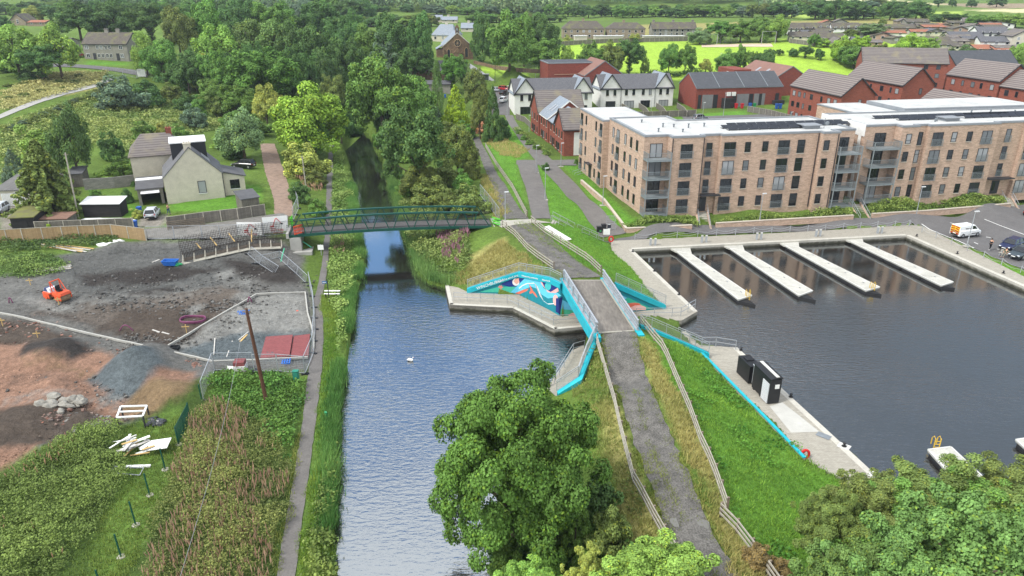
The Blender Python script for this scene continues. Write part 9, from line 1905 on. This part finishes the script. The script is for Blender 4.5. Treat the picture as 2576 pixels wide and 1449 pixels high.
for x0,y0,x1,y1 in ((450,285,480,300),(560,240,605,275),(700,205,745,245),(880,175,875,250)):a,b=gp(*Zr(x0,y0)),gp(*Zr(x1,y1));m=MB();m.bar(a+UP*1.2,b+UP*.7,.16,.06);m.build('brace',bpm,t)
def roller():
 r,f=gp(123,752),gp(172,755);rz=math.atan2(f.y-r.y,f.x-r.x)-.25;c=(r+f)/2;t=thing('road_roller','orange twin drum road roller with roll bar on the grey ground','road roller',Vector((c.x,c.y,c.z)),None,rz,local=True);O=M('roller_orange',S(226,92,52),.45,.1,2);dr=M('drum_steel',S(150,124,96),.6,.25,3)
 for x,nm in ((-.95,'rear'),(.95,'front')):
  m=MB();m.tube([(x,-.62,.42),(x,.62,.42)],.42,20);m.build('drum',dr,t,smooth=False)
  m=MB();[m.obox(Vector((x-.5,s*.66-.04,.3)),(1.0,0,0),(0,.08,0),UP*.62) for s in (-1,1)];m.build('drum_frame',O,t)
  m=MB();[m.tube([(x,s*.71,.42),(x,s*.76,.42)],.22,12) for s in (-1,1)];m.build('hub',O,t)
 def hull(x0,x1,z0,z1,w,tx=.1):return [Vector((x0,-w,z0)),Vector((x1,-w,z0)),Vector((x1,w,z0)),Vector((x0,w,z0)),Vector((x0+tx,-w*.9,z1)),Vector((x1-tx,-w*.9,z1)),Vector((x1-tx,w*.9,z1)),Vector((x0+tx,w*.9,z1))]
 F6=[(3,2,1,0),(4,5,6,7),(0,1,5,4),(1,2,6,5),(2,3,7,6),(3,0,4,7)]
 m=MB();m.add(hull(-1.55,-.2,.86,1.0,.66),F6);m.add(hull(.05,1.55,.86,1.16,.66),F6);m.add(hull(-.5,.4,.5,.9,.45),F6);m.build('body',O,t)
 m=MB();m.add(hull(-1.5,-.3,1.0,1.42,.52,.18),F6);m.build('hood',M('roller_white',S(226,228,232),.4,.05,2),t);m=MB();m.add(hull(-1.45,-.75,1.05,1.45,.535,.2),F6);m.build('hood_panel',M('roller_blue',S(60,70,110),.4,.05,2),t)
 m=MB();m.obox(Vector((.3,-.26,1.16)),(.5,0,0),(0,.52,0),UP*.16);m.obox(Vector((.28,-.26,1.32)),(.12,0,0),(0,.52,0),UP*.5);m.build('seat',blk,t)
 m=MB();[m.tube([(.1,s*.56,1.0),(.05,s*.56,2.35)],.06,8) for s in (-1,1)];m.tube([(.05,-.6,2.35),(.05,.6,2.35)],.07,8);[m.tube([(.95,s*.56,1.1),(.2,s*.56,2.3)],.05,8) for s in (-1,1)];m.build('roll_bar',O,t)
 m=MB();m.tube([(.95,0,1.1),(.85,0,1.5)],.04,6);m.tube([(.85+.18*math.cos(a),.18*math.sin(a),1.5+.05*math.cos(a)) for a in [2*math.pi*i/12 for i in range(13)]],.025,6);m.build('steering_wheel',blk,t)
roller()
bagm=M('white_bag',S(232,232,228),.8,.06,2)
for lab,a,b in (('white bulk bag slumped on the dark heap, left one','268',620),('white bulk bag slumped on the dark heap, right one','298',613)):
 m=MB();lump(m,gp(float(a),b,.2),(1.0,.6,.35),.5);tag(m.build('bulk_bag',bagm,smooth=True),lab,'bulk bag')
def pallet(t,o,rz,mat,w=1.2,d=1.0,z=0):
 ca,sa=math.cos(rz),math.sin(rz);u,v=Vector((ca,sa,0)),Vector((-sa,ca,0));m=MB()
 for i in range(6):m.obox(o-u*w/2-v*d/2+u*(w/5.6)*i+UP*.1,u*.13,v*d,UP*.03)
 for i in range(3):m.obox(o-u*w/2-v*d/2+v*(d/2-.06)*i,u*w,v*.1,UP*.1)
 return m.build('pallet',mat,t)
o=gp(606,932);t=thing('brick_pack','pack of red blocks half wrapped in white plastic by the pole','pallet of blocks',o);pallet(t,o,.1,timber);m=MB();m.box(o+UP*.13,(1.0,.9,.95),.1);m.build('blocks',pv,t);m=MB();m.box(o+UP*.13,(1.1,1.0,.55),.1);lump(m,o+Vector((-.75,-.1,.25)),(.5,.4,.28),.5);m.build('wrap',bagm,t)
blp=M('blue_pallet_paint',S(40,104,190),.7,.12,3)
for lab,a,b in (('blue pallet on the ground under the red pavers',714,911),('blue pallet with rubbish beside the site kerb',612,788)):o=gp(a,b);t=thing('pallet',lab,'pallet',o);pallet(t,o,.2,blp,1.3,1.1)
o=gp(430,668);t=thing('small_skip','small open blue skip at the end of the rebar cage','skip',o);m=MB();q=[o+Vector(v) for v in ((-.7,-.4,.1),(.7,-.4,.1),(.7,.4,.1),(-.7,.4,.1),(-.95,-.55,.75),(.95,-.55,.75),(.95,.55,.75),(-.95,.55,.75),(-.85,-.45,.75),(.85,-.45,.75),(.85,.45,.75),(-.85,.45,.75),(-.62,-.34,.2),(.62,-.34,.2),(.62,.34,.2),(-.62,.34,.2))];m.add(q,[(3,2,1,0),(0,1,5,4),(1,2,6,5),(2,3,7,6),(3,0,4,7)]+[(4+i,4+(i+1)%4,8+(i+1)%4,8+i) for i in range(4)]+[(8+i,8+(i+1)%4,12+(i+1)%4,12+i) for i in range(4)]+[(12,13,14,15)]);m.build('body',blp,t)
lump_m=M('green_netting',S(60,170,110),.7,.2,4);m=MB();lump(m,gp(445,668,.15),(.6,.4,.2),.6);tag(m.build('netting_bundle',lump_m),'green and white netting bundle beside the blue skip','netting')
pur=M('purple_hose',S(122,62,96),.5,.1,3)
o=gp(486,808,.12);m=MB()
for k in range(3):pass
m.tube([o+Vector((1.35*math.cos(a),.95*math.sin(a),.06*math.sin(a*3)+a*.012)) for a in [2*math.pi*i/20 for i in range(61)]],.07,7);tag(m.build('hose_coil',pur,smooth=True),'purple hose lying in a round coil beside the kerb','hose','purple hoses')
for lab,a,b,w in (('purple hose arching out of the ground left of the coil',300,337,834),('short bent purple hose at the left edge of the site',23,33,764),('bent purple hose at the kerb corner under the pole',624,634,762)):
 p,q=gp(a,w),gp(b,w);m=MB();m.tube([p+(q-p)*f+UP*(.75*math.sin(math.pi*f)) for f in [i/10 for i in range(11)]],.06,7);tag(m.build('bent_hose',pur,smooth=True),lab,'hose','purple hoses')
m=MB();p,q=gp(706,664),gp(716,630);m.tube([p,(p+q)/2+UP*.3,q+UP*.3],.09,7);tag(m.build('green_pipe',M('mint_pipe',S(90,190,150),.5,.1,3),smooth=True),'mint green pipe lying by the bridge pier','pipe');m=MB();p,q=gp(752,610),gp(785,628);m.tube([p+UP*.6,q+UP*.3],.08,7);tag(m.build('green_pipe',M('mint_pipe',S(90,190,150)),smooth=True),'mint green pipe under the left end of the footbridge','pipe')
for i,(a,b) in enumerate(((97,855),(370,898),(470,838),(8,822),(149,768),(78,720))):
 o=gp(a,b);t=thing('marker_stake','pale wooden marker stake with crossbar '+['on the brick rubble heap','at the long kerb','beside the coil of purple hose','at the left edge by the red soil','in front of the roller','behind the roller'][i],'marker stake',o,'wooden marker stakes');m=MB();m.bar(o-UP*.1,o+UP*1.0,.07);m.build('stake',bpm,t);m=MB();m.bar(o+Vector((-.4,-.05,.75)),o+Vector((.4,-.05,.8)),.03,.1);m.build('crossbar',bpm,t)
o=gp(440,880);t=thing('plastic_crate','small black crate at the corner of the kerbs','crate',o);m=MB();m.obox(o+Vector((-.45,-.3,.02)),(.9,0,0),(0,.6,0),UP*.05);[m.obox(o+Vector(c),u,v,UP*.35) for c,u,v in (((-.45,-.3,.05),(.9,0,0),(0,.05,0)),((-.45,.25,.05),(.9,0,0),(0,.05,0)),((-.45,-.25,.05),(.05,0,0),(0,.5,0)),((.4,-.25,.05),(.05,0,0),(0,.5,0)))];m.build('body',blk,t)
t,o,h=notice('white warning board on the fence at the towpath under the footbridge',809,642,615,.8,'sign',wht,1,gp(809,642).z,'warning_board',galv,.45)
for i in range(3):m=MB();o=gp(1740+i*30,1320,.1)
for lab,a,b,rx,ry in (('pale puddle in the left wheel rut of the track',1701,1317,.36,.5),('pale puddle in the right wheel rut of the track',1770,1322,.36,.55)):
 o=gp(a,b);m=MB();m.poly([o+Vector((rx*math.cos(k)*(1+.18*math.sin(3*k)),ry*math.sin(k)*(1+.15*math.cos(2*k)),.085)) for k in [2*math.pi*i/18 for i in range(18)]]);tag(m.build('puddle',glassm('puddle_water',S(118,116,110),.2,.4)),lab,'puddle','puddles on the track')
o=at(2072,1096,QZ+.02);m=MB();m.box(o,(1.1,.7,.015),R(-43));tag(m.build('drain_cover',M('drain_steel',S(128,134,138),.5,.15,3)),'grey drain cover with moss round it on the south quay','drain cover')
m=MB();q=[at(1966,1020,QZ+.006),at(1985,1010,QZ+.006),at(2062,1085,QZ+.006),at(1990,1062,QZ+.006)];m.poly([at(*p,QZ+.008) for p in ((1936,1022),(1968,1012),(2062,1086),(1990,1088))]);tag(m.build('concrete_pad',M('pale_pad',S(188,186,178),.85,.1,1)),kind='structure')
m=MB();o=gp(1186,334);t=thing('small_gate','white wooden gate at the end of the upper track','gate',o);[m.bar(o+Vector((x,0,-.1)),o+Vector((x,0,1.5)),.16) for x in (0,1.8)];[m.bar(o+Vector((0,0,z)),o+Vector((1.8,0,z)),.08) for z in (.4,.8,1.2)];m.build('frame',wht,t)
t=thing('stone_wall','dark stone wall below the church green','wall',gp(1200,168));m=MB();P_=GP([(1192,160),(1240,172),(1300,180),(1380,184)]);[m.bar(a+UP*.5,b+UP*.5,.4,1.4) for a,b in zip(P_,P_[1:])];m.build('wall',stone,t)
t=thing('bus_shelter','glass bus shelter on the road below the church','bus shelter',gp(1205,205));o=gp(1205,205);m=MB();[m.bar(o+Vector((x,y,0)),o+Vector((x,y,2.4)),.08) for x in (0,3.4) for y in (0,1.3)];m.obox(o+Vector((-.2,-.2,2.4)),(3.8,0,0),(0,1.7,0),UP*.12);m.build('frame',galv,t);m=MB();m._bar(o+Vector((.05,1.3,1.3)),Vector((3.3,0,0)),Vector((0,.04,0)),UP*1.9);m.build('pane',GL[2],t)
for lab,x,yt,yb,w,ti in (('bush at the garden lawn by the block wall',240,474,500,34,'mid'),('pale green bush on the garden lawn',262,486,506,26,'light'),('dark bush beside the garage',322,470,510,34,'dark'),('flowering bush by the blue bin',345,522,548,34,'yellow'),('small conifer before the old board fence',127,560,588,22,'gold'),('pot bush on the garden terrace',340,452,468,18,'dark'),('leafy bush at the garage wall of the old garden',160,440,480,40,'dark')):T(lab,'bush1',ti,x,yt,yb,w,'garden bushes')
P_=GP([(1640,197),(1700,194),(1800,190),(1900,188)]);Vs=[]
xh_,yh_=scatter([(1600,199),(1700,196),(1920,190),(1920,185),(1700,190),(1600,193)],2.2);V_,C2=leafy(xh_,yh_,8,2.0,.6,G1(44,66,34),G1(78,104,48));tag(np_mesh('hedge',V_,4,fol,C2),'clipped dark hedge between the shops and the bright grass','hedge')
for r in PROTO.values():
 for c in list(r.children):bpy.data.objects.remove(c)
 bpy.data.objects.remove(r)
# ------------------------------------------------------------------ air
def haze():
 m=bpy.data.materials.new('haze_air');m.use_nodes=True;N,L=m.node_tree.nodes,m.node_tree.links
 for n in list(N):N.remove(n)
 out=N.new('ShaderNodeOutputMaterial');v=N.new('ShaderNodeVolumePrincipled');v.inputs['Color'].default_value=(.80,.88,1,1);v.inputs['Density'].default_value=HAZE;v.inputs['Anisotropy'].default_value=.2;L.new(v.outputs[0],out.inputs['Volume'])
 b=MB();b.obox((-3600,-80,-8),(7200,0,0),(0,4480,0),(0,0,520));o=b.build('haze',m);tag(o,kind='stuff')
HAZE=.00016
haze()
dg=bpy.context.evaluated_depsgraph_get()
for o in LETTERS:
 me=bpy.data.meshes.new_from_object(o.evaluated_get(dg));n=bpy.data.objects.new('lettering',me);link(n,o.parent);n.matrix_local=o.matrix_local.copy();bpy.data.objects.remove(o)
